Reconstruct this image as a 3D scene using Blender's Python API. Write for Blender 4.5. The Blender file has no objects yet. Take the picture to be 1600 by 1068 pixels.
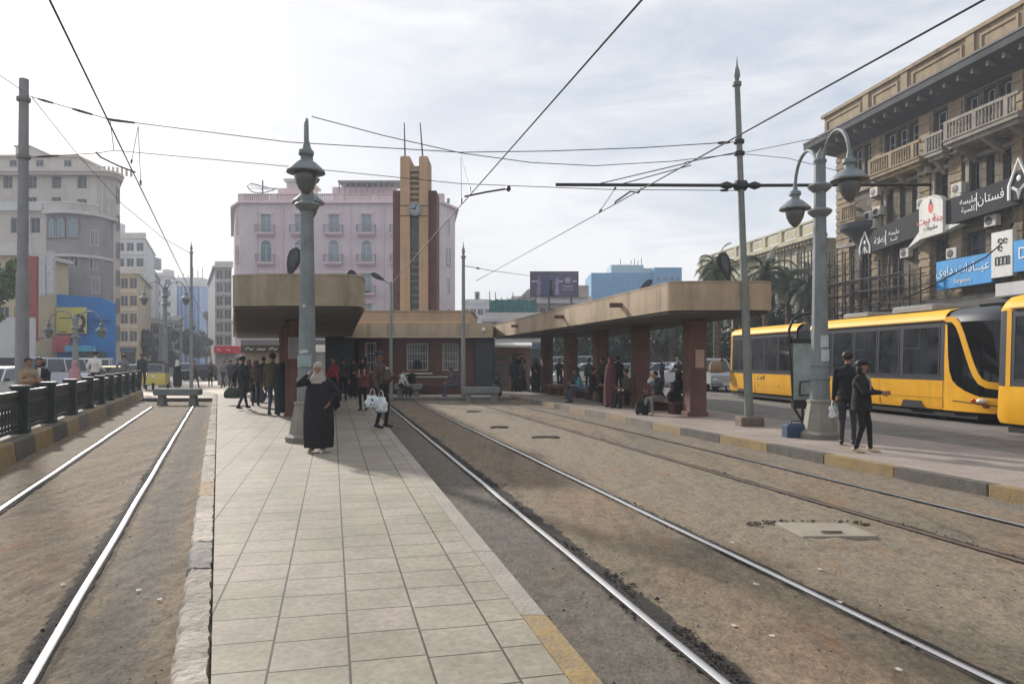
import bpy, bmesh, math, random
from mathutils import Vector, Matrix, Euler
import numpy as np

S = bpy.context.scene
COL = S.collection
R = math.radians
PI = math.pi
random.seed(7)

# ------------------------------------------------------------------ camera
HAZE_D = 0.0012
CAM_H = 1.7
FPX = 1156.0          # focal length in photo pixels (photo is 1600 wide)
HZ = 563.0            # horizon row in the photo
camd = bpy.data.cameras.new('camera')
cam = bpy.data.objects.new('camera', camd)
COL.objects.link(cam)
cam.location = (0, 0, CAM_H)
cam.rotation_euler = (R(90), 0, 0)
camd.sensor_width = 36.0
camd.lens = 36.0 * FPX / 1600.0
camd.shift_y = (HZ - 534.0) / 1600.0
camd.clip_start = 0.05
camd.clip_end = 2000
S.camera = cam

# ------------------------------------------------------------------ sky, sun, exposure
SUN_AZ = math.atan2(-0.56, 0.83)      # towards the sun, from +Y
SUN_EL = R(25)
w = bpy.data.worlds.new("World")
S.world = w
w.use_nodes = True
nt = w.node_tree
nt.nodes.clear()
def N(t, kind, **kw):
    n = t.nodes.new(kind)
    for k, v in kw.items():
        setattr(n, k, v)
    return n
out = N(nt, 'ShaderNodeOutputWorld')
sky = N(nt, 'ShaderNodeTexSky', sky_type='NISHITA')
sky.sun_disc = False
sky.sun_elevation = SUN_EL
sky.sun_rotation = SUN_AZ
sky.air_density = 1.0
sky.dust_density = 2.0
bg1 = N(nt, 'ShaderNodeBackground')
bg1.inputs['Strength'].default_value = 0.10
nt.links.new(sky.outputs[0], bg1.inputs['Color'])
# thin high cloud over most of the sky
tc = N(nt, 'ShaderNodeTexCoord')
mp = N(nt, 'ShaderNodeMapping')
mp.inputs['Scale'].default_value = (1.0, 1.0, 3.8)
mp.inputs['Rotation'].default_value = (0, 0.12, 0.3)
nt.links.new(tc.outputs['Generated'], mp.inputs['Vector'])
n1 = N(nt, 'ShaderNodeTexNoise')
n1.inputs['Scale'].default_value = 1.7
n1.inputs['Detail'].default_value = 7
n1.inputs['Roughness'].default_value = 0.55
n1.inputs['Distortion'].default_value = 0.35
nt.links.new(mp.outputs[0], n1.inputs['Vector'])
n2 = N(nt, 'ShaderNodeTexNoise')
n2.inputs['Scale'].default_value = 5.5
n2.inputs['Detail'].default_value = 9
n2.inputs['Roughness'].default_value = 0.6
n2.inputs['Distortion'].default_value = 0.5
nt.links.new(mp.outputs[0], n2.inputs['Vector'])
cmb = N(nt, 'ShaderNodeMix', data_type='FLOAT')
cmb.inputs[0].default_value = 0.42
nt.links.new(n1.outputs['Fac'], cmb.inputs[2])
nt.links.new(n2.outputs['Fac'], cmb.inputs[3])
cr = N(nt, 'ShaderNodeValToRGB')
cr.color_ramp.elements[0].position = 0.33
cr.color_ramp.elements[0].color = (0.62, 0.62, 0.62, 1)
cr.color_ramp.elements[1].position = 0.62
cr.color_ramp.elements[1].color = (1, 1, 1, 1)
nt.links.new(cmb.outputs[0], cr.inputs['Fac'])
cc = N(nt, 'ShaderNodeValToRGB')
cc.color_ramp.elements[0].position = 0.37
cc.color_ramp.elements[0].color = (0.60, 0.67, 0.77, 1)
cc.color_ramp.elements[1].position = 0.60
cc.color_ramp.elements[1].color = (0.90, 0.905, 0.92, 1)
nt.links.new(cmb.outputs[0], cc.inputs['Fac'])
bg2 = N(nt, 'ShaderNodeBackground')
bg2.inputs['Strength'].default_value = 1.0
nt.links.new(cc.outputs[0], bg2.inputs['Color'])
mx = N(nt, 'ShaderNodeMixShader')
nt.links.new(cr.outputs[0], mx.inputs[0])
nt.links.new(bg1.outputs[0], mx.inputs[1])
nt.links.new(bg2.outputs[0], mx.inputs[2])
nt.links.new(mx.outputs[0], out.inputs['Surface'])

sund = bpy.data.lights.new('sun', 'SUN')
sund.energy = 4.4
sund.angle = R(2.5)
sund.color = (1.0, 0.94, 0.87)
sun = bpy.data.objects.new('sun', sund)
COL.objects.link(sun)
ts = Vector((math.sin(SUN_AZ) * math.cos(SUN_EL), math.cos(SUN_AZ) * math.cos(SUN_EL), math.sin(SUN_EL)))
sun.rotation_euler = ts.to_track_quat('Z', 'Y').to_euler()
sun.location = ts * 60

S.view_settings.view_transform = 'Standard'
S.view_settings.look = 'None'
S.view_settings.exposure = 0.12
S.view_settings.gamma = 1.0
S.view_settings.use_curve_mapping = False
S.render.engine = 'CYCLES'
S.cycles.max_bounces = 6
S.cycles.volume_bounces = 0
S.cycles.use_denoising = True

def X(px, Y):
    return (px - 800.0) * Y / FPX
def Z(py, Y):
    return CAM_H + (HZ - py) * Y / FPX

# ------------------------------------------------------------------ materials
def lin(c):
    return tuple(((v / 255.0) / 12.92 if v / 255.0 <= 0.04045 else ((v / 255.0 + 0.055) / 1.055) ** 2.4) for v in c)
MATS = {}
def mat(name, rgb, rough=0.7, var=0.15, scale=4.0, bump=0.0, bscale=None, metal=0.0, rgb2=None, stain=0.0,
        spec=None, stretch=(1, 1, 1), rot=0.0, detail=6, coat=0.0, streak=0.0):
    """procedural paint/stone/dirt: two tones mixed by noise, optional blotchy stains, bump; rgb are albedo in sRGB 0-255"""
    if name in MATS:
        return MATS[name]
    m = bpy.data.materials.new(name)
    m.use_nodes = True
    t = m.node_tree
    b = t.nodes['Principled BSDF']
    a = lin(rgb)
    if rgb2 is None:
        c1 = tuple(max(0, v * (1 - var)) for v in a)
        c2 = tuple(min(1, v * (1 + var)) for v in a)
    else:
        c1, c2 = a, lin(rgb2)
    co = N(t, 'ShaderNodeTexCoord')
    mpn = N(t, 'ShaderNodeMapping')
    mpn.inputs['Scale'].default_value = stretch
    mpn.inputs['Rotation'].default_value = (0, 0, rot)
    t.links.new(co.outputs['Object'], mpn.inputs['Vector'])
    no = N(t, 'ShaderNodeTexNoise')
    no.inputs['Scale'].default_value = scale
    no.inputs['Detail'].default_value = detail
    no.inputs['Roughness'].default_value = 0.62
    t.links.new(mpn.outputs[0], no.inputs['Vector'])
    rp = N(t, 'ShaderNodeValToRGB')
    rp.color_ramp.elements[0].position = 0.32
    rp.color_ramp.elements[1].position = 0.68
    rp.color_ramp.elements[0].color = c1 + (1,)
    rp.color_ramp.elements[1].color = c2 + (1,)
    t.links.new(no.outputs['Fac'], rp.inputs['Fac'])
    col = rp.outputs[0]
    def mul(colsock, fac_sock, dark):
        mxn = N(t, 'ShaderNodeMix', data_type='RGBA', blend_type='MULTIPLY')
        t.links.new(fac_sock, mxn.inputs[0])
        t.links.new(colsock, mxn.inputs[6])
        mxn.inputs[7].default_value = dark
        return mxn.outputs[2]
    if stain > 0:
        n2 = N(t, 'ShaderNodeTexNoise')
        n2.inputs['Scale'].default_value = scale * 0.23
        n2.inputs['Detail'].default_value = 8
        n2.inputs['Roughness'].default_value = 0.7
        t.links.new(mpn.outputs[0], n2.inputs['Vector'])
        r2 = N(t, 'ShaderNodeValToRGB')
        r2.color_ramp.elements[0].position = 0.48
        r2.color_ramp.elements[1].position = 0.66
        t.links.new(n2.outputs['Fac'], r2.inputs['Fac'])
        col = mul(col, r2.outputs[0], (1 - stain, 1 - stain, 1 - stain * 1.05, 1))
    if streak > 0:                      # rain streaks that run down a wall
        m3 = N(t, 'ShaderNodeMapping')
        m3.inputs['Scale'].default_value = (1, 1, 0.07)
        t.links.new(co.outputs['Object'], m3.inputs['Vector'])
        n3 = N(t, 'ShaderNodeTexNoise')
        n3.inputs['Scale'].default_value = 2.6
        n3.inputs['Detail'].default_value = 5
        t.links.new(m3.outputs[0], n3.inputs['Vector'])
        r3 = N(t, 'ShaderNodeValToRGB')
        r3.color_ramp.elements[0].position = 0.5
        r3.color_ramp.elements[1].position = 0.72
        t.links.new(n3.outputs['Fac'], r3.inputs['Fac'])
        col = mul(col, r3.outputs[0], (1 - streak, 1 - streak, 1 - streak, 1))
    t.links.new(col, b.inputs['Base Color'])
    b.inputs['Roughness'].default_value = rough
    b.inputs['Metallic'].default_value = metal
    if spec is not None:
        b.inputs['Specular IOR Level'].default_value = spec
    if coat:
        b.inputs['Coat Weight'].default_value = coat
        b.inputs['Coat Roughness'].default_value = 0.12
    if bump > 0:
        nb = N(t, 'ShaderNodeTexNoise')
        nb.inputs['Scale'].default_value = bscale or scale * 4
        nb.inputs['Detail'].default_value = 5
        t.links.new(mpn.outputs[0], nb.inputs['Vector'])
        bp = N(t, 'ShaderNodeBump')
        bp.inputs['Strength'].default_value = bump
        bp.inputs['Distance'].default_value = 0.03
        t.links.new(nb.outputs['Fac'], bp.inputs['Height'])
        t.links.new(bp.outputs[0], b.inputs['Normal'])
    MATS[name] = m
    return m

def brick_mat(name, c1, c2, mortar, bw, bh, msize, rot=(0, 0, 0), offset=0.5, freq=2, rough=0.8, bump=0.3, stain=0.25, loc=(0, 0, 0), nscale=3.0, squash=1.0):
    m = bpy.data.materials.new(name)
    m.use_nodes = True
    t = m.node_tree
    b = t.nodes['Principled BSDF']
    co = N(t, 'ShaderNodeTexCoord')
    mpn = N(t, 'ShaderNodeMapping')
    mpn.inputs['Rotation'].default_value = rot
    mpn.inputs['Location'].default_value = loc
    t.links.new(co.outputs['Object'], mpn.inputs['Vector'])
    br = N(t, 'ShaderNodeTexBrick')
    br.offset = offset
    br.offset_frequency = freq
    br.inputs['Color1'].default_value = lin(c1) + (1,)
    br.inputs['Color2'].default_value = lin(c2) + (1,)
    br.inputs['Mortar'].default_value = lin(mortar) + (1,)
    br.inputs['Scale'].default_value = 1.0
    br.inputs['Mortar Size'].default_value = msize
    br.inputs['Mortar Smooth'].default_value = 0.25
    br.inputs['Bias'].default_value = 0.0
    br.inputs['Brick Width'].default_value = bw
    br.inputs['Row Height'].default_value = bh
    t.links.new(mpn.outputs[0], br.inputs['Vector'])
    no = N(t, 'ShaderNodeTexNoise')
    no.inputs['Scale'].default_value = nscale
    no.inputs['Detail'].default_value = 9
    no.inputs['Roughness'].default_value = 0.72
    t.links.new(co.outputs['Object'], no.inputs['Vector'])
    rp = N(t, 'ShaderNodeValToRGB')
    rp.color_ramp.elements[0].position = 0.36
    rp.color_ramp.elements[1].position = 0.62
    rp.color_ramp.elements[0].color = (1 - stain, 1 - stain, 1 - stain * 1.1, 1)
    rp.color_ramp.elements[1].color = (1.0, 1.0, 1.0, 1)
    t.links.new(no.outputs['Fac'], rp.inputs['Fac'])
    n2 = N(t, 'ShaderNodeTexNoise')
    n2.inputs['Scale'].default_value = nscale * 22
    n2.inputs['Detail'].default_value = 4
    t.links.new(co.outputs['Object'], n2.inputs['Vector'])
    r2 = N(t, 'ShaderNodeValToRGB')
    r2.color_ramp.elements[0].color = (0.80, 0.80, 0.80, 1)
    r2.color_ramp.elements[1].color = (1.12, 1.12, 1.12, 1)
    r2.color_ramp.elements[0].position = 0.3
    r2.color_ramp.elements[1].position = 0.7
    t.links.new(n2.outputs['Fac'], r2.inputs['Fac'])
    prev = br.outputs['Color']
    for s in (rp.outputs[0], r2.outputs[0]):
        mxn = N(t, 'ShaderNodeMix', data_type='RGBA', blend_type='MULTIPLY')
        mxn.inputs[0].default_value = 1.0
        t.links.new(prev, mxn.inputs[6])
        t.links.new(s, mxn.inputs[7])
        prev = mxn.outputs[2]
    t.links.new(prev, b.inputs['Base Color'])
    b.inputs['Roughness'].default_value = rough
    bp = N(t, 'ShaderNodeBump')
    bp.inputs['Strength'].default_value = bump
    bp.inputs['Distance'].default_value = 0.01
    bp.invert = True
    t.links.new(br.outputs['Fac'], bp.inputs['Height'])
    bp2 = N(t, 'ShaderNodeBump')
    bp2.inputs['Strength'].default_value = 0.25
    bp2.inputs['Distance'].default_value = 0.01
    t.links.new(n2.outputs['Fac'], bp2.inputs['Height'])
    t.links.new(bp.outputs[0], bp2.inputs['Normal'])
    t.links.new(bp2.outputs[0], b.inputs['Normal'])
    MATS[name] = m
    return m

def glass_mat(name, rgb, rough=0.08, var=0.5, scale=1.2):
    m = mat(name, rgb, rough=rough, var=var, scale=scale, spec=0.6)
    return m

# ------------------------------------------------------------------ mesh builder
class MB:
    def __init__(s):
        s.v = []; s.f = []; s.m = []; s.M = Matrix.Identity(4)
    def add(s, vs, fs, mi=0):
        o = len(s.v)
        ident = s.M == Matrix.Identity(4)
        for p in vs:
            s.v.append(tuple(p) if ident else tuple(s.M @ Vector(p)))
        for f in fs:
            s.f.append(tuple(i + o for i in f)); s.m.append(mi)
        return s
    def quad(s, a, b, c, d, mi=0):
        return s.add([a, b, c, d], [(0, 1, 2, 3)], mi)
    def box(s, x0, y0, z0, x1, y1, z1, mi=0):
        if x0 > x1: x0, x1 = x1, x0
        if y0 > y1: y0, y1 = y1, y0
        if z0 > z1: z0, z1 = z1, z0
        vs = [(x0, y0, z0), (x1, y0, z0), (x1, y1, z0), (x0, y1, z0), (x0, y0, z1), (x1, y0, z1), (x1, y1, z1), (x0, y1, z1)]
        return s.add(vs, [(0, 3, 2, 1), (4, 5, 6, 7), (0, 1, 5, 4), (1, 2, 6, 5), (2, 3, 7, 6), (3, 0, 4, 7)], mi)
    def rbox(s, x0, y0, z0, x1, y1, z1, r, mi=0):
        """box with chamfered vertical and top edges"""
        return s.loftz([(x0, y0, x1, y1, z0, r), (x0, y0, x1, y1, z1 - r, r), (x0 + r, y0 + r, x1 - r, y1 - r, z1, r * 0.6)], mi)
    def loftz(s, secs, mi=0):
        rings = []
        for (x0, y0, x1, y1, z, r) in secs:
            rings.append([(x0 + r, y0, z), (x1 - r, y0, z), (x1, y0 + r, z), (x1, y1 - r, z), (x1 - r, y1, z), (x0 + r, y1, z), (x0, y1 - r, z), (x0, y0 + r, z)])
        return s.loft(rings, mi=mi)
    def loft(s, rings, closed=True, cap=True, mi=0):
        n = len(rings[0]); vs = [p for r in rings for p in r]; fs = []
        for i in range(len(rings) - 1):
            for j in range(n if closed else n - 1):
                k = (j + 1) % n
                fs.append((i * n + j, i * n + k, (i + 1) * n + k, (i + 1) * n + j))
        if cap:
            fs.append(tuple(reversed(range(n)))); b = (len(rings) - 1) * n
            fs.append(tuple(range(b, b + n)))
        return s.add(vs, fs, mi)
    def lathe(s, prof, n=16, c=(0, 0, 0), mi=0, sx=1, sy=1, rot=0.0, cap=True):
        rings = [[(c[0] + sx * r * math.cos(rot + 2 * PI * k / n), c[1] + sy * r * math.sin(rot + 2 * PI * k / n), c[2] + z) for k in range(n)] for (r, z) in prof]
        return s.loft(rings, mi=mi, cap=cap)
    def tube(s, pts, r, n=8, mi=0, cap=True):
        pts = [Vector(p) for p in pts]
        rs = r if isinstance(r, (list, tuple)) else [r] * len(pts)
        rings = []; prev = None
        for i, p in enumerate(pts):
            if i == 0: d = pts[1] - p
            elif i == len(pts) - 1: d = p - pts[i - 1]
            else: d = (pts[i + 1] - p).normalized() + (p - pts[i - 1]).normalized()
            if d.length < 1e-9: d = Vector((0, 0, 1))
            d.normalize()
            if prev is None:
                up = Vector((0, 0, 1)) if abs(d.z) < 0.9 else Vector((1, 0, 0))
                a = d.cross(up).normalized()
            else:
                a = (prev - d * prev.dot(d))
                a = a.normalized() if a.length > 1e-6 else d.orthogonal().normalized()
            prev = a; b = d.cross(a)
            rings.append([tuple(p + (a * math.cos(2 * PI * k / n) + b * math.sin(2 * PI * k / n)) * rs[i]) for k in range(n)])
        return s.loft(rings, mi=mi, cap=cap)
    def prism(s, poly, z0, z1, mi=0, mtop=None):
        n = len(poly)
        ar = sum(poly[i][0] * poly[(i + 1) % n][1] - poly[(i + 1) % n][0] * poly[i][1] for i in range(n))
        if ar < 0: poly = list(reversed(poly))
        vs = [(p[0], p[1], z0) for p in poly] + [(p[0], p[1], z1) for p in poly]
        s.add(vs, [(i, (i + 1) % n, n + (i + 1) % n, n + i) for i in range(n)] + [tuple(reversed(range(n)))], mi)
        s.add([(p[0], p[1], z1) for p in poly], [tuple(range(n))], mi if mtop is None else mtop)
        return s
    def ell(s, c, r, nu=14, nv=9, mi=0, rot=None):
        vs = []; fs = []
        rm = rot.to_matrix() if rot is not None else None
        for j in range(nv + 1):
            th = PI * j / nv
            for i in range(nu):
                ph = 2 * PI * i / nu
                p = Vector((r[0] * math.sin(th) * math.cos(ph), r[1] * math.sin(th) * math.sin(ph), -r[2] * math.cos(th)))
                if rm: p = rm @ p
                vs.append((c[0] + p.x, c[1] + p.y, c[2] + p.z))
        for j in range(nv):
            for i in range(nu):
                k = (i + 1) % nu
                fs.append((j * nu + i, j * nu + k, (j + 1) * nu + k, (j + 1) * nu + i))
        return s.add(vs, fs, mi)
    def mesh(s, name, mats, angle=35):
        me = bpy.data.meshes.new(name)
        me.from_pydata(s.v, [], s.f)
        for m in (mats if isinstance(mats, (list, tuple)) else [mats]):
            me.materials.append(m)
        if any(s.m):
            me.polygons.foreach_set('material_index', s.m)
        if angle:
            me.polygons.foreach_set('use_smooth', [True] * len(s.f))
            me.set_sharp_from_angle(angle=R(angle))
        me.update()
        return me
    def build(s, name, mats, parent=None, angle=35, bevel=0.0):
        return link(name, s.mesh(name, mats, angle), parent, bevel)

def link(name, me, parent=None, bevel=0.0, loc=None, rotz=None):
    o = bpy.data.objects.new(name, me)
    COL.objects.link(o)
    if parent is not None: o.parent = parent
    if loc is not None: o.location = loc
    if rotz is not None: o.rotation_euler = (0, 0, rotz)
    if bevel:
        bv = o.modifiers.new('bevel', 'BEVEL'); bv.width = bevel; bv.segments = 2; bv.limit_method = 'ANGLE'
    return o
def tag(o, label, cat, group=None):
    o['label'] = label; o['category'] = cat
    if group: o['group'] = group
    return o
def kind(o, k='structure'):
    o['kind'] = k; return o
def thing(name, label, cat, loc=(0, 0, 0), rotz=0.0, group=None):
    o = bpy.data.objects.new(name, None)
    COL.objects.link(o)
    o.empty_display_size = 0.3
    o.location = loc; o.rotation_euler = (0, 0, rotz)
    return tag(o, label, cat, group)
def dup(root, loc, rotz, label=None, group=None, name=None, scale=None):
    r = root.copy(); COL.objects.link(r)
    r.location = loc; r.rotation_euler = (0, 0, rotz)
    if scale: r.scale = (scale,) * 3
    if label: r['label'] = label
    if group: r['group'] = group
    for ch in list(root.children):
        c = ch.copy(); COL.objects.link(c); c.parent = r
        for g in ch.children:
            d = g.copy(); COL.objects.link(d); d.parent = c
    return r

def text_mesh(body, size=1.0, depth=0.01, align='CENTER', space=1.0):
    cu = bpy.data.curves.new('lettering', 'FONT')
    cu.body = body; cu.size = size; cu.extrude = depth; cu.align_x = align; cu.align_y = 'CENTER'; cu.space_character = space
    cu.resolution_u = 3
    o = bpy.data.objects.new('lettering', cu); COL.objects.link(o)
    bpy.context.view_layer.update()
    me = bpy.data.meshes.new_from_object(o.evaluated_get(bpy.context.evaluated_depsgraph_get()))
    bpy.data.objects.remove(o)
    return me
def lettering(body, parent, m, loc, size, rot=(R(90), 0, 0), name='lettering', depth=0.006, sx=1.0):
    me = text_mesh(body, size, depth)
    me.materials.clear(); me.materials.append(m)
    o = link(name, me, parent, loc=loc)
    o.rotation_euler = rot
    o.scale = (sx, 1, 1)
    return o
def wob(i, k=0):
    return (math.sin(i * 12.9898 + k * 78.233) * 43758.5453) % 1.0
# ================================================================== GROUND
M_ASPH = mat('asphalt', (118, 114, 110), rough=0.9, var=0.22, scale=3.5, stain=0.3, bump=0.5, bscale=40)
M_ASPH_D = mat('dark_asphalt', (98, 94, 89), rough=0.92, scale=2.4, rgb2=(122, 113, 104), stain=0.35, bump=0.9, bscale=30)
def dirt(name, rot, bands):
    """mud and grit worn into long streaks along the rails"""
    m = bpy.data.materials.new(name); m.use_nodes = True
    t = m.node_tree; b = t.nodes['Principled BSDF']
    co = N(t, 'ShaderNodeTexCoord')
    def noise(scale, stretch, det, rough=0.65):
        mp_ = N(t, 'ShaderNodeMapping'); mp_.inputs['Rotation'].default_value = (0, 0, rot); mp_.inputs['Scale'].default_value = stretch
        t.links.new(co.outputs['Object'], mp_.inputs['Vector'])
        n_ = N(t, 'ShaderNodeTexNoise'); n_.inputs['Scale'].default_value = scale; n_.inputs['Detail'].default_value = det; n_.inputs['Roughness'].default_value = rough
        t.links.new(mp_.outputs[0], n_.inputs['Vector']); return n_.outputs['Fac']
    def ramp(f, stops):
        r_ = N(t, 'ShaderNodeValToRGB')
        while len(r_.color_ramp.elements) < len(stops): r_.color_ramp.elements.new(0.5)
        for e, (p, c) in zip(r_.color_ramp.elements, stops):
            e.position = p; e.color = (lin(c) if max(c) > 1.5 else c) + (1,)
        t.links.new(f, r_.inputs['Fac']); return r_.outputs[0]
    def mix(a, bb, f, mode='MIX', fac=1.0):
        x = N(t, 'ShaderNodeMix', data_type='RGBA', blend_type=mode)
        if f is None: x.inputs[0].default_value = fac
        else: t.links.new(f, x.inputs[0])
        t.links.new(a, x.inputs[6]); t.links.new(bb, x.inputs[7]); return x.outputs[2]
    big = noise(0.55, (1, 0.5, 1), 6)
    c = ramp(big, [(0.34, (113, 106, 91)), (0.46, (129, 115, 95)), (0.56, (133, 116, 96)), (0.68, (119, 111, 96))])
    st = noise(3.2, (1.0, 0.09, 1), 7, 0.7)          # streaks
    c = mix(c, ramp(st, [(0.34, (0.66, 0.65, 0.64)), (0.5, (1.0, 1.0, 1.0)), (0.68, (1.12, 1.10, 1.08))]), None, 'MULTIPLY')
    pt = noise(1.5, (1, 0.45, 1), 9, 0.72)           # dark damp clods
    c = mix(c, ramp(pt, [(0.30, (0.52, 0.50, 0.47)), (0.43, (1.0, 1.0, 1.0)), (1.0, (1.0, 1.0, 1.0))]), None, 'MULTIPLY')
    sep = N(t, 'ShaderNodeSeparateXYZ'); t.links.new(co.outputs['Object'], sep.inputs[0])
    def math_(op, a_, b_=None):
        n_ = N(t, 'ShaderNodeMath', operation=op)
        for i_, v_ in enumerate((a_, b_)):
            if v_ is None: continue
            if isinstance(v_, (int, float)): n_.inputs[i_].default_value = v_
            else: t.links.new(v_, n_.inputs[i_])
        return n_.outputs[0]
    nz = {}
    for (a, c0, wd, soft, colr, strength, amp, nsc) in bands:    # asphalt, mud and grime lying along the rails
        if nsc not in nz: nz[nsc] = noise(nsc, (1, .5, 1), 6, .7)
        u = math_('SUBTRACT', sep.outputs[0], math_('MULTIPLY', sep.outputs[1], a))
        u = math_('ADD', math_('SUBTRACT', u, c0), math_('MULTIPLY', math_('SUBTRACT', nz[nsc], .5), amp * 2))
        mr = N(t, 'ShaderNodeMapRange'); mr.inputs[1].default_value = wd; mr.inputs[2].default_value = wd + soft; mr.inputs[3].default_value = strength; mr.inputs[4].default_value = 0.0
        t.links.new(math_('ABSOLUTE', u), mr.inputs[0])
        x = N(t, 'ShaderNodeMix', data_type='RGBA'); t.links.new(mr.outputs[0], x.inputs[0]); t.links.new(c, x.inputs[6]); x.inputs[7].default_value = lin(colr) + (1,); c = x.outputs[2]
    gr = noise(34, (1, 0.6, 1), 5)
    c = mix(c, ramp(gr, [(0.32, (0.62, 0.62, 0.62)), (0.68, (1.2, 1.19, 1.17))]), None, 'MULTIPLY')
    md = noise(9, (1, .6, 1), 8, .75)
    c = mix(c, ramp(md, [(0.33, (0.64, 0.63, 0.61)), (0.5, (1.0, 1.0, 1.0)), (0.66, (1.2, 1.18, 1.15))]), None, 'MULTIPLY')
    rd = noise(1.9, (1, .3, 1), 7, .7)
    c = mix(c, ramp(rd, [(0.56, (1.0, 1.0, 1.0)), (0.66, (1.08, .86, .72))]), None, 'MULTIPLY')
    fi = noise(120, (1, 0.8, 1), 3)
    c = mix(c, ramp(fi, [(0.35, (0.74, 0.74, 0.74)), (0.65, (1.18, 1.18, 1.18))]), None, 'MULTIPLY')
    vo = N(t, 'ShaderNodeTexVoronoi'); vo.inputs['Scale'].default_value = 26; t.links.new(co.outputs['Object'], vo.inputs['Vector'])
    c = mix(c, ramp(vo.outputs['Distance'], [(0.0, (1.9, 1.85, 1.75)), (0.07, (1.5, 1.46, 1.4)), (0.12, (1.0, 1.0, 1.0))]), ramp(noise(6, (1, .4, 1), 4), [(0.5, (0, 0, 0)), (0.62, (1, 1, 1))]), 'MULTIPLY')
    t.links.new(c, b.inputs['Base Color']); b.inputs['Roughness'].default_value = 0.95
    bp = N(t, 'ShaderNodeBump'); bp.inputs['Strength'].default_value = 0.9; bp.inputs['Distance'].default_value = 0.03
    bp2 = N(t, 'ShaderNodeBump'); bp2.inputs['Strength'].default_value = 0.7; bp2.inputs['Distance'].default_value = 0.012
    t.links.new(pt, bp.inputs['Height']); t.links.new(gr, bp2.inputs['Height']); t.links.new(bp.outputs[0], bp2.inputs['Normal'])
    t.links.new(bp2.outputs[0], b.inputs['Normal'])
    MATS[name] = m
    return m
AL, AR = -0.394, -0.2427              # dX/dY of the left track and of the near right track
GRIME, TAR = (36, 33, 30), (99, 95, 88)
M_DIRT_L = dirt('packed_dirt', -math.atan(-AL), [(AL, -.62, .12, .16, TAR, .7, .3, 2.2), (AL, -2.9, .1, .4, (128, 116, 102), .5, .3, 2.2), (AL, -1.10, .02, .04, GRIME, .9, .13, 8), (AL, -.94, .0, .04, GRIME, .7, .08, 8), (AL, -2.44, .01, .03, GRIME, .8, .08, 8), (AL, -2.59, .01, .03, GRIME, .6, .07, 8)])
M_DIRT_R = dirt('trodden_dirt', -math.atan(-AR), [(-.2427, 1.66, .34, .10, TAR, .8, .2, 3), (-.2459, 4.75, .7, .6, (136, 125, 108), .6, .8, 1.1), (-.245, 2.85, .1, .4, (132, 108, 86), .4, .5, 2.2),
    (-.2409, 2.056 + .12, .05, .035, GRIME, .97, .16, 8), (-.2409, 2.0, .0, .04, GRIME, .6, .08, 8), (-.2483, 3.59, .022, .03, GRIME, .95, .1, 8), (-.2483, 3.47, .0, .03, GRIME, .6, .07, 8), (-.25, 5.91, .05, .03, GRIME, .97, .1, 8), (-.243, 7.09, .025, .03, GRIME, .9, .08, 8), (-.26, 8.0, .1, .3, (122, 114, 104), .6, .3, 3)])
M_GRIME = mat('black_grime', (42, 38, 35), rough=0.95, var=0.5, scale=14, bump=1.0, bscale=45)
M_STEEL = mat('worn_steel', (214, 212, 210), rough=0.34, var=0.12, scale=9, metal=1.0, stretch=(1, 0.05, 1))
M_RUST = mat('rusty_steel', (96, 78, 66), rough=0.8, var=0.3, scale=12)
M_CONC = mat('concrete', (158, 151, 142), rough=0.85, var=0.14, scale=3, stain=0.25, bump=0.3, bscale=35)
M_CONC_D = mat('old_concrete', (120, 116, 110), rough=0.88, var=0.2, scale=4, stain=0.35, bump=0.4, bscale=30)
M_PLAZA = mat('pale_plaza', (196, 182, 166), rough=0.85, var=0.1, scale=1.2, stain=0.12)

g = MB(); g.quad((-235, -16, -0.06), (235, -16, -0.06), (235, 405, -0.06), (-235, 405, -0.06))
kind(g.build('ground', mat('street_asphalt', (112, 109, 106), rough=0.9, var=0.16, scale=0.6, stain=0.25, bump=0.3, bscale=20)))

def line(a, b):
    return lambda Y: a * Y + b
L1 = line(AL, -2.515); L2 = line(AL, -1.01)
R1 = line(-0.2409, 2.056); R2 = line(-0.2483, 3.524); R3 = line(-0.250, 5.885); R4 = line(-0.243, 7.12)
KL = line(-0.397, -3.37)                       # left kerb foot
PLo = line(-0.397, -0.246); PLi = line(-0.397, -0.035)      # platform: outer stone edge, inner edge of the stones
PRo = line(AR, 1.297); PRi = line(AR, 1.148)
def KR(Y):                                     # right kerb (top front edge)
    return -0.273 * Y + 8.48 if Y < 17 else -0.246 * Y + 8.02
PH = 0.15
def sheet(name, lf, rf, y0, y1, z, m, n=2, rag=0.0, seed=0, k='structure'):
    b = MB(); ys = [y0 + (y1 - y0) * i / (n - 1) for i in range(n)]
    vs = []
    for i, y in enumerate(ys):
        vs.append((lf(y) + rag * (wob(i, seed) - .5), y, z)); vs.append((rf(y) + rag * (wob(i, seed + 5) - .5), y, z))
    b.add(vs, [(2 * i, 2 * i + 1, 2 * i + 3, 2 * i + 2) for i in range(n - 1)])
    return kind(b.build(name, m, angle=0), k)
from mathutils import noise as mnoise
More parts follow.
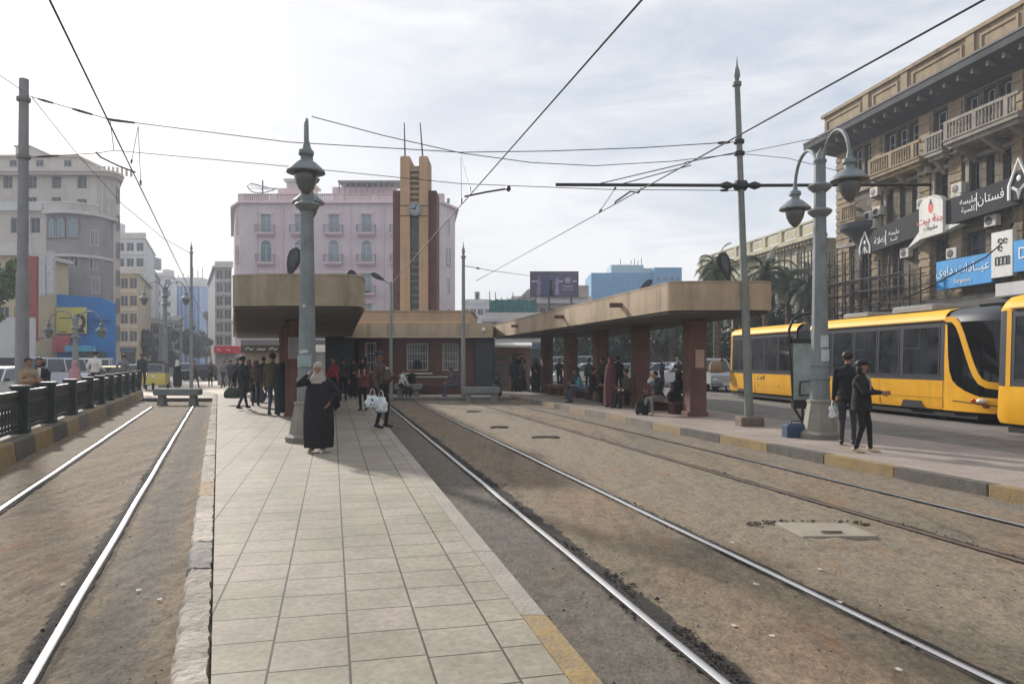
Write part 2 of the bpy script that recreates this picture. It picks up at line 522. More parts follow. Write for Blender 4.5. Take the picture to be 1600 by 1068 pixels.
def bed(lf, rf, rls, y1, m, seed):
    """trodden track bed: a fine height field of ruts and clods, flush at the rails"""
    ys = [-4.0]; 
    while ys[-1] < y1: ys.append(min(y1, ys[-1] + max(.035, .0085 * abs(ys[-1]) + .008 if ys[-1] > 2 else .4)))
    nu = 150; b = MB(); vs = []
    for y in ys:
        a, c = lf(y), rf(y)
        for k in range(nu + 1):
            x = a + (c - a) * k / nu
            q = mnoise.fractal(Vector((x * 2.2, y * 1.0, seed)), 1.0, 2.0, 3) * .014 + mnoise.fractal(Vector((x * 9, y * 6, seed + 4)), .9, 2.0, 4) * .012
            d = min(abs(x - r_(y)) for r_ in rls); q *= min(1, max(0, (d - .04) / .25)) ; q = min(q, .02)
            e_ = min(k, nu - k) / nu
            vs.append((x, y, q - .006 * min(1, e_ * 12)))
    n_ = nu + 1
    b.add(vs, [(i * n_ + j, i * n_ + j + 1, (i + 1) * n_ + j + 1, (i + 1) * n_ + j) for i in range(len(ys) - 1) for j in range(nu)])
    return kind(b.build('track_bed', m, angle=180))
bed(lambda Y: KL(Y) - 0.02, lambda Y: PLo(Y) + 0.05, (L1, L2), 34, M_DIRT_L, 1.0)
bed(lambda Y: PRo(Y) - 0.05, lambda Y: KR(Y) + 0.05, (R1, R2, R3, R4), 33, M_DIRT_R, 7.0)
def clods(name, fx, n, y0, y1, s0, s1, m, seed, clump=0.0):
    rs = random.Random(seed); b = MB()
    for _ in range(n):
        y = y0 * (y1 / y0) ** rs.random(); x = fx(y, rs)
        if x is None or (clump and mnoise.noise(Vector((x * 3, y * 1.7, seed))) < clump * (rs.random() - .3)): continue
        s_ = rs.uniform(s0, s1) * (rs.random() ** .5 + .3); j = lambda: s_ * rs.uniform(.6, 1.2)
        b.add([(x + j(), y, 0), (x - j(), y, 0), (x, y + j(), 0), (x, y - j(), 0), (x + s_ * rs.uniform(-.4, .4), y + s_ * rs.uniform(-.4, .4), j() * .65), (x + j() * .6, y + j() * .6, j() * .3)],
              [(0, 5, 4), (5, 2, 4), (2, 1, 4), (1, 3, 4), (3, 0, 4), (0, 2, 5)])
    return kind(b.build(name, m, angle=0), 'stuff')
# plaza past the track ends, right-hand road, left road
sheet('pavement', lambda Y: -24, lambda Y: 9, 34.05, 62, 0.03, M_PLAZA)
sheet('pavement', lambda Y: KL(Y) - 0.3, lambda Y: PLo(Y) + 0.1, 31.5, 34.04, 0.03, M_PLAZA)
sheet('pavement', lambda Y: R1(Y) - 1.2, lambda Y: KR(Y) + .1, 32.3, 34.04, 0.05, M_CONC_D)
sheet('tram_road', lambda Y: KR(Y) + 2.5, lambda Y: 40 - 0.15 * Y, -4, 75, 0.085, M_ASPH)

# ------------------------------------------------------------------ rails
def rail(lf, y0, y1, label, grime_w, side, shine=True, w_=0.05, seed=0, zt=0.018):
    n = 60; rings = []
    for i in range(n):
        y = y0 + (y1 - y0) * i / (n - 1); x = lf(y) + 0.004 * math.sin(y * 1.7 + seed)
        rings.append([(x - w_ / 2 - .01, y, -0.05), (x - w_ / 2 - .004, y, zt - .006), (x - w_ / 2 + .008, y, zt), (x + w_ / 2 - .008, y, zt), (x + w_ / 2 + .004, y, zt - .006), (x + w_ / 2 + .01, y, -0.05)])
    b = MB(); b.loft(rings)
    o = b.build('rail', M_STEEL if shine else M_RUST, angle=30)
    tag(o, label, 'rail', 'tram rails set in the ground')
    for sg, wg in ((side, .05), (-side, .022)):
        gb = MB(); nn = 160; vs = []
        for i in range(nn):
            y = y0 + (y1 - y0) * i / (nn - 1); x = lf(y) + sg * w_ / 2; ws = sg * wg * (.6 + .8 * wob(i, seed + sg))
            vs += [(min(x, x + ws), y, 0.006), (max(x, x + ws), y, 0.006)]
        gb.add(vs, [(2 * i, 2 * i + 1, 2 * i + 3, 2 * i + 2) for i in range(nn - 1)]); gb.build('flangeway', M_GRIME, o, angle=0)
    return o
M_CLOD = mat('dark_clod', (50, 45, 41), rough=1, var=.4, scale=12); M_CLOD2 = mat('dirt_clod', (122, 108, 90), rough=1, var=.35, scale=5)
for (lf_, sg, wd, n_, sd) in ((R1, 1, .20, 4200, 1), (R1, -1, .05, 700, 2), (R2, 1, .09, 2200, 3), (R2, -1, .04, 500, 4), (R3, 1, .13, 2400, 5), (R3, -1, .05, 600, 8), (R4, -1, .07, 1300, 6), (L2, -1, .10, 2000, 7), (L1, 1, .05, 900, 9)):
    clods('mud_clods', lambda y, rs, lf_=lf_, sg=sg, wd=wd: lf_(y) + sg * (.034 + wd * abs(rs.gauss(0, .45)) * (.6 + .5 * math.sin(y * 1.3 + sd))), n_, 1.9, 26, .006, .019, M_CLOD, sd, .5)
clods('dirt_crumbs', lambda y, rs: rs.uniform(PRo(y) + .03, KR(y) - .03), 5200, 2.2, 18, .003, .011, M_CLOD2, 20, .8)
clods('dirt_crumbs', lambda y, rs: rs.uniform(KL(y) + .03, PLo(y) - .03), 3000, 2.2, 18, .003, .011, M_CLOD2, 21, .8)
clods('dark_crumbs', lambda y, rs: rs.uniform(PRo(y) + .03, KR(y) - .03), 2600, 2.2, 16, .003, .010, M_CLOD, 22, .8)
rail(L1, 1, 27.0, 'polished rail nearest the painted kerb and railing', 0.05, 1, seed=1)
rail(L2, 1, 29.0, 'polished rail left of the rough stone platform edge', 0.07, -1, seed=2)
rail(R1, 1, 28.5, 'polished rail with a thick black mud groove beside the tiled platform edge', 0.2, 1, seed=3)
rail(R2, 1, 29.0, 'bright polished rail, second to the right of the tiled platform', 0.085, 1, seed=4)
rail(R3, 3, 29.5, 'dull sunken rail left of the stone slab cover, mostly hidden in black mud', 0.12, 1, shine=False, seed=5, zt=0.012)
rail(R4, 3, 28.0, 'thin rail running closest to the right platform kerb', 0.06, -1, seed=6, w_=0.03, zt=0.010)

# ------------------------------------------------------------------ central platform
rotp = math.atan(AR)
M_TILE = brick_mat('platform_tiles', (161, 148, 136), (151, 145, 125), (68, 60, 53), 0.40, 0.40, 0.0075, rot=(0, 0, R(90) + math.atan(-AR) * -1 * -1), offset=0.1, freq=2, loc=(0.0, 0.0, 0), rough=0.75, bump=0.35, stain=0.32, nscale=1.1)
# brick rows run along the platform: mapping is x' along, y' across
mp_ = [n for n in M_TILE.node_tree.nodes if n.type == 'MAPPING'][0]
th = math.atan2(1, AR)                 # heading of the platform edge
mp_.inputs['Rotation'].default_value = (0, 0, -th)
mp_.inputs['Location'].default_value = (0.1, 0.087 + 0.0, 0)
Yb, Ye = -3.0, 34.0
p = MB()
p.prism([(PLi(Yb), Yb), (PRi(Yb), Yb), (PRi(Ye), Ye), (PLi(Ye), Ye)], -0.05, PH)
kind(p.build('platform', M_TILE, angle=0))
M_EDGE1 = mat('kerb_stone', (151, 143, 132), rough=0.8, var=0.12, scale=3, stain=0.22, bump=0.4, bscale=25)
M_YEL = mat('worn_yellow_paint', (156, 128, 74), rough=0.7, rgb2=(134, 118, 94), scale=7, stain=0.3, bump=0.3, bscale=40)
M_BLK = mat('worn_black_paint', (80, 79, 73), rough=0.75, rgb2=(102, 97, 88), scale=6, stain=0.3, bump=0.3, bscale=40)
e = MB(); y = Yb; i = 0
while y < Ye:
    ln = 1.5; y2 = min(Ye, y + ln)
    mi = 1 if y2 < 4.7 and y2 > 3.0 or y2 <= 3.0 else 0
    a, c = y + 0.004, y2 - 0.004
    e.prism([(PRi(a) + .002, a), (PRo(a), a), (PRo(c), c), (PRi(c) + .002, c)], -0.05, PH + 0.004 + 0.004 * wob(i), mi)
    y = y2; i += 1
kind(e.build('platform_kerb', [M_EDGE1, M_YEL], angle=0, bevel=0.012))
# rough stone edge on the left
M_ROCK = [mat('broken_stone', (176, 166, 154), rough=0.9, var=0.22, scale=3.2, stain=0.5, bump=1.0, bscale=16),
          mat('tan_stone', (164, 140, 110), rough=0.85, var=0.16, scale=3, stain=0.35, bump=1.0, bscale=10),
          mat('grey_stone', (132, 127, 119), rough=0.85, var=0.18, scale=3, stain=0.4, bump=1.0, bscale=10)]
e = MB(); y = Yb; i = 0
while y < Ye:
    ln = 0.7 + 0.9 * wob(i, 3); y2 = min(Ye, y + ln)
    n = max(4, int(ln / 0.05)); a, c = y + .003, y2 - .003
    mi = (0, 0, 1, 2, 0, 1, 0, 2)[i % 8] if wob(i, 8) > 0.3 else 0
    if 4.6 < y < 5.4: mi = 1
    zt = PH + 0.004 - 0.022 * wob(i, 4)
    rows = []
    for k in range(n + 1):
        yy = a + (c - a) * k / n
        j = wob(i * 31 + k, 5); j2 = wob(i * 17 + k, 6); end = 0.006 if k in (0, n) else 0
        xo = PLo(yy) - 0.008 + 0.028 * j + end; xi = PLi(yy) - 0.004 - 0.02 * j2 ** 3 - end * .5
        zz = lambda q: zt - 0.016 * wob(i * 13 + k * 7 + q, 2) ** 2 - end * .5
        rows.append([(xo + .012, yy, -0.05), (xo, yy, 0.05), (xo + 0.008, yy, zz(0) - .02), (xo + 0.035, yy, zz(1)), ((xo * .6 + xi * .4), yy, zz(2)), ((xo * .25 + xi * .75), yy, zz(3)), (xi - .01, yy, zz(4)), (xi, yy, zt - .04), (xi, yy, -.05)])
    e.loft(rows, mi=mi)
    y = y2; i += 1
kind(e.build('platform_edge_stones', M_ROCK, angle=50))
f = MB(); f.prism([(PLo(Yb) + .05, Yb), (PLi(Yb) - .002, Yb), (PLi(Ye) - .002, Ye), (PLo(Ye) + .05, Ye)], -0.05, PH - 0.06)
kind(f.build('platform_edge_bedding', mat('mortar_bed', (112, 104, 95), rough=.9, var=.3, scale=10, stain=.4), angle=0))

# ------------------------------------------------------------------ right platform and its painted kerb
M_TILE2 = brick_mat('pink_paving', (166, 151, 141), (157, 144, 135), (116, 106, 98), 0.6, 0.6, 0.006, rot=(0, 0, -th), rough=0.8, bump=0.15, stain=0.25, nscale=0.9)
ys = [-3, 4, 8, 12, 16.9, 22, 27, 33]
rp_ = MB(); rp_.prism([(KR(yy) + .16, yy) for yy in ys] + [(-0.20 * yy + 10.9, yy) for yy in reversed(ys)], -0.05, PH)
kind(rp_.build('platform', M_TILE2, angle=0))
e = MB(); bs = [-3, -1.5, 0.0, 1.5, 3.1, 4.7, 6.2, 7.7, 9.24, 10.73, 12.19, 13.7, 15.3, 16.9, 18.4, 20.0, 21.6, 23.2, 24.8, 26.4, 28, 29.6, 31.2, 33]
pat = [1, 0] * 12
for i in range(len(bs) - 1):
    a, c = bs[i] + .006, bs[i + 1] - .006
    mi = 1 if i % 2 == 1 else 0
    if bs[i] >= 16: mi = 2 if i % 2 else 3
    e.prism([(KR(a) - .015, a), (KR(a) + .158, a), (KR(c) + .158, c), (KR(c) - .015, c)], -0.05, PH + 0.006 + 0.006 * wob(i), mi)
M_YEL2 = mat('faded_yellow_kerb', (160, 138, 96), rough=0.8, rgb2=(140, 128, 112), scale=5, stain=0.3, bump=0.3, bscale=30)
M_BLK2 = mat('faded_grey_kerb', (112, 106, 100), rough=0.8, rgb2=(134, 126, 116), scale=5, stain=0.3, bump=0.3, bscale=30)
kind(e.build('platform_kerb', [M_BLK, M_YEL, M_YEL2, M_BLK2], angle=0, bevel=0.015))

# ------------------------------------------------------------------ left kerb
e = MB(); bs = [3, 4.5, 6.1, 7.7, 9.3, 10.85, 12.4, 13.77, 15.3, 16.7, 18.1, 19.5, 21, 22.5, 24, 25.6, 27.2, 28.8, 30.4, 32, 33.6]
for i in range(len(bs) - 1):
    a, c = bs[i] + .006, bs[i + 1] - .006
    mi = i % 2
    if bs[i] > 15.8: mi = 2 + (i + (i // 3)) % 2
    b0 = KL(a) + .0; 
    e.add([(KL(a), a, -.05), (KL(a) - .30, a, -.05), (KL(c) - .30, c, -.05), (KL(c), c, -.05),
           (KL(a) - .05, a, .34), (KL(a) - .30, a, .345), (KL(c) - .30, c, .345), (KL(c) - .05, c, .34)],
          [(0, 1, 2, 3), (4, 7, 6, 5), (0, 4, 5, 1), (1, 5, 6, 2), (2, 6, 7, 3), (3, 7, 4, 0)], mi)
kind(e.build('kerb', [M_BLK, M_YEL, M_YEL2, M_BLK2], angle=0, bevel=0.03))
e = MB(); e.prism([(KL(3) - .302, 3), (KL(3) - 2.6, 3), (KL(34) - 2.6, 34), (KL(34) - .302, 34)], -.05, .33)
kind(e.build('pavement', mat('dusty_pavement', (168, 156, 142), rough=0.85, var=0.1, scale=2, stain=0.25, bump=0.2), angle=0))

# ------------------------------------------------------------------ covers and scraps on the track bed
c = MB(); c.add([(2.72, 7.66, .03), (2.80, 7.12, .012), (3.52, 7.10, .02), (3.40, 7.52, .05), (2.72, 7.66, -.03), (2.80, 7.12, -.045), (3.52, 7.10, -.04), (3.40, 7.52, -.01)],
                [(0, 1, 2, 3), (4, 7, 6, 5), (0, 4, 5, 1), (1, 5, 6, 2), (2, 6, 7, 3), (3, 7, 4, 0)])
o = c.build('slab_cover', mat('pale_slab', (150, 140, 126), rough=0.8, var=0.1, scale=5, stain=0.2), angle=0, bevel=0.008)
tag(o, 'tilted pale stone cover slab lying between the right-hand rails', 'slab')
hb = MB(); hb.box(3.02, 7.2, .03, 3.22, 7.24, .036); hb.build('hand_slot', M_GRIME, o, angle=0)
mat('damp_soil', (104, 94, 82), rough=.95, var=.4, scale=9, bump=1, bscale=30)
cl = MB()
for k in range(46):
    a_ = wob(k, 11) * PI; rr = .50 + .22 * wob(k, 12); s_ = .006 + .016 * wob(k, 13)
    cl.ell((3.12 + rr * math.cos(a_), 7.52 + .3 * rr * math.sin(a_) + .12, .012), (s_ * 1.5, s_, s_ * .8), 7, 5)
kind(cl.build('soil_clods', MATS['damp_soil']), 'stuff')
for (px_, py_, w_, lab) in ((740, 643, .5, 'small dark iron track cover, farthest of three near the platform end'), (780, 667, .45, 'thin pale iron cover midway along the far right-hand track bed'), (852, 683, .62, 'dark iron cover slot, nearest of three on the far track bed')):
    Y_ = FPX * 1.7 / (py_ - HZ); x_ = X(px_, Y_)
    b = MB(); b.rbox(x_ - w_ / 2, Y_ - .12, -.02, x_ + w_ / 2, Y_ + .12, .03, .012)
    b2 = MB(); b2.rbox(x_ - w_ / 2 + .05, Y_ - .08, .03, x_ + w_ / 2 - .05, Y_ + .08, .036, .004)
    o = tag(b.build('track_cover', M_RUST), lab, 'cover', 'iron covers in the track bed')
    b2.build('lid_plate', mat('dark_iron', (58, 55, 52), rough=.6, var=.3, scale=20), o)
# scraps of paper and stone
sc = []
rs = random.Random(5)
spots = [(-3.1, 4.2), (-3.35, 4.45), (-2.62, 5.3), (-2.75, 5.45), (-2.5, 5.25), (-3.4, 5.6), (-3.0, 4.0), (-5.9, 11.9), (-5.7, 12.4), (-5.95, 12.7), (-5.2, 13.2), (-4.9, 9.6),
         (-.92, 5.6), (1.42, 4.72), (1.6, 4.55), (2.05, 6.9), (2.5, 6.0), (1.85, 5.6), (2.12, 4.05), (3.4, 4.0), (2.3, 5.2)]
M_PAPER = mat('paper', (196, 190, 180), rough=.8, var=.08, scale=10)
mes = []
for q in range(5):
    b = MB(); n = 6; pts = [((.02 + .014 * rs.random()) * math.cos(k * PI / 3 + rs.random() * .5), (.012 + .012 * rs.random()) * math.sin(k * PI / 3 + rs.random() * .5)) for k in range(n)]
    b.add([(x_, y_, .004 + .01 * rs.random()) for x_, y_ in pts] + [(0, 0, .014)], [(k, (k + 1) % n, n) for k in range(n)])
    mes.append(b.mesh('paper_scrap', M_PAPER, 0))
for q, (x_, y_) in enumerate(spots):
    o = link('paper_scrap', mes[q % 5], loc=(x_, y_, .002), rotz=rs.random() * 3)
    side = 'left of the platform' if x_ < 0 else 'right of the platform'
    tag(o, 'small crumpled white scrap of litter on the dirt %s' % side, 'litter', 'scraps of litter ' + side)
b = MB(); b.tube([(-1.65, 4.02, .02), (-1.55, 4.05, .035), (-1.42, 4.12, .03), (-1.36, 4.2, .05)], [.012, .016, .013, .006], 6)
o = b.build('stick', mat('dead_wood', (96, 84, 70), rough=.9, var=.3)); tag(o, 'short dry stick lying by the rough stone platform edge', 'stick')
# ================================================================== STATION, CANOPIES, TOWER
M_BEIGE = mat('beige_render', (180, 159, 133), rough=0.85, var=0.10, scale=1.6, stain=0.28, streak=0.4, bump=0.15, bscale=18)
M_BEIGE2 = mat('grey_beige_render', (166, 150, 129), rough=0.85, var=0.1, scale=1.5, stain=0.35, streak=0.4, bump=0.15, bscale=18)
M_ORANGE = mat('ochre_render', (186, 155, 126), rough=0.85, var=0.08, scale=1.5, stain=0.12, streak=0.18)
M_SOFFIT = mat('dark_soffit', (84, 79, 76), rough=0.9, var=0.18, scale=1.1, stain=0.35)  # canopy underside, darker than the fascia
M_BRICK = brick_mat('red_brick', (122, 82, 70), (106, 70, 61), (100, 82, 73), 0.25, 0.085, 0.008, rot=(R(-90), 0, 0), rough=.85, stain=.3, nscale=1.2)
M_BROWN = mat('brown_cladding', (102, 72, 64), rough=.7, var=.12, scale=3, stain=.2, streak=.2)
M_COLUMN = mat('red_brown_column', (114, 82, 72), rough=.75, var=.14, scale=3, stain=.4, streak=.4, bump=.3)
M_NAVY = mat('navy_panel', (34, 42, 50), rough=.55, var=.2, scale=3)
M_WIN = glass_mat('dim_window', (70, 78, 80))
M_IRON = mat('white_iron', (196, 192, 186), rough=.6, var=.1)
M_DARK = mat('dark_interior', (26, 26, 28), rough=.9, var=.3)
M_GREYM = mat('grey_paint_metal', (126, 138, 142), rough=.5, var=.08, scale=3, stain=.18)
M_BLACKM = mat('black_metal', (38, 38, 40), rough=.45, var=.2, scale=8)
M_WHITE = mat('white_paint', (222, 220, 214), rough=.6, var=.05, stain=.1)

def canopy(name, label, poly, zb, zt, mside, mtop, msoff, parts=None):
    o = thing(name, label, 'canopy', (poly[0][0], poly[0][1], 0))
    ox, oy = poly[0]
    pl = [(x_ - ox, y_ - oy) for x_, y_ in poly]
    b = MB(); b.prism(pl, zb, zt); b.build('roof_slab', [mside], o, angle=25)
    cx_ = sum(p_[0] for p_ in pl) / len(pl); cy_ = sum(p_[1] for p_ in pl) / len(pl)
    ins = [((x_ - cx_) * .965 + cx_, (y_ - cy_) * .985 + cy_) for x_, y_ in pl]
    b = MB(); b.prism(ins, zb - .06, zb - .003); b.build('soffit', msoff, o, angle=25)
    lip = [((x_ - cx_) * 1.006 + cx_, (y_ - cy_) * 1.002 + cy_) for x_, y_ in pl]
    b = MB(); b.prism(lip, zt + .002, zt + .05); b.build('coping', mtop, o, angle=25)
    return o
def arc(cx_, cy_, r, a0, a1, n=6):
    return [(cx_ + r * math.cos(R(a0 + (a1 - a0) * k / n)), cy_ + r * math.sin(R(a0 + (a1 - a0) * k / n))) for k in range(n + 1)]
ZB, ZT = 2.9, 3.55
# left canopy: narrow towards us, wide at the station
xl0, xr0 = -6.27, -3.37
poly = arc(xl0 + .42, 16.75, .45, 180, 262, 5) + [(-5.0, 16.18), (-4.2, 16.24)] + arc(xr0 - .30, 16.62, .32, 275, 350, 4) + [(-3.5, 17.6), (-8.35, 38.2), (-14.4, 38.2)]
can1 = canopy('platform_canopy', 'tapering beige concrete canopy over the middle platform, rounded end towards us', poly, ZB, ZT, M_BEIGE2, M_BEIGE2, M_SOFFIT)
ox, oy = poly[0]
def column(o, x_, y_, w_, d_, rz, zt_, m, ox, oy, z0=PH):
    b = MB(); b.M = Matrix.Translation((x_ - ox, y_ - oy, 0)) @ Matrix.Rotation(rz, 4, 'Z')
    b.rbox(-w_ / 2, -d_ / 2, z0 + .13, w_ / 2, d_ / 2, zt_ - .07, .025)
    b.rbox(-w_ / 2 - .03, -d_ / 2 - .03, z0, w_ / 2 + .03, d_ / 2 + .03, z0 + .13, .02)
    return b.build('column', m, o)
RZL = math.atan(.32)
for k, Yc in enumerate((20.8, 24.6, 28.4, 32.2)):
    xc = X(458, 20.8) - .33 * (Yc - 20.8)
    column(can1, xc, Yc, .42, .42, RZL, ZB, M_COLUMN, ox, oy)
# framed notice strip on the first left column
b = MB(); b.M = Matrix.Translation((X(459, 20.8) - ox, 20.8 - oy, 0)) @ Matrix.Rotation(RZL, 4, 'Z')
b.box(-.16, -.235, 1.75, .16, -.213, 2.35); b.build('notice', mat('faded_notice', (150, 142, 146), rough=.6, var=.2, scale=9), can1, angle=0)
# right canopy
poly2 = [(3.74, 18.0)] + arc(4.05, 18.0, .3, 200, 265, 3) + [(5.0, 17.62)] + arc(5.86, 18.08, .45, 275, 360, 5) + [(5.72, 24.0), (4.75, 36.4), (-.9, 38.6), (-1.06, 39.4)]
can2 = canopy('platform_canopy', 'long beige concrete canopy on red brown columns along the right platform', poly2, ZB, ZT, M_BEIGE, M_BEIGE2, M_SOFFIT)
ox, oy = poly2[0]
RZR = math.atan(.222)
cols2 = []
for k in range(5):
    d_ = 3.85 * k
    xc, yc = 5.12 - .222 * d_, 20.75 + d_
    cols2.append((xc, yc))
    column(can2, xc, yc, .5, .5, RZR, ZB, M_COLUMN, ox, oy)
b = MB(); b.M = Matrix.Translation((cols2[0][0] - ox, cols2[0][1] - oy, 0)) @ Matrix.Rotation(RZR, 4, 'Z')
b.box(-.10, -.272, 1.5, .16, -.252, 2.0); b.build('notice', mat('pale_notice', (186, 158, 142), rough=.6, var=.12, scale=30), can2, angle=0)
# rain spouts in the fascia of the right canopy
for (px_, Yk) in ((962, 20.9), (866, 26.5), (800, 33.5)):
    xk = 3.74 - .2216 * (Yk - 18.0)
    b = MB(); b.M = Matrix.Translation((xk - ox, Yk - oy, 0))
    b.box(-.34, -.07, 3.2, .03, .07, 3.22); b.box(-.34, -.08, 3.205, .03, -.06, 3.32); b.box(-.34, .06, 3.205, .03, .08, 3.32)
    b.build('rain_spout', M_BROWN, can2, angle=0)
# floodlight heads on the canopy roofs
def roof_lamp(x_, y_, z_, w_, h_, tilt, yaw, label):
    t = thing('floodlight', label, 'lamp', (x_, y_, z_), yaw, 'flat floodlights on the canopies')
    b = MB(); b.box(-.3, -.06, 0, .3, .06, .03); b.tube([(0, 0, .03), (0, 0, .18), (-.03 * math.sin(tilt), 0, .26)], .022, 8); b.build('bracket', M_BLACKM, t)
    b = MB(); b.M = Matrix.Translation((0, 0, .22)) @ Matrix.Rotation(-tilt, 4, 'Y')
    pts = []
    prof = [(0, .05), (.12, .09), (.35, .17), (.6, .215), (.82, .2), (.95, .13), (1.0, .03)]
    rings = [[(w_ / .43 * r * math.cos(k * PI / 6) , .035 * math.sin(k * PI / 6), h_ * q) for k in range(12)] for q, r in prof]
    b.loft(rings); hd = b.build('lamp_head', M_BLACKM, t)
    b = MB(); b.M = Matrix.Translation((0, 0, .22)) @ Matrix.Rotation(-tilt, 4, 'Y')
    rings = [[(w_ / .43 * r * .7 * math.cos(k * PI / 6), -.034 - .012 * (1 if 0 < q < .99 else .2), h_ * (.3 + .6 * q)) for k in range(12)] for q, r in ((0, .05), (.2, .13), (.6, .19), (1, .08))]
    b.add([p_ for r_ in rings for p_ in (r_[0], r_[6])], [(2 * i, 2 * i + 1, 2 * i + 3, 2 * i + 2) for i in range(3)])
    b.build('lens', mat('smoked_lens', (58, 58, 62), rough=.15, var=.1), hd)
    return t
roof_lamp(X(452, 18.5), 18.5, ZT + .05, .36, .72, -.28, 0, 'black oval floodlight leaning left on the end of the middle canopy')
roof_lamp(X(1138, 19.5), 19.5, ZT + .05, .36, .75, .25, .2, 'black oval floodlight in front of the palms on the right canopy end')
roof_lamp(X(996, 21.8), 21.8, ZT - .1, .2, .62, -.85, .3, 'slim dark floodlight leaning low in front of the blue building')
roof_lamp(X(564, 20.2) - .15, 20.6, ZT + .05, .26, .46, .62, .2, 'slanted floodlight head over the right edge of the middle canopy')

# ------------------------------------------------------------------ station building
ST = thing('station_building', 'low red brick tram station with beige fascia, barred windows and clock tower', 'station', (-6, 36.6, 0))
def st(b, name, m, angle=0, bevel=0, parent=None):
    return b.build(name, m, parent or ST, angle=angle, bevel=bevel)
def facade(b, x0, x1, y, z0, z1, ops, depth=.15, mi=0, mr=0):
    """wall in the plane y (outside towards -y) with recessed openings (x0,z0,x1,z1)"""
    xs = sorted({x0, x1} | {v for o_ in ops for v in (o_[0], o_[2]) if x0 < v < x1})
    zs = sorted({z0, z1} | {v for o_ in ops for v in (o_[1], o_[3]) if z0 < v < z1})
    for i in range(len(xs) - 1):
        for j in range(len(zs) - 1):
            cx_, cz_ = (xs[i] + xs[i + 1]) / 2, (zs[j] + zs[j + 1]) / 2
            if any(o_[0] < cx_ < o_[2] and o_[1] < cz_ < o_[3] for o_ in ops): continue
            b.quad((xs[i], y, zs[j]), (xs[i + 1], y, zs[j]), (xs[i + 1], y, zs[j + 1]), (xs[i], y, zs[j + 1]), mi)
    for (a, c, d, e_) in ops:
        yb = y + depth
        b.quad((a, y, c), (a, yb, c), (a, yb, e_), (a, y, e_), mr); b.quad((d, y, c), (d, y, e_), (d, yb, e_), (d, yb, c), mr)
        b.quad((a, y, e_), (a, yb, e_), (d, yb, e_), (d, y, e_), mr); b.quad((a, y, c), (d, y, c), (d, yb, c), (a, yb, c), mr)
dx = 6.0; Yf = 36.6
def sx(px_): return X(px_, Yf) + 6
ops = [(sx(570), 1.1, sx(588), 2.6), (sx(635), 1.2, sx(669), 2.55), (sx(691), 1.2, sx(716), 2.55)]
b = MB(); facade(b, sx(560), sx(741), 0, 0, 2.86, ops, .18)
b.quad((sx(560), 0, 0), (sx(560), 0, 2.86), (sx(560), 4.5, 2.86), (sx(560), 4.5, 0)); b.quad((sx(741), 0, 0), (sx(741), 4.5, 0), (sx(741), 4.5, 2.86), (sx(741), 0, 2.86))
st(b, 'wall', M_BRICK)
b = MB(); b.box(sx(556), -.04, 0, sx(744), -.002, .45); st(b, 'plinth', mat('dark_brick_plinth', (84, 52, 46), rough=.85, var=.2, stain=.3))
for (a, c, d, e_) in ops:
    fr = MB()
    fr.box(a, .06, c, a + .06, .11, e_); fr.box(d - .06, .06, c, d, .11, e_); fr.box(a + .06, .06, e_ - .06, d - .06, .11, e_); fr.box(a + .06, .06, c, d - .06, .11, c + .06)
    nb_ = max(2, int((d - a) / .13))
    for k in range(1, nb_): fr.tube([(a + (d - a) * k / nb_, .03, c), (a + (d - a) * k / nb_, .03, e_)], .013, 5)
    for q in (.33, .62): fr.box(a, .015, c + (e_ - c) * q, d, .045, c + (e_ - c) * q + .035)
    fo = st(fr, 'window', M_IRON)
    pn = MB(); pn.quad((a, .13, c), (d, .13, c), (d, .13, e_), (a, .13, e_)); st(pn, 'pane', M_WIN, parent=fo)
b = MB(); b.box((ops[1][0] + ops[1][2]) / 2 - .17, .0, 1.26, (ops[1][0] + ops[1][2]) / 2 + .15, .055, 1.72); st(b, 'ticket_hatch', M_DARK)
b = MB(); b.rbox(sx(630), -.22, 1.02, sx(676), .0, 1.1, .01); b.rbox(sx(636), -.1, .86, sx(700), -.045, .93, .01); st(b, 'counter_ledge', M_IRON)
# dark kiosks either side
b = MB(); b.rbox(sx(515), -.9, 0, sx(559), 2.2, 2.84, .03); b.rbox(sx(742), -.5, 0, sx(772), 2.2, 2.84, .03)
b1 = MB(); b1.rbox(sx(515), -.9, 0, sx(559) - .01, 2.2, 2.84, .03); st(b1, 'booth', M_NAVY, 35)
b1 = MB(); b1.rbox(sx(742), -.5, 0, sx(772), 2.2, 2.84, .03); st(b1, 'booth', M_NAVY, 35)
for (a, c, yy) in ((sx(515), sx(559), -.9), (sx(742), sx(772), -.5)):
    b1 = MB(); mid = (a + c) / 2
    for x0_, x1_ in ((a + .06, mid - .02), (mid + .02, c - .06)):
        b1.box(x0_, yy - .02, .15, x1_, yy - .002, 2.6)
    st(b1, 'shutter', mat('dark_shutter', (40, 50, 60), rough=.5, var=.3, scale=6, stretch=(1, 1, 8)))
# fascia and parapet
b = MB(); b.box(sx(548), -1.15, 2.86, sx(770), 5.4, 3.5); st(b, 'fascia', M_BEIGE, bevel=.02)
b = MB(); b.box(sx(549) - .05, -1.2, 2.8, sx(770), 5.4, 2.857); st(b, 'fascia_lip', mat('pale_lip', (190, 172, 146), rough=.8, var=.1))
b = MB(); b.box(sx(562), -1.0, 3.503, sx(738), 5.0, 4.05); st(b, 'parapet', M_ORANGE, bevel=.02)
b = MB(); b.box(sx(560), -1.04, 4.052, sx(740), 5.0, 4.11); st(b, 'coping', M_BEIGE)
b = MB(); b.box(sx(566), -1.06, 3.51, sx(735), -1.005, 3.57); st(b, 'moulding', mat('pale_lip2', (214, 176, 132), rough=.8, var=.1))
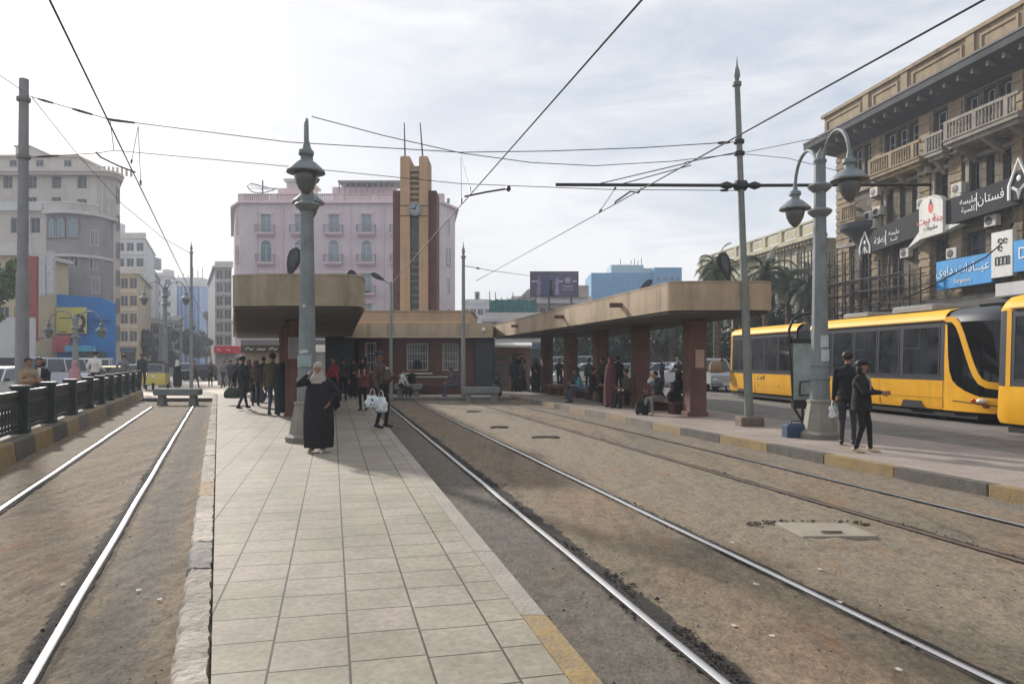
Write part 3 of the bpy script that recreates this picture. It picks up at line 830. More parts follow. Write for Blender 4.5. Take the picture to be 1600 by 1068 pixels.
# round security camera on the corner
b = MB(); b.ell((sx(757), -1.22, 3.15), (.1, .1, .1)); b.tube([(sx(757), -1.15, 3.3), (sx(757), -1.22, 3.2)], .03, 8); st(b, 'camera_dome', M_WHITE, 35)
# clock tower
TY = 1.6                                   # tower face, in the station frame
def tx(px_): return X(px_, Yf + TY) + 6
def tz(py_): return Z(py_, Yf + TY)
for a, c in ((612, 625), (668.5, 681)):
    b = MB(); b.box(tx(a), TY + .35, 4.06, tx(c) - .002, TY + 1.9, tz(295)); st(b, 'tower_side', M_BROWN, bevel=.02)
for a, c in ((625, 640.5), (654.5, 668.5)):
    b = MB(); b.box(tx(a), TY, 4.06, tx(c), TY + 1.8, tz(246)); b.rbox(tx(a) - .0, TY + .02, tz(246), tx(c), TY + 1.78, tz(243), .05); st(b, 'tower_fin', M_ORANGE, bevel=.03)
    b = MB(); b.box(tx(a) - .01, TY - .02, tz(338), tx(c) + .01, TY - .002, tz(336.5)); b.box(tx(a) - .01, TY - .02, tz(322), tx(c) + .01, TY - .002, tz(320.5)); st(b, 'fin_groove', M_BROWN)
b = MB(); b.box(tx(640.5) + .002, TY + .3, tz(322), tx(654.5) - .002, TY + 1.7, tz(257)); bk = st(b, 'tower_back', M_BEIGE2)
for k in range(7):
    b = MB(); zz = tz(318 - 8.6 * k); b.box(tx(640.5) + .002, TY + .12, zz, tx(654.5) - .002, TY + .298, zz + .13); st(b, 'louvre', M_BEIGE2)
b = MB(); b.box(tx(640.5) + .002, TY + .3, 4.06, tx(654.5) - .002, TY + .5, tz(322) - .002); gl = st(b, 'stair_window', glass_mat('stair_glass', (66, 84, 84), rough=.15))
lat = MB()
for k in range(1, 5): xx = tx(640.5) + (tx(654.5) - tx(640.5)) * k / 5; lat.box(xx - .012, TY + .27, 4.06, xx + .012, TY + .298, tz(378))
zz = 4.2
while zz < tz(345): lat.box(tx(640.5) + .003, TY + .265, zz, tx(654.5) - .003, TY + .298, zz + .03); zz += .2
st(lat, 'glazing_bars', mat('grey_bars', (96, 92, 82), rough=.7, var=.2))
bl = MB()
for k in range(9): bl.box(tx(641.5), TY + .255, tz(484 - 11 * k), tx(653.5), TY + .262, tz(484 - 11 * k) + .1 + .06 * wob(k))
st(bl, 'blind', mat('pale_blind', (112, 122, 112), rough=.7, var=.4, scale=9))
# clock
cc_ = (tx(648.5), TY - .06, tz(327)); cr_ = (tx(659) - tx(638.5)) / 2
b = MB(); b.M = Matrix.Translation(cc_) @ Matrix.Rotation(R(90), 4, 'X'); b.lathe([(cr_ * .96, -.3), (cr_, -.02), (cr_, .03), (cr_ * .93, .035)], 32); ck = st(b, 'clock', mat('clock_face', (150, 160, 164), rough=.5, var=.05), 35)
for k in range(12):
    b = MB(); b.M = Matrix.Translation(cc_) @ Matrix.Rotation(R(90), 4, 'X') @ Matrix.Rotation(k * PI / 6, 4, 'Z'); b.box(-.022, cr_ * .68, .04, .022, cr_ * .88, .048); st(b, 'hour_mark', M_BLACKM, parent=ck)
for ang, ln, wd in ((R(80), .52, .03), (R(-20), .72, .022)):
    b = MB(); b.M = Matrix.Translation(cc_) @ Matrix.Rotation(R(90), 4, 'X') @ Matrix.Rotation(ang, 4, 'Z'); b.box(-wd, -.05, .05 + wd * .2, wd, cr_ * ln, .06 + wd * .2); st(b, 'clock_hand', M_BLACKM, parent=ck)
for px_, top, pb in ((628, 184, 629.5), (653.5, 184, 658)):
    b = MB(); b.tube([(tx(pb), TY + .8, tz(246)), (tx(px_), TY + .8, tz(top))], [.05, .03], 8); st(b, 'mast', mat('mast_brown', (110, 86, 76), rough=.6, var=.1), 35)
b = MB(); b.tube([(tx(628), TY - .02, 4.4), (tx(628) + .0, TY - .02, 4.41)], .01, 4)

# pole-mounted twin street light standing by the station
def small_lamp(x_, y_, h_, label):
    t = thing('street_light', label, 'street light', (x_, y_, 0))
    b = MB(); b.lathe([(.09, 0), (.09, .3), (.07, .34), (.06, h_ * .6), (.045, h_)], 10); b.build('pole', M_GREYM, t)
    b = MB(); b.tube([(0, 0, h_ - .15), (-.22, 0, h_ + .02), (-.34, 0, h_ + .1)], .025, 7); b.build('arm', M_GREYM, t)
    b = MB(); b.M = Matrix.Translation((-.3, 0, h_ + .07)) @ Matrix.Rotation(R(-62), 4, 'Y')
    b.loft([[(.11 * r * math.cos(k * PI / 6), .03 * math.sin(k * PI / 6), q) for k in range(12)] for q, r in ((0, .3), (.1, .6), (.3, 1), (.48, .95), (.6, .3))]); b.build('lamp_head', M_BLACKM, t)
    return t
small_lamp(X(611, 31), 31, Z(440, 31), 'thin street light with one flat black head in front of the station wall')
# ================================================================== LAMP POSTS
M_LAMP = mat('grey_lamp_paint', (122, 129, 131), rough=.6, var=.1, scale=3.5, stain=.38, streak=.3, bump=.12)
M_LAMP_D = mat('weathered_grey_cast_iron', (136, 131, 122), rough=.7, var=.15, scale=4, stain=.35, bump=.2, bscale=20)
M_GLOBE = mat('smoked_globe', (92, 94, 92), rough=.18, var=.06, scale=2, spec=.5)
M_GUNMETAL = mat('gunmetal', (86, 94, 98), rough=.5, var=.1, scale=4, stain=.2)
def ornate_lamp(loc, label, arm_dir=R(90), h=5.75, group=None):
    t = thing('street_lamp', label, 'street lamp', loc, 0, group)
    b = MB()
    b.lathe([(.40, 0), (.41, .10), (.36, .14), (.345, .16)], 8, rot=PI / 8); b.build('base', M_LAMP_D, t, angle=25)
    b = MB(); b.lathe([(.335, .162), (.31, .30), (.25, .62), (.235, .70), (.25, .72), (.25, .76), (.2, .78)], 8, rot=PI / 8); b.build('pedestal', M_LAMP_D, t, angle=25)
    b = MB(); b.lathe([(.195, .782), (.185, 1.15), (.20, 1.17), (.20, 1.21), (.178, 1.23), (.172, 1.42), (.185, 1.44), (.185, 1.48), (.165, 1.5), (.15, 2.4), (.115, h - 1.0), (.11, h - .28)], 14); b.build('shaft', M_LAMP, t, angle=25)
    for zc in (h - 1.22, h - .72):
        b = MB(); b.lathe([(.10, zc - .14), (.15, zc - .1), (.21, zc - .05), (.24, zc), (.21, zc + .035), (.14, zc + .06), (.10, zc + .09)], 14); b.build('collar', M_LAMP, t)
    b = MB(); b.lathe([(.11, h - .28), (.13, h - .24), (.13, h - .2), (.08, h - .14), (.055, h - .05), (.03, h - .0), (.004, h + .03)], 12); b.build('finial', M_LAMP, t)
    dx_, dy_ = math.cos(arm_dir), math.sin(arm_dir)
    for s in (1, -1):
        pts = []
        for q in range(0, 15):
            a = PI * q / 14
            rad = .52
            pts.append((s * dx_ * (.10 + .6 * (1 - math.cos(a))), s * dy_ * (.10 + .6 * (1 - math.cos(a))), h - .55 + .72 * math.sin(a) ** .9))
        pts = [(s * dx_ * .10, s * dy_ * .10, h - 1.3)] + pts
        pts[-1] = (s * dx_ * 1.3, s * dy_ * 1.3, h - .52)
        b = MB(); b.tube(pts, [.04] * 3 + [.036] * (len(pts) - 3), 8); b.build('arm', M_LAMP, t)
        zc = h - .5
        bx, by = s * dx_ * 1.3, s * dy_ * 1.3
        b = MB(); b.lathe([(.03, zc + .14), (.05, zc + .06), (.06, zc), (.12, zc - .03), (.13, zc - .10), (.09, zc - .14), (.10, zc - .2), (.17, zc - .24), (.27, zc - .33), (.33, zc - .39), (.335, zc - .42), (.2, zc - .42)], 18, c=(bx, by, 0)); hd = b.build('lamp_head', M_LAMP if h > 5.5 else M_GUNMETAL, t)
        b = MB(); b.lathe([(.19, zc - .422), (.2, zc - .5), (.175, zc - .6), (.12, zc - .71), (.05, zc - .79), (.005, zc - .81)], 16, c=(bx, by, 0)); b.build('globe', M_GLOBE, hd)
    return t
LAMPG = 'ornate twin arm lamps of the station'
def sticker(t, name, z0, z1, a0, a1, r, m, n=5, rag=0.02):
    b = MB(); vs = []
    for i in range(n + 1):
        a = R(a0 + (a1 - a0) * i / n); vs += [(r * math.cos(a), r * math.sin(a), z0 + rag * wob(i, 3)), (r * math.cos(a), r * math.sin(a), z1 - rag * wob(i, 4))]
    b.add(vs, [(2 * i, 2 * i + 2, 2 * i + 3, 2 * i + 1) for i in range(n)]); return b.build(name, m, t)
la = ornate_lamp((X(480, 14.2), 14.2, PH), 'tall grey twin arm lamp post standing on the tiled middle platform', arm_dir=R(104.5), group=LAMPG)
M_STICK = mat('torn_paper', (198, 200, 202), rough=.7, rgb2=(160, 166, 168), scale=14)
M_STICK2 = mat('faded_poster', (150, 168, 164), rough=.7, rgb2=(128, 146, 142), scale=12)
sticker(la, 'torn_poster', 1.42, 1.66, -150, -50, .186, M_STICK2)
sticker(la, 'torn_poster', 1.68, 1.76, -130, -70, .172, M_STICK)
sticker(la, 'torn_poster', 2.55, 2.62, -110, -86, .152, M_STICK)
lb = ornate_lamp((X(1281, 14.8), 14.8, PH), 'tall twin arm lamp post on the right platform with white papers on its shaft', group=LAMPG)
sticker(lb, 'paper_notice', 1.52, 1.78, -105, -30, .178, M_STICK)
sticker(lb, 'paper_notice', 1.80, 2.06, -108, -38, .170, M_STICK)
lc = ornate_lamp((X(258, 46), 46, .03), 'distant twin arm lamp post standing behind the concrete buffer on the left track', arm_dir=0, h=6.4, group=LAMPG)
ornate_lamp((X(283, 78), 78, 0), 'farthest twin arm lamp post in the hazy street on the left', arm_dir=0, h=6.2, group=LAMPG)
ornate_lamp((X(118, 40), 40, 0), 'pale lamp post in front of the blue hoarding across the left road', arm_dir=0.2, h=4.2, group=LAMPG)

# ================================================================== TRAM POLES
def pole(x_, y_, z0, h, r, lean, label, m, finial=True, name='tram_pole', base=None):
    t = thing(name, label, 'pole', (x_, y_, 0))
    b = MB(); lx = lean
    b.tube([(0, 0, z0), (lx * .15, 0, z0 + h * .15), (lx * .4, 0, z0 + h * .4), (lx * .401, 0, z0 + h * .401), (lx, 0, h)], [r, r * .98, r * .92, r * .8, r * .68], 12); b.build('shaft', m, t)
    if finial:
        b = MB(); b.lathe([(r * .7, h - .05), (r * 1.05, h - .02), (r * 1.05, h + .06), (r * .4, h + .1), (r * .75, h + .22), (r * .62, h + .34), (r * .25, h + .45), (.008, h + .66)], 10, c=(lx, 0, 0)); b.build('finial', m, t)
    if base:
        b = MB(); b.rbox(-base, -base, z0 - .1, base, base, z0 + .22, .03); b.build('base_block', mat('brown_block', (112, 98, 86), rough=.9, var=.2, scale=4, stain=.35), t)
    return t
M_POLE = mat('green_grey_pole', (122, 126, 122), rough=.55, var=.12, scale=3, stain=.35, streak=.1)
M_POLE2 = mat('concrete_grey_pole', (136, 136, 138), rough=.7, var=.1, scale=3, stain=.2, streak=.2)
RP = (5.65, 17.6)
tp = pole(RP[0], RP[1], PH, 8.25, .105, -.3, 'slim leaning tram wire pole with a spike finial and cross boom on the right platform', M_POLE, base=.27)
LPp = (X(34, 20), 20)
pole(LPp[0], LPp[1], .33, 9.3, .17, .06, 'thick grey wire pole rising behind the left railing', M_POLE2, finial=False)
pole(X(299, 42), 42, .03, Z(395, 42), .10, 0, 'distant tram wire pole behind the left concrete buffer', M_POLE)
pole(X(724, 31.5), 31.5, .05, Z(402, 31.5), .10, 0, 'thin tram wire pole in front of the station wall by the buffer', M_POLE2)
def atR(z):   # point on the right pole shaft
    q = (z - PH) / (8.25 - PH); return (RP[0] - .3 * q, RP[1], z)
def atL(z): return (LPp[0] + .06 * z / 9.3, LPp[1], z)
# collars on the right pole and its boom
rx_ = 0
zb_ = 5.86
b = MB(); b.M = Matrix.Translation((-RP[0], -RP[1], 0)); x0 = atR(zb_)[0]
b.tube([(X(868, 17.6), 17.6, zb_ + .02), (x0, 17.6, zb_), (X(1455, 17.6), 17.6, zb_ + .02)], .04, 8); bm_ = b.build('boom', M_BLACKM, tp)
for dxx in (-.33, .33, 0):
    b = MB(); b.M = Matrix.Translation((x0 + dxx - RP[0], 0, zb_)) @ Matrix.Rotation(R(90), 4, 'Y'); b.lathe([(.05, -.14), (.085, -.05), (.1, 0), (.085, .05), (.05, .14)] if dxx else [(.06, -.17), (.13, -.12), (.13, .12), (.06, .17)], 10); b.build('clamp', M_BLACKM, tp)
for zz in (6.9, 6.62):
    b = MB(); p_ = atR(zz); b.lathe([(.10, -.05), (.125, -.04), (.125, .04), (.10, .05)], 12, c=(p_[0] - RP[0], 0, zz)); b.build('collar', M_BLACKM, tp)
b = MB(); b.lathe([(.17, 7.06), (.19, 7.09), (.19, 7.2), (.17, 7.23)], 12, c=(.045, 0, 0))
pl_ = [o for o in bpy.data.objects if o.name.startswith('tram_pole.001')][0]
for zz in (8.75, 7.2):
    b = MB(); b.lathe([(.13, zz - .07), (.17, zz - .05), (.17, zz + .05), (.13, zz + .07)], 12, c=(.05, 0, 0)); b.build('collar', MATS['green_grey_pole'], pl_)

# ================================================================== OVERHEAD WIRES
M_WIRE = mat('wire_black', (34, 34, 38), rough=.6, var=.1)
M_INS = mat('brown_insulator', (60, 52, 50), rough=.35, var=.1)
WG = 'overhead tram wires'
def wire(pts, label, r=.011, sag=0.0, n=16, name='overhead_wire', ins=None, cat='wire', swell=None):
    pts = [Vector(p_) for p_ in pts]
    if len(pts) == 2 and sag:
        a, c = pts; pts = [a.lerp(c, k / n) - Vector((0, 0, sag * 4 * (k / n) * (1 - k / n))) for k in range(n + 1)]
    b = MB(); b.tube(pts, r, 6); o = tag(b.build(name, M_WIRE), label, cat, WG)
    if ins:
        for (q0, q1) in ins:
            def at(q):
                k = q * (len(pts) - 1); i = min(int(k), len(pts) - 2); return pts[i].lerp(pts[i + 1], k - i)
            b = MB(); b.tube([at(q0), at(q0 + (q1 - q0) * .3), at((q0 + q1) / 2), at(q1)], [r * 2.4, r * 3.4, r * 3.4, r * 2.4], 7); b.build('insulator', M_INS, o)
    return o
HW = 5.25
def contact(a, b0, y0, y1, label, h=HW):
    return wire([(a * y + b0, y, h) for y in np.linspace(y0, y1, 14)], label, r=.012)
contact(-.389, -1.72, 1.0, 62, 'tram contact wire running away over the left track')
contact(-.254, 3.13, 1.0, 42, 'tram contact wire crossing the sky diagonally towards the clock tower')
contact(-.243, 6.42, 1.5, 33, 'tram contact wire passing the slim spike pole over the right-hand track')
# span between the two poles
def P(px_, py_, Y_): return (X(px_, Y_), Y_, Z(py_, Y_))
wire([P(45, 150, 20), P(172, 187, 19.8), P(450, 222, 19.3), P(720, 238, 18.7), P(860, 236, 18.3), P(1000, 231, 18), atR(6.9)], 'upper span wire from the left pole to the spike pole', r=.011, ins=[(.02, .05), (.09, .13), (.16, .19), (.965, .985)])
wire([P(45, 246, 20), P(155, 239, 19.8), P(178, 235, 19.7), P(450, 260, 19.2), P(720, 287, 18.6), P(950, 296, 18.1), (x0, 17.6, zb_ - .12)], 'lower span wire sagging from the left pole towards the boom of the spike pole', r=.009, ins=[(.02, .07), (.975, .985)])
wire([P(487, 182, 14.2), P(600, 212, 15), P(720, 239, 15.8), P(830, 254, 16.4), P(930, 259, 16.9), P(1050, 252, 17.3), atR(6.62)], 'slack wire from the lamp post tip past the clock tower masts', r=.009)
# droppers and steady arms at the left track
wire([P(172, 187, 19.8), P(178, 235, 19.7)], 'short dropper tying upper and lower span over the left track', r=.009)
hL = P(216, 197, 19.7)
cwl = lambda y: (-.389 * y - 1.72, y, HW)
wire([hL, P(205, 255, 19)], 'left leg of the V dropper over the left track', r=.008, ins=[(.9, 1.0)])
wire([hL, P(220, 289, 19)], 'right leg of the V dropper over the left track', r=.008, ins=[(.92, 1.0)])
wire([P(150, 238, 19.8), P(158, 246, 19.6), P(185, 259, 19.2), P(211, 269, 18.6)], 'black steady arm pulling the left contact wire', r=.022, name='steady_arm', cat='wire arm')
wire([P(720, 243, 18.7), P(721, 317, 17.5)], 'straight dropper beside the clock tower', r=.008, ins=[(.9, 1.0)])
wire([P(720, 243, 18.7), P(735, 298, 16.5)], 'slanting dropper beside the clock tower', r=.008, ins=[(.9, 1.0)])
wire([P(726, 307, 16.2), P(760, 300, 16), P(797, 294, 15.8)], 'black steady arm beside the clock tower', r=.02, name='steady_arm', cat='wire arm', ins=[(.93, 1.0)])
# stays and arms under the right boom
for (pa, pb, lab) in (((928, 289), (1072, 255), 'long stay from the boom end up to the slack wire'), ((962, 290), (1080, 258), 'inner stay from the boom up to the slack wire'), ((1070, 254), (1152, 238), 'short stay between boom stays and spike pole')):
    wire([P(pa[0], pa[1], 17.6), P(pb[0], pb[1], 17.6)], lab, r=.012)
wire([P(962, 293, 17.6), P(937, 331, 15.6)], 'thin dropper below the boom', r=.008, ins=[(0, .1), (.9, 1)])
wire([P(1002, 294, 17.6), P(998, 301, 16.6), P(985, 299, 16.4), P(962, 315, 15.9), P(961, 318, 15.7)], 'bent steady arm below the boom', r=.018, name='steady_arm', cat='wire arm')
wire([atR(6.62), P(1225, 226, 16), P(1292, 212, 13.7)], 'wire from the spike pole up to the near arm of the right lamp', r=.008)
wire([atR(6.62), P(1230, 247, 17), P(1290, 262, 17), P(1400, 292, 18), P(1470, 310, 30)], 'thin wire from the spike pole passing behind the right lamp to the old stone facade', r=.007)
wire([P(0, 118, 17), P(36, 142, 20)], 'wire arriving at the left pole from outside the view', r=.009)
wire([P(50, 152, 20), P(120, 240, 26), P(190, 318, 32), P(255, 372, 38), P(298, 396, 42)], 'long thin wire from the left pole to the distant pole behind the buffer', r=.011)
wire([P(724, 415, 31.5), P(770, 423, 40), P(830, 431, 60)], 'thin wire from the station pole towards the billboard', r=.016, ins=[(.2, .24)])
wire([P(1568, 378, 38), P(1540, 402, 36), P(1435, 457, 33), P(1412, 466, 32)], 'thick black cable drooping across the stone facade down to the tram roof', r=.035, cat='cable', name='cable')

# ================================================================== RAILING ON THE LEFT KERB
M_GREEN = mat('dark_green_iron', (40, 52, 50), rough=.5, var=.15, scale=5, stain=.2, spec=.4)
M_GREEN2 = mat('black_green_iron', (40, 44, 45), rough=.5, var=.15, scale=5, stain=.2)
FEN = thing('railing', 'dark green cast iron railing with square posts and balusters along the left kerb', 'railing', (-3.72 - .397 * 6, 6, .335))
fa = math.atan(.397)
def fpos(y): return (-.397 * (y - 6), y - 6)
fys = [7.6, 9.7, 11.75, 13.9, 16.2, 18.6, 21.1, 23.2, 25.3, 27.4, 29.7, 31.9, 34.2]
pm = MB(); pm.rbox(-.13, -.13, 0, .13, .13, .84, .015); pm.rbox(-.155, -.155, .841, .155, .155, .9, .02); pm.rbox(-.15, -.15, -.01, .15, .15, .1, .01)
pm.box(-.08, -.138, .2, .08, -.131, .72); pm.box(-.138, -.08, .2, -.131, .08, .72); pm.box(.131, -.08, .2, .138, .08, .72)
pme = pm.mesh('post', M_GREEN)
for y in fys:
    q = fpos(y); link('post', pme, FEN, loc=(q[0], q[1], 0), rotz=fa)
for i in range(len(fys) - 1):
    a, c = Vector(fpos(fys[i])), Vector(fpos(fys[i + 1])); ln = (c - a).length - .27
    b = MB()
    b.rbox(.0, -.045, .70, ln, .045, .80, .012); b.rbox(0, -.03, .54, ln, .03, .60, .008); b.rbox(0, -.035, .06, ln, .035, .13, .008)
    b.box(0.0, -.012, .60, ln, .012, .70)
    nbal = int(ln / .2)
    for k in range(nbal):
        x_ = ln * (k + .5) / nbal
        b.lathe([(.02, .13), (.034, .16), (.018, .2), (.04, .33), (.018, .46), (.03, .5), (.02, .54)], 6, c=(x_, 0, 0))
    mid = (a + c) / 2; d = (c - a).normalized()
    o = link('baluster_panel', b.mesh('baluster_panel', M_GREEN2), FEN, loc=(a.x + d.x * .135, a.y + d.y * .135, 0), rotz=math.atan2(d.y, d.x))

# ================================================================== CONCRETE BUFFERS / BENCHES AT THE TRACK ENDS
def buffer_bench(x_, y_, L, z0, label, m):
    t = thing('concrete_bench', label, 'bench', (x_, y_, z0), 0, 'concrete benches at the track ends')
    b = MB(); b.loft([[(-L / 2, -.2, .42), (-L / 2, .2, .42), (-L / 2, .2, .56), (-L / 2, -.2, .56)], [(-L / 2 + .06, -.24, .36), (-L / 2 + .06, .24, .36), (-L / 2 + .06, .24, .62), (-L / 2 + .06, -.24, .62)], [(L / 2 - .06, -.24, .36), (L / 2 - .06, .24, .36), (L / 2 - .06, .24, .62), (L / 2 - .06, -.24, .62)], [(L / 2, -.2, .42), (L / 2, .2, .42), (L / 2, .2, .56), (L / 2, -.2, .56)]])
    b.build('beam', m, t, angle=25, bevel=.02)
    for s in (-1, 1):
        b = MB(); xx = s * (L / 2 - .27); b.loft([[(xx - .14, -.17, -.05), (xx + .14, -.17, -.05), (xx + .14, .17, -.05), (xx - .14, .17, -.05)], [(xx - .09, -.15, .37), (xx + .09, -.15, .37), (xx + .09, .15, .37), (xx - .09, .15, .37)]]); b.build('leg', m, t, angle=25)
    return t
M_BUF = mat('green_grey_concrete', (126, 132, 128), rough=.85, var=.14, scale=4, stain=.3, bump=.3, bscale=25)
buffer_bench(X(278, 28.5), 28.5, 1.75, 0, 'concrete bench shaped buffer at the end of the left track', M_BUF)
buffer_bench(X(752, 30.3), 30.3, 1.6, 0.0, 'concrete bench shaped buffer in front of the dark booth, right of the station pole', M_BUF)
buffer_bench(X(638, 32.8), 32.8, 1.25, .05, 'concrete bench where people sit below the barred ticket window', M_BUF)
b = MB(); b.rbox(X(225, 31), 30.8, 0, X(335, 31), 31.3, .13, .02); o = b.build('track_end_kerb', mat('dark_kerb', (84, 78, 74), rough=.9, var=.2, stain=.2)); kind(o)
b = MB(); b.rbox(X(608, 31.8), 31.6, 0, X(800, 31.8), 32.1, .14, .02); kind(b.build('track_end_kerb', M_CONC_D))

# ================================================================== INFORMATION BOARD AND BIN (right platform)
IB = thing('notice_board', 'rusted pale notice board in a bent black tube frame left of the right lamp post', 'notice board', (X(1252, 15.6), 15.6, PH))
def ib(px_, py_): return ((px_ - 1252) * 15.6 / FPX, 0, Z(py_, 15.6) - PH)
b = MB(); b.tube([ib(1262, 660), ib(1252, 655), ib(1240, 636), ib(1238, 600), ib(1234, 540), ib(1233, 515), ib(1238, 500), ib(1250, 492), ib(1264, 489), ib(1280, 490)], .028, 8); b.build('frame', M_BLACKM, IB)
b = MB(); b.tube([ib(1254, 688), ib(1254, 632)], .03, 8); b.tube([ib(1276, 676), ib(1276, 632)], .03, 8); b.build('post', M_BLACKM, IB)
b = MB(); q0, q1 = ib(1239, 632), ib(1280, 536); b.box(q0[0], -.03, q0[2] + .08, q1[0], .0, q1[2]); pn = b.build('panel', mat('rusted_pale_panel', (162, 176, 172), rough=.6, rgb2=(138, 152, 148), scale=5, stain=.4, streak=.3), IB, angle=0)
b = MB(); q0, q1 = ib(1236, 536), ib(1280, 529); b.box(q0[0], -.05, q0[2] + .003, q1[0], .04, q1[2]); b.build('header', M_BLACKM, IB, angle=0)
b = MB(); q0, q1 = ib(1238, 638), ib(1282, 624); b.rbox(q0[0], -.08, q0[2], q1[0], .1, q1[2], .02); b.build('tray', M_BLACKM, IB)
b = MB(); pts = [ib(1247, 616), ib(1248, 596), ib(1270, 594), ib(1272, 616), ib(1247, 617)]; b.tube([(p_[0], -.08, p_[2]) for p_ in pts], .02, 6); b.build('side_frame', M_BLACKM, IB)
b = MB(); q0, q1 = ib(1243, 485), ib(1255, 529)
b = MB(); q0, q1 = ib(1257, 628), ib(1270, 623); b.box(q0[0], -.095, q0[2], q1[0], -.082, q1[2]); b.build('sticker', mat('yellow_sticker', (214, 186, 92), rough=.6), IB, angle=0)
b = MB(); b.rbox(-.24, -.17, 0, .24, .17, .26, .03); b.box(-.2, -.13, .262, .2, .13, .275)
o = tag(b.build('bin', mat('blue_bin', (48, 66, 92), rough=.5, var=.15, stain=.2)), 'low dark blue box bin standing beside the right lamp base', 'bin')
o.location = (X(1244, 15.0), 15.0, PH)
hh = MB(); hh.tube([(-.1, -.02, .27), (-.1, -.02, .33), (.1, -.02, .33), (.1, -.02, .27)], .012, 6); hh.build('handle', M_BLACKM, o)
# bench blocks under the right canopy
for k in range(4):
    d_ = 3.85 * k + 1.7
    xc, yc = 5.12 - .222 * d_, 20.75 + d_
    t = thing('seat_block', ('nearest', 'second nearest', 'third', 'farthest')[k] + ' low brown concrete seat between the columns of the right canopy', 'seat', (xc, yc, PH), RZR)
    b = MB(); b.rbox(-.34, -1.15, .30, .34, 1.15, .44, .03); b.build('seat', M_COLUMN, t)
    for yy in (-.8, .8):
        b = MB(); b.box(-.27, yy - .22, 0, .27, yy + .22, .299); b.build('plinth', MATS['dark_brick_plinth'], t, angle=0)
# ================================================================== TRAMS
M_TY = mat('yellow_tram_paint', (234, 172, 32), rough=.38, var=.06, scale=1.4, streak=.12, stain=.18, coat=.15)
M_TY2 = mat('yellow_tram_roof', (238, 180, 44), rough=.55, var=.05, scale=1.4, stain=.15, spec=.3)
M_TBAND = mat('tram_dark_band', (62, 64, 70), rough=.35, var=.08, scale=2)
M_TGL = glass_mat('tram_glass', (50, 54, 58), rough=.06, var=.6, scale=1.3)  # uneven light and dark tone paints reflections into the panes
M_TBLK = mat('tram_black_glass', (24, 26, 30), rough=.08, var=.3, scale=1.5)
M_TROOF = mat('tram_dark_roof', (70, 74, 80), rough=.5, var=.1, scale=2)
M_RUB = mat('black_rubber', (30, 30, 32), rough=.8, var=.2)
TL = 15.6; TW = 1.2
def nose_pt(c):
    """plan outline of the nose, c=0 front centre .. c=1 where the straight side starts"""
    a = c * PI / 2
    x_ = TW * math.sin(a) ** .62; y_ = 2.25 * (1 - math.cos(a) ** .75)
    return x_, y_
def nsurf(c, z, s, off=0.0):
    x_, y_ = nose_pt(c)
    e = .004
    x2, y2 = nose_pt(min(1, c + e)); x1, y1 = nose_pt(max(0, c - e))
    tx_, ty_ = x2 - x1, y2 - y1; l_ = math.hypot(tx_, ty_) or 1
    nx, ny = ty_ / l_, -tx_ / l_
    front = (1 - c) ** 1.2
    lean = front * (0.75 * max(0, (z - 1.0) / 1.9) ** 1.35) + front * .16 * max(0, (.75 - z) / .45) ** 2
    tum = max(0, z - 1.1) * .035
    x_ = max(0.0, x_ - tum * min(1, c * 3)) + nx * off; y_ = y_ + lean + ny * off
    return (s * x_, y_, z)
def zb_n(c):
    ks = [(0, .68), (.6, .68), (.74, .70), (.86, .84), (.92, .96), (.955, 1.10), (.975, 1.35), (.985, 1.75), (.993, 2.56), (1.0, 2.60)]
    for (c0, z0), (c1, z1) in zip(ks, ks[1:]):
        if c <= c1: return z0 + (z1 - z0) * (c - c0) / (c1 - c0)
    return 2.6
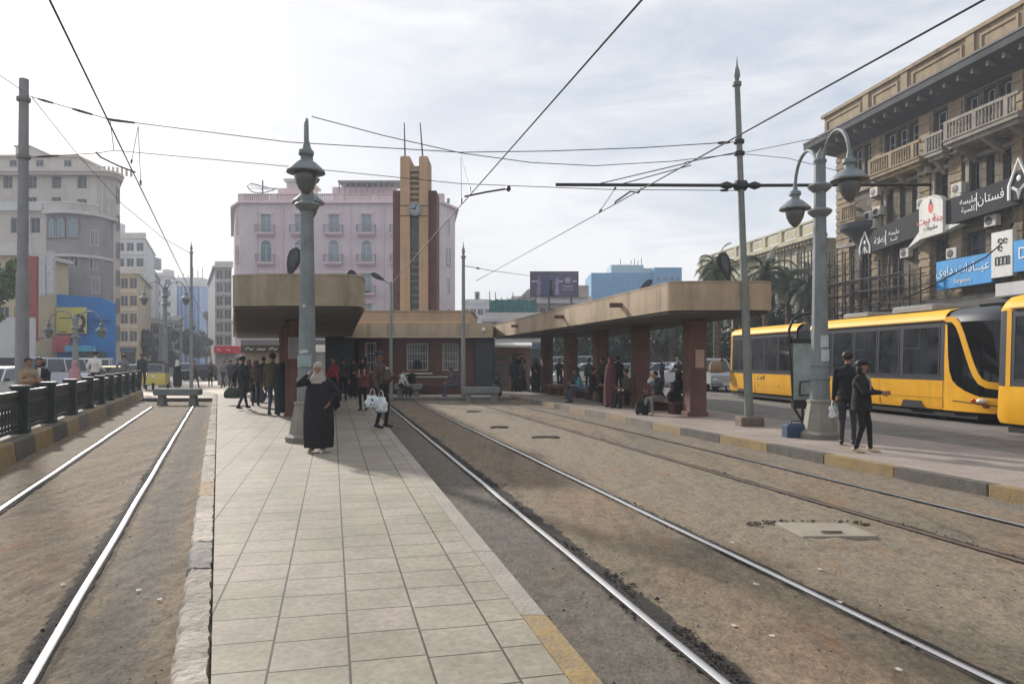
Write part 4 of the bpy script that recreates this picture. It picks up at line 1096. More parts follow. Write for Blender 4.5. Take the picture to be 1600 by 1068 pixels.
def build_tram(label, loc, rz):
    T = thing('tram', label, 'tram', loc, rz, 'yellow trams')
    cols = [0, .04, .1, .18, .26, .34, .42, .5, .58, .66, .72, .78, .82, .86, .89, .92, .94, .955, .965, .975, .98, .985, .989, .993, 1.0]
    # nose: lower yellow shell, black glass shell, dark roof
    for nm, m, zf in (('nose_shell', M_TY, lambda c: [.30, .38, .5, .62, zb_n(c) * .5 + .31, zb_n(c)]),
                      ('windscreen', M_TBLK, lambda c: [zb_n(c) + (2.62 - zb_n(c)) * k / 8 for k in range(9)])):
        b = MB()
        for s in (1, -1):
            vs = []; zs_n = len(zf(0))
            for c in cols:
                for z in zf(c): vs.append(nsurf(c, z, s))
            fs = []
            for i in range(len(cols) - 1):
                for j in range(zs_n - 1):
                    q = (i * zs_n + j, i * zs_n + j + 1, (i + 1) * zs_n + j + 1, (i + 1) * zs_n + j)
                    fs.append(q if s < 0 else tuple(reversed(q)))
            b.add(vs, fs)
        b.build(nm, m, T, angle=50)
    # roof of the nose (dark) closing to the centre
    b = MB()
    roofz = [(0, 2.62), (.03, 2.75), (.14, 2.9), (.36, 2.99), (.7, 3.03), (1.0, 3.04)]
    for s in (1, -1):
        vs = []
        for c in cols:
            x_, y_, _ = nsurf(c, 2.62, s)
            for q, z in roofz: vs.append((x_ * (1 - q), y_ + (2.25 + .35 - y_) * q * (1 - c), z))
        n_ = len(roofz); fs = []
        for i in range(len(cols) - 1):
            for j in range(n_ - 1):
                q = (i * n_ + j, i * n_ + j + 1, (i + 1) * n_ + j + 1, (i + 1) * n_ + j); fs.append(q if s < 0 else tuple(reversed(q)))
        b.add(vs, fs)
    b.build('nose_roof', M_TROOF, T, angle=50)
    # swooping yellow stripe
    key = [(1.0, 2.71), (.97, 2.71), (.945, 2.66), (.915, 2.53), (.885, 2.3), (.855, 2.02), (.825, 1.74), (.795, 1.48), (.76, 1.25), (.72, 1.09), (.66, 1.01), (.55, .98), (.4, .97), (.2, .96), (0, .96)]
    for s in (1, -1):
        b = MB(); vs = []
        for i, (c, z) in enumerate(key):
            wd = .085 if i > 1 else .07
            c0, z0 = key[max(0, i - 1)]; c1, z1 = key[min(len(key) - 1, i + 1)]
            p0, p1 = Vector(nsurf(c0, z0, s)), Vector(nsurf(c1, z1, s)); d = (p1 - p0).normalized()
            ctr = Vector(nsurf(c, z, s, .012)); o1 = Vector(nsurf(c, z, s, 1.0)); nrm = (o1 - ctr).normalized()
            sd = d.cross(nrm).normalized()
            vs += [tuple(ctr - sd * wd - nrm * .03), tuple(ctr - sd * wd), tuple(ctr + sd * wd), tuple(ctr + sd * wd - nrm * .03)]
        fs = []
        for i in range(len(key) - 1):
            for j in range(3): fs.append((4 * i + j, 4 * i + j + 1, 4 * i + j + 5, 4 * i + j + 4))
        b.add(vs, fs); b.build('stripe', M_TY, T, angle=60)
    # body sections
    def section(y0, y1, tail=False):
        prof = [(TW - .05, .30), (TW - .01, .42), (TW, .8), (TW, 1.08)]
        band = [(TW, 1.08), (TW - .025, 1.9), (TW - .05, 2.66)]
        top = [(TW - .05, 2.66), (TW - .04, 2.70), (TW - .05, 2.74), (TW - .09, 2.84), (TW - .22, 2.95), (TW - .5, 3.01), (0, 3.05)]
        for nm, m, pf in (('body_panel', M_TY, prof), ('window_band', M_TBAND, band), ('roof', M_TY2, top)):
            b = MB()
            ys = [(y0, 1.0, 0), (y1 - (.55 if tail else 0), 1.0, 0)]
            if tail:
                for k in range(1, 7):
                    a = k / 6 * PI / 2; ys.append((y1 - .55 + .55 * math.sin(a), 1 - .32 * (1 - math.cos(a)), 1))
            for s in (1, -1):
                vs = []
                for (yy, sc, _) in ys:
                    for (xx, zz) in pf:
                        bulge = .10 * max(0, 1 - abs(zz - .55) / .35) * (yy - (y1 - .55)) / .55 if tail and yy > y1 - .55 else 0
                        drop = (.05 * ((yy - (y1 - .55)) / .55) ** 2 if tail and yy > y1 - .55 and zz > 2.7 else 0)
                        inn = (.22 * ((yy - (y1 - .55)) / .55) ** 2 * max(0, (zz - 2.6) / .4) if tail and yy > y1 - .55 else 0)
                        vs.append((s * xx * sc, yy + bulge - inn, zz - drop))
                n_ = len(pf); fs = []
                for i in range(len(ys) - 1):
                    for j in range(n_ - 1):
                        q = (i * n_ + j, (i + 1) * n_ + j, (i + 1) * n_ + j + 1, i * n_ + j + 1); fs.append(q if s > 0 else tuple(reversed(q)))
                b.add(vs, fs)
                if tail and s == 1:
                    lastr = vs[-n_:]
                    vv = lastr + [(-p_[0], p_[1], p_[2]) for p_ in lastr]
                    b.add(vv, [(j, n_ + j, n_ + j + 1, j + 1) for j in range(n_ - 1)])
            b.build(nm, m, T, angle=50)
    section(2.25, 8.85); section(9.75, TL, True)
    b = MB()
    for s in (1, -1):
        ring = []
        for (zz, xx) in ((1.08, TW), (1.9, TW - .025), (2.66, TW - .05)):
            ring.append([(s * (xx + .008), TL - .58, zz), (s * (xx + .008), TL - .46, zz), (s * (xx - .05), TL - .46, zz), (s * (xx - .05), TL - .58, zz)])
        b = MB(); b.loft(ring); b.build('corner_post', M_TY, T, angle=0)
    # rear part of the nose roof strip in yellow along the side
    b = MB()
    for s in (1, -1): b.box(s * (TW + .004), 2.3, 2.675, s * (TW - .05), 8.8, 2.695); b.box(s * (TW + .004), 9.8, 2.675, s * (TW - .05), TL - .6, 2.695)
    b.build('gutter', M_BLACKM, T, angle=0)
    # bellows
    b = MB(); rings = []
    for k in range(15):
        sc = 1.0 if k % 2 else .93; y = 8.86 + .88 * k / 14
        rings.append([(-1.12 * sc, y, .42), (1.12 * sc, y, .42), (1.12 * sc, y, 2.7 * (.98 if k % 2 == 0 else 1)), (.85 * sc, y, 2.98), (-.85 * sc, y, 2.98), (-1.12 * sc, y, 2.7)])
    b.loft(rings); b.build('bellows', mat('grey_bellows', (84, 86, 86), rough=.8, var=.1), T, angle=20)
    # windows on both sides
    wins = [(2.42, 3.9, True), (4.05, 5.0, False), (5.08, 6.2, True), (6.28, 7.4, False), (7.5, 8.6, False), (10.0, 11.0, True), (11.08, 12.1, False), (12.18, 13.2, True), (13.28, 14.3, False), (14.38, 14.95, False)]
    fm = {}
    for s in (1, -1):
        for (a, c, inner) in wins:
            b = MB(); z0, z1 = 1.2, 2.55
            def xo(z, o_): return s * (TW - (z - 1.08) * .0316 + o_)
            def bar(ya, za, yb, zb2):
                b.add([(xo(za, -.02), ya, za), (xo(za, .012), ya, za), (xo(zb2, .012), ya, zb2), (xo(zb2, -.02), ya, zb2), (xo(za, -.02), yb, za), (xo(za, .012), yb, za), (xo(zb2, .012), yb, zb2), (xo(zb2, -.02), yb, zb2)],
                      [(0, 1, 2, 3), (7, 6, 5, 4), (1, 5, 6, 2), (0, 3, 7, 4), (3, 2, 6, 7), (0, 4, 5, 1)])
            t_ = .035
            bar(a, z0, a + t_, z1); bar(c - t_, z0, c, z1); bar(a + t_, z0, c - t_, z0 + t_); bar(a + t_, z1 - t_, c - t_, z1)
            if inner:
                w2 = (a + c) / 2; bar(w2 + .02, 1.95, w2 + .04, z1 - t_ - .002); bar(w2 + .042, 1.95, c - t_ - .002, 1.97)
            fo = b.build('window', M_TBAND, T, angle=0)
            b = MB(); q = [(xo(z0 + t_, .004), a + t_, z0 + t_), (xo(z0 + t_, .004), c - t_, z0 + t_), (xo(z1 - t_, .004), c - t_, z1 - t_), (xo(z1 - t_, .004), a + t_, z1 - t_)]
            if s > 0: b.quad(*q)
            else: b.quad(*reversed(q))
            b.build('pane', M_TGL, fo, angle=0)
    # underframe, bogies
    b = MB(); b.box(-1.08, 1.2, .12, 1.08, 8.7, .36); b.box(-1.08, 9.9, .12, 1.08, TL - .4, .36); b.build('underframe', M_RUB, T, angle=0)
    for yc in (3.3, 9.3, 14.0):
        b = MB(); b.rbox(-1.02, yc - .85, .08, 1.02, yc + .85, .42, .04); bo = b.build('bogie', M_RUB, T)
        for dy in (-.55, .55):
            for s in (-1, 1):
                b = MB(); b.M = Matrix.Translation((s * .74, yc + dy, .285)) @ Matrix.Rotation(R(90), 4, 'Y'); b.lathe([(.29, -.06), (.3, -.05), (.3, .03), (.27, .06)], 16); b.build('wheel', M_RUST, bo)
    for s in (1, -1):
        for (ya, yb, zz) in ((3.0, 3.95, .5), (13.6, 14.5, .42)):
            b = MB(); b.add([(s * (TW + .004), ya, .298), (s * (TW + .004), yb, .298), (s * (TW + .004), yb - .1, zz), (s * (TW + .004), ya + .1, zz)], [(0, 1, 2, 3)]); b.build('bogie_opening', M_RUB, T, angle=0)
        b = MB()
        for yy in (2.28, 4.9, 6.35, 12.9): b.box(s * (TW + .0035), yy, .36, s * (TW - .02), yy + .014, 1.05)
        b.box(s * (TW + .0035), 2.3, .60, s * (TW - .02), 4.9, .612)
        b.build('panel_seam', mat('seam_brown', (150, 104, 28), rough=.7), T, angle=0)
        b = MB()
        for yy in (5.2, 5.3, 11.0, 12.6, 14.6): b.ell((s * TW, yy, .62), (.012, .03, .03), 8, 6)
        b.build('latch', M_BLACKM, T)
    # lettering-like mark on the side of the rear half
    for s in (-1,):
        b = MB(); bx = s * (TW + .006)
        pts = [(0, 0), (.1, .02), (.16, .07), (.22, .02), (.34, .02), (.4, .1), (.45, .02), (.56, .02), (.62, .16), (.64, .02), (.72, .0)]
        b.tube([(bx, 12.75 - p_[0] , .86 + p_[1]) for p_ in pts], .013, 5); b.tube([(bx, 12.62, .78), (bx, 12.3, .78)], .008, 5); b.build('line_mark', M_BLACKM, T)
    # roof kit
    b = MB(); b.rbox(-.75, 3.2, 3.04, .75, 5.0, 3.22, .05); b.rbox(-.7, 6.2, 3.04, .7, 7.6, 3.18, .05); b.build('roof_box', mat('roof_box_grey', (130, 130, 126), rough=.6, var=.1), T)
    # front details
    for s in (1, -1):
        c0 = .70
        p_ = nsurf(c0, .60, s, .01)
        b = MB(); b.ell(p_, (.13, .14, .07), 12, 8); hl = b.build('headlight', mat('lamp_glass', (214, 206, 196), rough=.1, var=.05), T)
        p_ = nsurf(.78, .60, s, .02); b = MB(); b.ell(p_, (.05, .07, .05), 10, 7); b.build('indicator', mat('red_orange_lens', (206, 70, 34), rough=.2, var=.1), hl)
        p_ = nsurf(.66, .47, s, .012); b = MB(); b.ell(p_, (.09, .08, .05), 10, 7); b.build('fog_lamp', mat('dark_red_lens', (96, 50, 34), rough=.2), hl)
        b = MB(); pts = [nsurf(c, .58 - .1 * math.sin((1 - c) * 2.4), s, .006) for c in (.95, .85, .75, .65, .55, .45)]; b.tube(pts, .012, 5); b.build('seam', M_RUB, T)
    b = MB(); b.tube([nsurf(.3, 1.2, 1, .02), nsurf(.15, 1.7, 1, .03)], .012, 5); b.build('wiper', M_BLACKM, T)
    b = MB(); b.box(-.5, .03, .55, .5, .09, .66)
    # destination marks inside the windscreen
    b = MB()
    for i in range(5):
        for j in range(2):
            if wob(i * 3 + j, 2) > .25:
                p0 = nsurf(.30 - .035 * i, 1.52 - .10 * j, -1, .008); b.box(p0[0] - .02, p0[1] - .006, p0[2] - .012, p0[0] + .02, p0[1], p0[2] + .012)
    b.build('screen_mark', mat('pale_mark', (190, 196, 196), rough=.5), T, angle=0)
    return T
RZT = math.atan(.15)
def tside(Y): return 14.5 - .15 * Y
cx1 = tside(17.75) + 1.2
T1 = build_tram('yellow articulated tram with black swooping windscreen parked left of the other tram', (cx1, 17.7, .085), RZT)
# second tram: ahead of the first on the nearer track, its tail towards the first tram's nose
d2 = Vector((-math.sin(RZT), math.cos(RZT)))
side2 = Vector((math.cos(RZT), math.sin(RZT)))
tail = Vector((10.22, 16.0)) + side2 * 1.2
n2 = tail - d2 * (TL + .1)
T2 = dup(T1, (n2.x, n2.y, .085), RZT, 'yellow tram cut off by the right edge of the view, only its rounded tail showing')
# pantograph folded on the first tram
# ================================================================== BUILDINGS
M_PANE = glass_mat('window_glass', (58, 66, 74), rough=.12, var=.5, scale=.5)
M_PANE_P = glass_mat('pale_window_glass', (128, 146, 156), rough=.2, var=.35, scale=.6)
M_PANE_D = glass_mat('dark_window_glass', (36, 38, 42), rough=.2, var=.4, scale=.6)
M_TRIM = mat('pale_trim', (198, 192, 188), rough=.75, var=.08, stain=.15)
M_SHUT = mat('teal_shutter', (96, 128, 136), rough=.6, var=.1, stretch=(1, 1, 12))
M_ROOFG = mat('roof_grey', (128, 124, 120), rough=.9, var=.15)
WCACHE = {}
def wmesh(w, h, style, mf, mp):
    k = (round(w, 2), round(h, 2), style, mf.name, mp.name)
    if k in WCACHE: return WCACHE[k]
    b = MB(); t = .07; w2 = w / 2
    if style.startswith('arch'):
        r = w2; hs = h - r
        pts = [(-w2, 0), (-w2, hs)] + [(-r * math.cos(PI * q / 10), hs + r * math.sin(PI * q / 10)) for q in range(1, 10)] + [(w2, hs), (w2, 0)]
        o_ = [(x_ * 1.28, (z - hs) * 1.28 + hs if z > hs else z) for x_, z in pts]
        for i in range(len(pts) - 1):
            b.add([(pts[i][0], -.10, pts[i][1]), (pts[i + 1][0], -.10, pts[i + 1][1]), (o_[i + 1][0], -.10, o_[i + 1][1]), (o_[i][0], -.10, o_[i][1]),
                   (pts[i][0], .0, pts[i][1]), (pts[i + 1][0], .0, pts[i + 1][1]), (o_[i + 1][0], .0, o_[i + 1][1]), (o_[i][0], .0, o_[i][1])],
                  [(0, 1, 2, 3), (0, 4, 5, 1), (3, 2, 6, 7)])
        b.box(-w2 * 1.35, -.16, -.14, w2 * 1.35, 0, -.003)
        b.box(-.03, -.06, .02, .03, -.035, hs); b.box(-w2 + .003, -.06, hs - .04, w2 - .003, -.032, hs + .02)
        p = MB(); vs = [(x_ * .99, -.03, z * .995 + .003) for x_, z in pts]; p.add(vs, [tuple(range(len(vs)))])
    else:
        b.box(-w2, 0, 0, -w2 + t, .07, h); b.box(w2 - t, 0, 0, w2, .07, h); b.box(-w2 + t, 0, h - t, w2 - t, .07, h); b.box(-w2 + t, 0, 0, w2 - t, .07, t)
        b.box(-.025, .015, t, .025, .06, h - t)
        if style != 'plain': b.box(-w2 + t, .012, h * .7, w2 - t, .058, h * .7 + .045)
        if style == 'framed':
            b.box(-w2 - .12, -.22, -.1, w2 + .12, -.152, h + .14); b.v = b.v[:-8]; b.f = b.f[:-6]; b.m = b.m[:-6]
            b.box(-w2 - .14, -.24, -.002, -w2 - .002, -.152, h + .002); b.box(w2 + .002, -.24, -.002, w2 + .14, -.152, h + .002)
            b.box(-w2 - .2, -.28, h + .004, w2 + .2, -.152, h + .2); b.box(-w2 - .2, -.30, -.15, w2 + .2, -.152, -.004)
        p = MB(); p.quad((-w2 + t, .045, t), (w2 - t, .045, t), (w2 - t, .045, h - t), (-w2 + t, .045, h - t))
    WCACHE[k] = (b.mesh('window', mf, 0), p.mesh('pane', mp, 0)); return WCACHE[k]
def win(parent, x_, z, w, h, y=.15, style='cross', mf=None, mp=None, rz=0.0, label=None):
    fm, pm_ = wmesh(w, h, style, mf or M_TRIM, mp or M_PANE)
    o = link('window', fm, parent, loc=(x_, y, z), rotz=rz)
    link('pane', pm_, o)
    return o
def bpart(b, name, m, T, angle=0, bevel=0): return b.build(name, m, T, angle=angle, bevel=bevel)
def balcony_mesh(w, d, m_slab, m_rail, h=.95, solid=False):
    b = MB(); b.box(-w / 2, -d, -.14, w / 2, -.002, 0, 0); b.box(-w / 2 + .1, -d * .8, -.3, w / 2 - .1, -.002, -.142, 0)
    r = MB()
    r.box(-w / 2, -d + .0, h - .06, w / 2, -d + .05, h)
    for k in range(int(w / .16) + 1):
        xx = -w / 2 + .02 + (w - .04) * k / int(w / .16); r.box(xx - .012, -d + .012, 0.002, xx + .012, -d + .036, h - .06)
    for s in (-1, 1):
        r.box(s * w / 2, -d + .05, h - .06, s * (w / 2 - .05), -.003, h)
        for k in range(1, int(d / .16)): r.box(s * (w / 2 - .012), -d + .16 * k - .012, 0.002, s * (w / 2 - .036), -d + .16 * k + .012, h - .06)
    return b.mesh('balcony', m_slab, 0), r.mesh('balcony_rail', m_rail, 0)

# ------------------------------------------------------------------ pink hotel-like block behind the station
M_PINK = mat('pink_render', (206, 191, 196), rough=.85, var=.05, scale=.5, stain=.12, streak=.10)
M_PINKT = mat('pale_pink_trim', (218, 196, 198), rough=.8, var=.05, stain=.12)
YP = 90.0
def qx(px_): return X(px_, YP) - X(366, YP)
PK = thing('pink_building', 'large pale pink building with white trimmed arched windows behind the clock tower', 'building', (X(366, YP), YP, 0))
xL, xR = qx(376), qx(690)
xS, xT = X(711, 94) - X(366, 90), X(705, 114) - X(366, 90)
cols_p = [416, 469, 522, 573, 625, 668]
zr = [Z(363, YP), Z(409, YP), Z(457, YP), Z(505, YP)]
b = MB()
ops = []
hW = [2.2, 2.45, 2.3, 2.4]
for i, pc in enumerate(cols_p):
    for j in (0, 2, 3):
        ops.append((qx(pc) - .62, zr[j], qx(pc) + .62, zr[j] + hW[j]))
zt_ = Z(318, YP)
facade(b, xL, xR, 0, 0, zt_, ops, .2)
# chamfered left corner and side wall along the street; right side wall
cxp, cyp = qx(366) - .1, 1.6
b.quad((cxp - .9, cyp + 1.2, 0), (xL, 0, 0), (xL, 0, zt_), (cxp - .9, cyp + 1.2, zt_))
b.quad((cxp - 9, 24, 0), (cxp - .9, cyp + 1.2, 0), (cxp - .9, cyp + 1.2, zt_), (cxp - 9, 24, zt_))
b.quad((xR, 0, 0), (xS, 4, 0), (xS, 4, zt_), (xR, 0, zt_)); b.quad((xS, 4, 0), (xT, 24, 0), (xT, 24, zt_), (xS, 4, zt_))
b.add([(xL, 0, zt_), (xR, 0, zt_), (xS, 4, zt_), (xT, 24, zt_), (cxp - 9, 24, zt_), (cxp - .9, cyp + 1.2, zt_)], [(0, 1, 2, 3, 4, 5)])
bpart(b, 'wall', M_PINK, PK)
b = MB(); pl = [(cxp - 9.4, 24), (cxp - 1.35, cyp + 1.0), (xL - .1, -.4), (xR + .1, -.4), (xS + .5, 3.8), (xT, 24)]
b.prism(pl, zt_ + .002, zt_ + .18); b.prism([(p_[0] * .998, p_[1] + .14) for p_ in pl], zt_ + .182, zt_ + .3); bpart(b, 'cornice', M_PINKT, PK)
b = MB(); zz = zt_ + .3
for k in range(7):
    xa = xL + (xR - xL) * k / 6; b.box(xa - .35, .05, zz + .002, xa + .35, .35, zz + .8)
b.box(xL - .3, .02, zz + .82, xR + .3, .38, zz + .92)
bpart(b, 'parapet', M_PINKT, PK)
for k in range(6):
    b = MB(); xa = xL + (xR - xL) * k / 6 + .36; xb = xL + (xR - xL) * (k + 1) / 6 - .36; n_ = 13
    for q in range(n_): xx = xa + (xb - xa) * (q + .5) / n_; b.box(xx - .09, .12, zz + .002, xx + .09, .28, zz + .8)
    b.box(xa, .19, zz + .05, xb, .21, zz + .1); bpart(b, 'balustrade', M_PINKT, PK)
b = MB(); b.box(xL, .35, zz, xL + 3.2, .5, zz + .9); bpart(b, 'parapet', M_PINK, PK)
bs_, br_ = balcony_mesh(2.3, .8, M_PINKT, mat('grey_rail', (132, 126, 134), rough=.6))
for i, pc in enumerate(cols_p):
    for j in range(4):
        if j == 1:
            win(PK, qx(pc), zr[1], 1.3, 2.6, y=-.005, style='arch', mf=M_PINKT, mp=(M_SHUT if i in (0,) else M_PANE_P))
        else:
            win(PK, qx(pc), zr[j], 1.24, hW[j], y=.1, style='framed' , mf=M_TRIM, mp=M_PANE_P)
            b = MB()
        if j in (0, 1, 2):
            o = link('balcony', bs_, PK, loc=(qx(pc), 0, zr[j] - .12)); link('balcony_rail', br_, o)
# trims round the square windows (proud of the wall)
for i, pc in enumerate(cols_p):
    for j in (0, 2, 3):
        b = MB(); x_ = qx(pc); z = zr[j]; h = hW[j]
        b.box(x_ - .86, -.07, z, x_ - .63, -.002, z + h); b.box(x_ + .63, -.07, z, x_ + .86, -.002, z + h); b.box(x_ - .95, -.10, z + h, x_ + .95, -.002, z + h + .32)
        bpart(b, 'window_surround', M_PINKT, PK)
for (a, c) in ((0, 1), (1, .0)):
    pass
ca = math.atan2(0 - (cyp + 1.2), xL - (cxp - .9))
mxp, myp = (cxp - .9 + xL) / 2, (cyp + 1.2) / 2
for j, st_ in ((0, 'cross'), (1, 'arch'), (2, 'cross'), (3, 'cross')):
    win(PK, mxp - .03, zr[j] + .1, .95, 2.1, y=myp - .09, style=st_, mf=M_PINKT, mp=M_PANE_P, rz=ca)
for j in range(4):
    win(PK, (xR + xS) / 2 + .06, zr[j], .85, 2.0, y=1.93, style='arch' if j == 1 else 'cross', mf=M_PINKT, mp=M_PANE_P, rz=math.atan2(4, xS - xR))
b = MB(); b.box(xL + .1, -.25, 0, xR - .1, -.003, 4.2); bpart(b, 'ground_floor', mat('dusty_shopfront', (118, 108, 106), rough=.8, var=.15, scale=.7, stain=.3), PK)
for k in range(8): b = MB(); b.box(xL + .8 + 3 * k, -.29, .1, xL + 3.0 + 3 * k, -.252, 3.1); bpart(b, 'shopfront', M_PANE_D, PK)
for pxv in (402, 442, 548, 600):
    b = MB(); b.tube([(qx(pxv), -.08, 0.2), (qx(pxv), -.08, zt_ - .1)], .06, 6); bpart(b, 'drain_pipe', M_PINKT, PK)
# roof structures
b = MB(); b.box(qx(436), 3, zt_ + .5, qx(470), 8, Z(287, 94)); b.box(qx(433), 2.6, Z(287, 94), qx(474), 8.4, Z(283, 94)); bpart(b, 'roof_house', M_TRIM, PK)
b = MB(); b.box(qx(428), 1.5, zt_ + .5, qx(478), 3, Z(297, 92.5)); bpart(b, 'roof_house', M_PINKT, PK)
b = MB(); b.box(qx(510), 3, zt_ + .5, qx(612), 9, Z(295, 94)); bpart(b, 'roof_house', M_PINKT, PK)
b = MB()
for k in range(12): xx = qx(524) + (qx(622) - qx(524)) * k / 11; b.box(xx - .06, 2.0, Z(299, YP), xx + .06, 2.12, Z(288, 93))
b.box(qx(522), 1.9, Z(288, 93), qx(624), 5.5, Z(285, 93)); bpart(b, 'roof_terrace', mat('terrace_grey', (140, 140, 142), rough=.8, var=.2, scale=2), PK)
b = MB(); b.box(qx(683), 3, zt_, qx(688), 6, Z(302, YP)); b.box(qx(692), 3, zt_, qx(700), 6, Z(311, YP)); bpart(b, 'chimney', M_PINKT, PK)
b = MB(); b.tube([(qx(696), 4, zt_), (qx(696), 4, Z(303, YP))], .06, 5); b.box(qx(694), 3.8, Z(306, YP), qx(698.5), 4.1, Z(299, YP)); bpart(b, 'roof_vent', M_GREYM, PK)
# ring aerial on the roof
t = thing('roof_aerial', 'thin ring shaped aerial on a mast on the left end of the pink building roof', 'aerial', (X(404, YP), YP + 1.5, zt_ + .5))
b = MB(); hz_ = Z(290, YP) - zt_ - .5
rr = 1.75; b.tube([(rr * math.cos(k * PI / 16), rr * math.sin(k * PI / 16), hz_ + .25 * math.sin(k * PI / 8)) for k in range(33)], .07, 5); b.build('ring', M_GREYM, t)
b = MB(); b.tube([(0, 0, 0), (0, 0, hz_ + 1)], .08, 6); b.build('mast', M_BLACKM, t)
b = MB()
for k in range(6): b.tube([(0, 0, hz_), (rr * math.cos(k * PI / 3), rr * math.sin(k * PI / 3), hz_)], .03, 4)
b.build('spokes', M_GREYM, t)

# ------------------------------------------------------------------ generic street blocks
def block(name, label, x0, x1, Yk, H, depth, m, rows, colsn, ww, hh, z0=4.0, mp=None, style='plain', cornice=.5, side_dx=0.0, roofbits=0, seed=0, side_rows=0, band=True, trim=None, rz=0.0, skip=0.0, shop=True):
    T = thing(name, label, 'building', (x0, Yk, 0), rz)
    Wd = x1 - x0; trim = trim or M_TRIM
    ops = []; dz = (H - z0) / rows; dxx = Wd / colsn
    for i in range(colsn):
        for j in range(rows):
            if wob(i * 7 + j * 13, seed) < skip: continue
            xc = dxx * (i + .5); zc = z0 + dz * j + (dz - hh) * .45
            ops.append((xc - ww / 2, zc, xc + ww / 2, zc + hh))
    b = MB(); facade(b, 0, Wd, 0, 0, H, ops, .22)
    b.quad((Wd, 0, 0), (Wd + side_dx * depth, depth, 0), (Wd + side_dx * depth, depth, H), (Wd, 0, H))
    b.quad((0, 0, 0), (0, 0, H), (side_dx * depth, depth, H), (side_dx * depth, depth, 0))
    b.quad((0, 0, H), (Wd, 0, H), (Wd + side_dx * depth, depth, H), (side_dx * depth, depth, H))
    bpart(b, 'wall', m, T)
    for (a, c, d, e_) in ops: win(T, (a + d) / 2, c, d - a, e_ - c, y=.14, style=style, mf=trim, mp=mp or M_PANE)
    if cornice:
        b = MB(); sh = side_dx * depth; b.prism([(-cornice, -cornice), (Wd + cornice, -cornice), (Wd + cornice + sh, depth), (-cornice + sh, depth)], H + .002, H + .35); b.box(-.1, .1, H + .352, Wd + .1, .35, H + 1.1); bpart(b, 'cornice', trim, T)
    if band:
        for j in range(rows): b = MB(); b.box(-.05, -.12, z0 + dz * j - .1, Wd + .05, -.002, z0 + dz * j + .12); bpart(b, 'band_course', trim, T)
    if side_rows:
        n_ = 4
        for j in range(side_rows):
            for i in range(n_):
                yy = depth * (i + .5) / n_; win(T, Wd + side_dx * yy + .1, z0 + dz * j + (dz - hh) * .45, ww, hh, y=yy, style=style, mf=trim, mp=mp or M_PANE, rz=R(90) - math.atan(side_dx))
    for k in range(roofbits):
        xa = Wd * (.1 + .8 * wob(k, seed + 3)); wb = Wd * (.08 + .15 * wob(k, seed + 4)); hb_ = 1.2 + 2.4 * wob(k, seed + 6)
        b = MB(); b.box(xa - wb / 2, 1.5, H + .36, xa + wb / 2, 5, H + .36 + hb_); bpart(b, 'roof_house', m, T)
    if shop:
        b = MB(); n_ = max(2, int(Wd / 4))
        for k in range(n_): b.box(Wd * k / n_ + .3, -.06, .2, Wd * (k + 1) / n_ - .3, -.003, 2.9)
        bpart(b, 'shopfront', M_PANE_D, T)
        b = MB(); b.box(.2, -.5, 3.0, Wd - .2, -.003, 3.6); bpart(b, 'shop_sign', mat('shop_board%d' % (seed % 4), [(120, 60, 54), (70, 86, 110), (150, 146, 140), (66, 84, 70)][seed % 4], rough=.6, var=.3, scale=1.5, stretch=(1, 1, .3)), T)
    return T
M_CREAM = mat('cream_render', (196, 188, 180), rough=.85, var=.06, scale=.6, stain=.18, streak=.12)
M_GREYR = mat('grey_render', (164, 160, 162), rough=.85, var=.08, scale=.6, stain=.2, streak=.15)
M_PALE = mat('pale_render', (200, 200, 200), rough=.85, var=.06, scale=.6, stain=.15, streak=.1)
M_TANR = mat('tan_render', (190, 176, 148), rough=.85, var=.08, scale=.6, stain=.2, streak=.15)
M_GYL = mat('grey_lilac_render', (148, 145, 146), rough=.85, var=.08, scale=.6, stain=.25, streak=.2)
M_BLUEG = glass_mat('blue_curtain_glass', (64, 110, 178), rough=.25, var=.25, scale=.15)

# left: tall cream corner block with a rounded corner and deep eaves
YB = 86.0
B1 = thing('cream_building', 'tall cream corner building with deep flat eaves and small dark windows at the left edge', 'building', (X(-40, YB), YB, 0))
def ux(px_): return X(px_, YB) - X(-40, YB)
HB = Z(268, YB); cr0 = ux(143)
prof = [(0, 0), (cr0, 0)] + [(cr0 + 1.9 * math.sin(R(a)), 1.9 - 1.9 * math.cos(R(a))) for a in (15, 30, 45, 60, 75)] + [(cr0 + 1.9 - .3, 3.2), (cr0 - 1.5, 7), (0, 7)]
opx = [(12, 275), (50, 275), (88, 275), (128, 275), (50, 308), (88, 308), (128, 311), (100, 428), (20, 341), (55, 341)]
ops = []
for (pc, py_) in opx[:7]:
    z1 = Z(py_, YB); ops.append((ux(pc) - .55, z1 - 1.45, ux(pc) + .55, z1))
b = MB(); facade(b, 0, cr0, 0, 0, HB, ops, .25)
for i in range(1, len(prof) - 1):
    a, c = prof[i], prof[i + 1]; b.quad((a[0], a[1], 0), (c[0], c[1], 0), (c[0], c[1], HB), (a[0], a[1], HB))
bpart(b, 'wall', M_CREAM, B1, 30)
for o_ in ops: win(B1, (o_[0] + o_[2]) / 2, o_[1], 1.1, 1.45, y=.15, style='plain', mf=M_GREYR)
def offp(k_): return [(p_[0] + (k_ if p_[0] > 1 else -k_) * (1 if p_[1] > .2 else .6), p_[1] - k_ * (1 if p_[1] < 5 else 0)) for p_ in prof]
b = MB(); b.prism(offp(.9), HB - .55, HB - .25); b.prism(offp(1.15), HB - .248, HB); bpart(b, 'eaves', M_CREAM, B1, 30)
b = MB(); b.box(0, 1.0, HB, ux(112), 6, Z(242, YB)); b.box(-.5, .7, Z(242, YB), ux(116), 6.3, Z(239, YB)); bpart(b, 'attic', M_CREAM, B1)
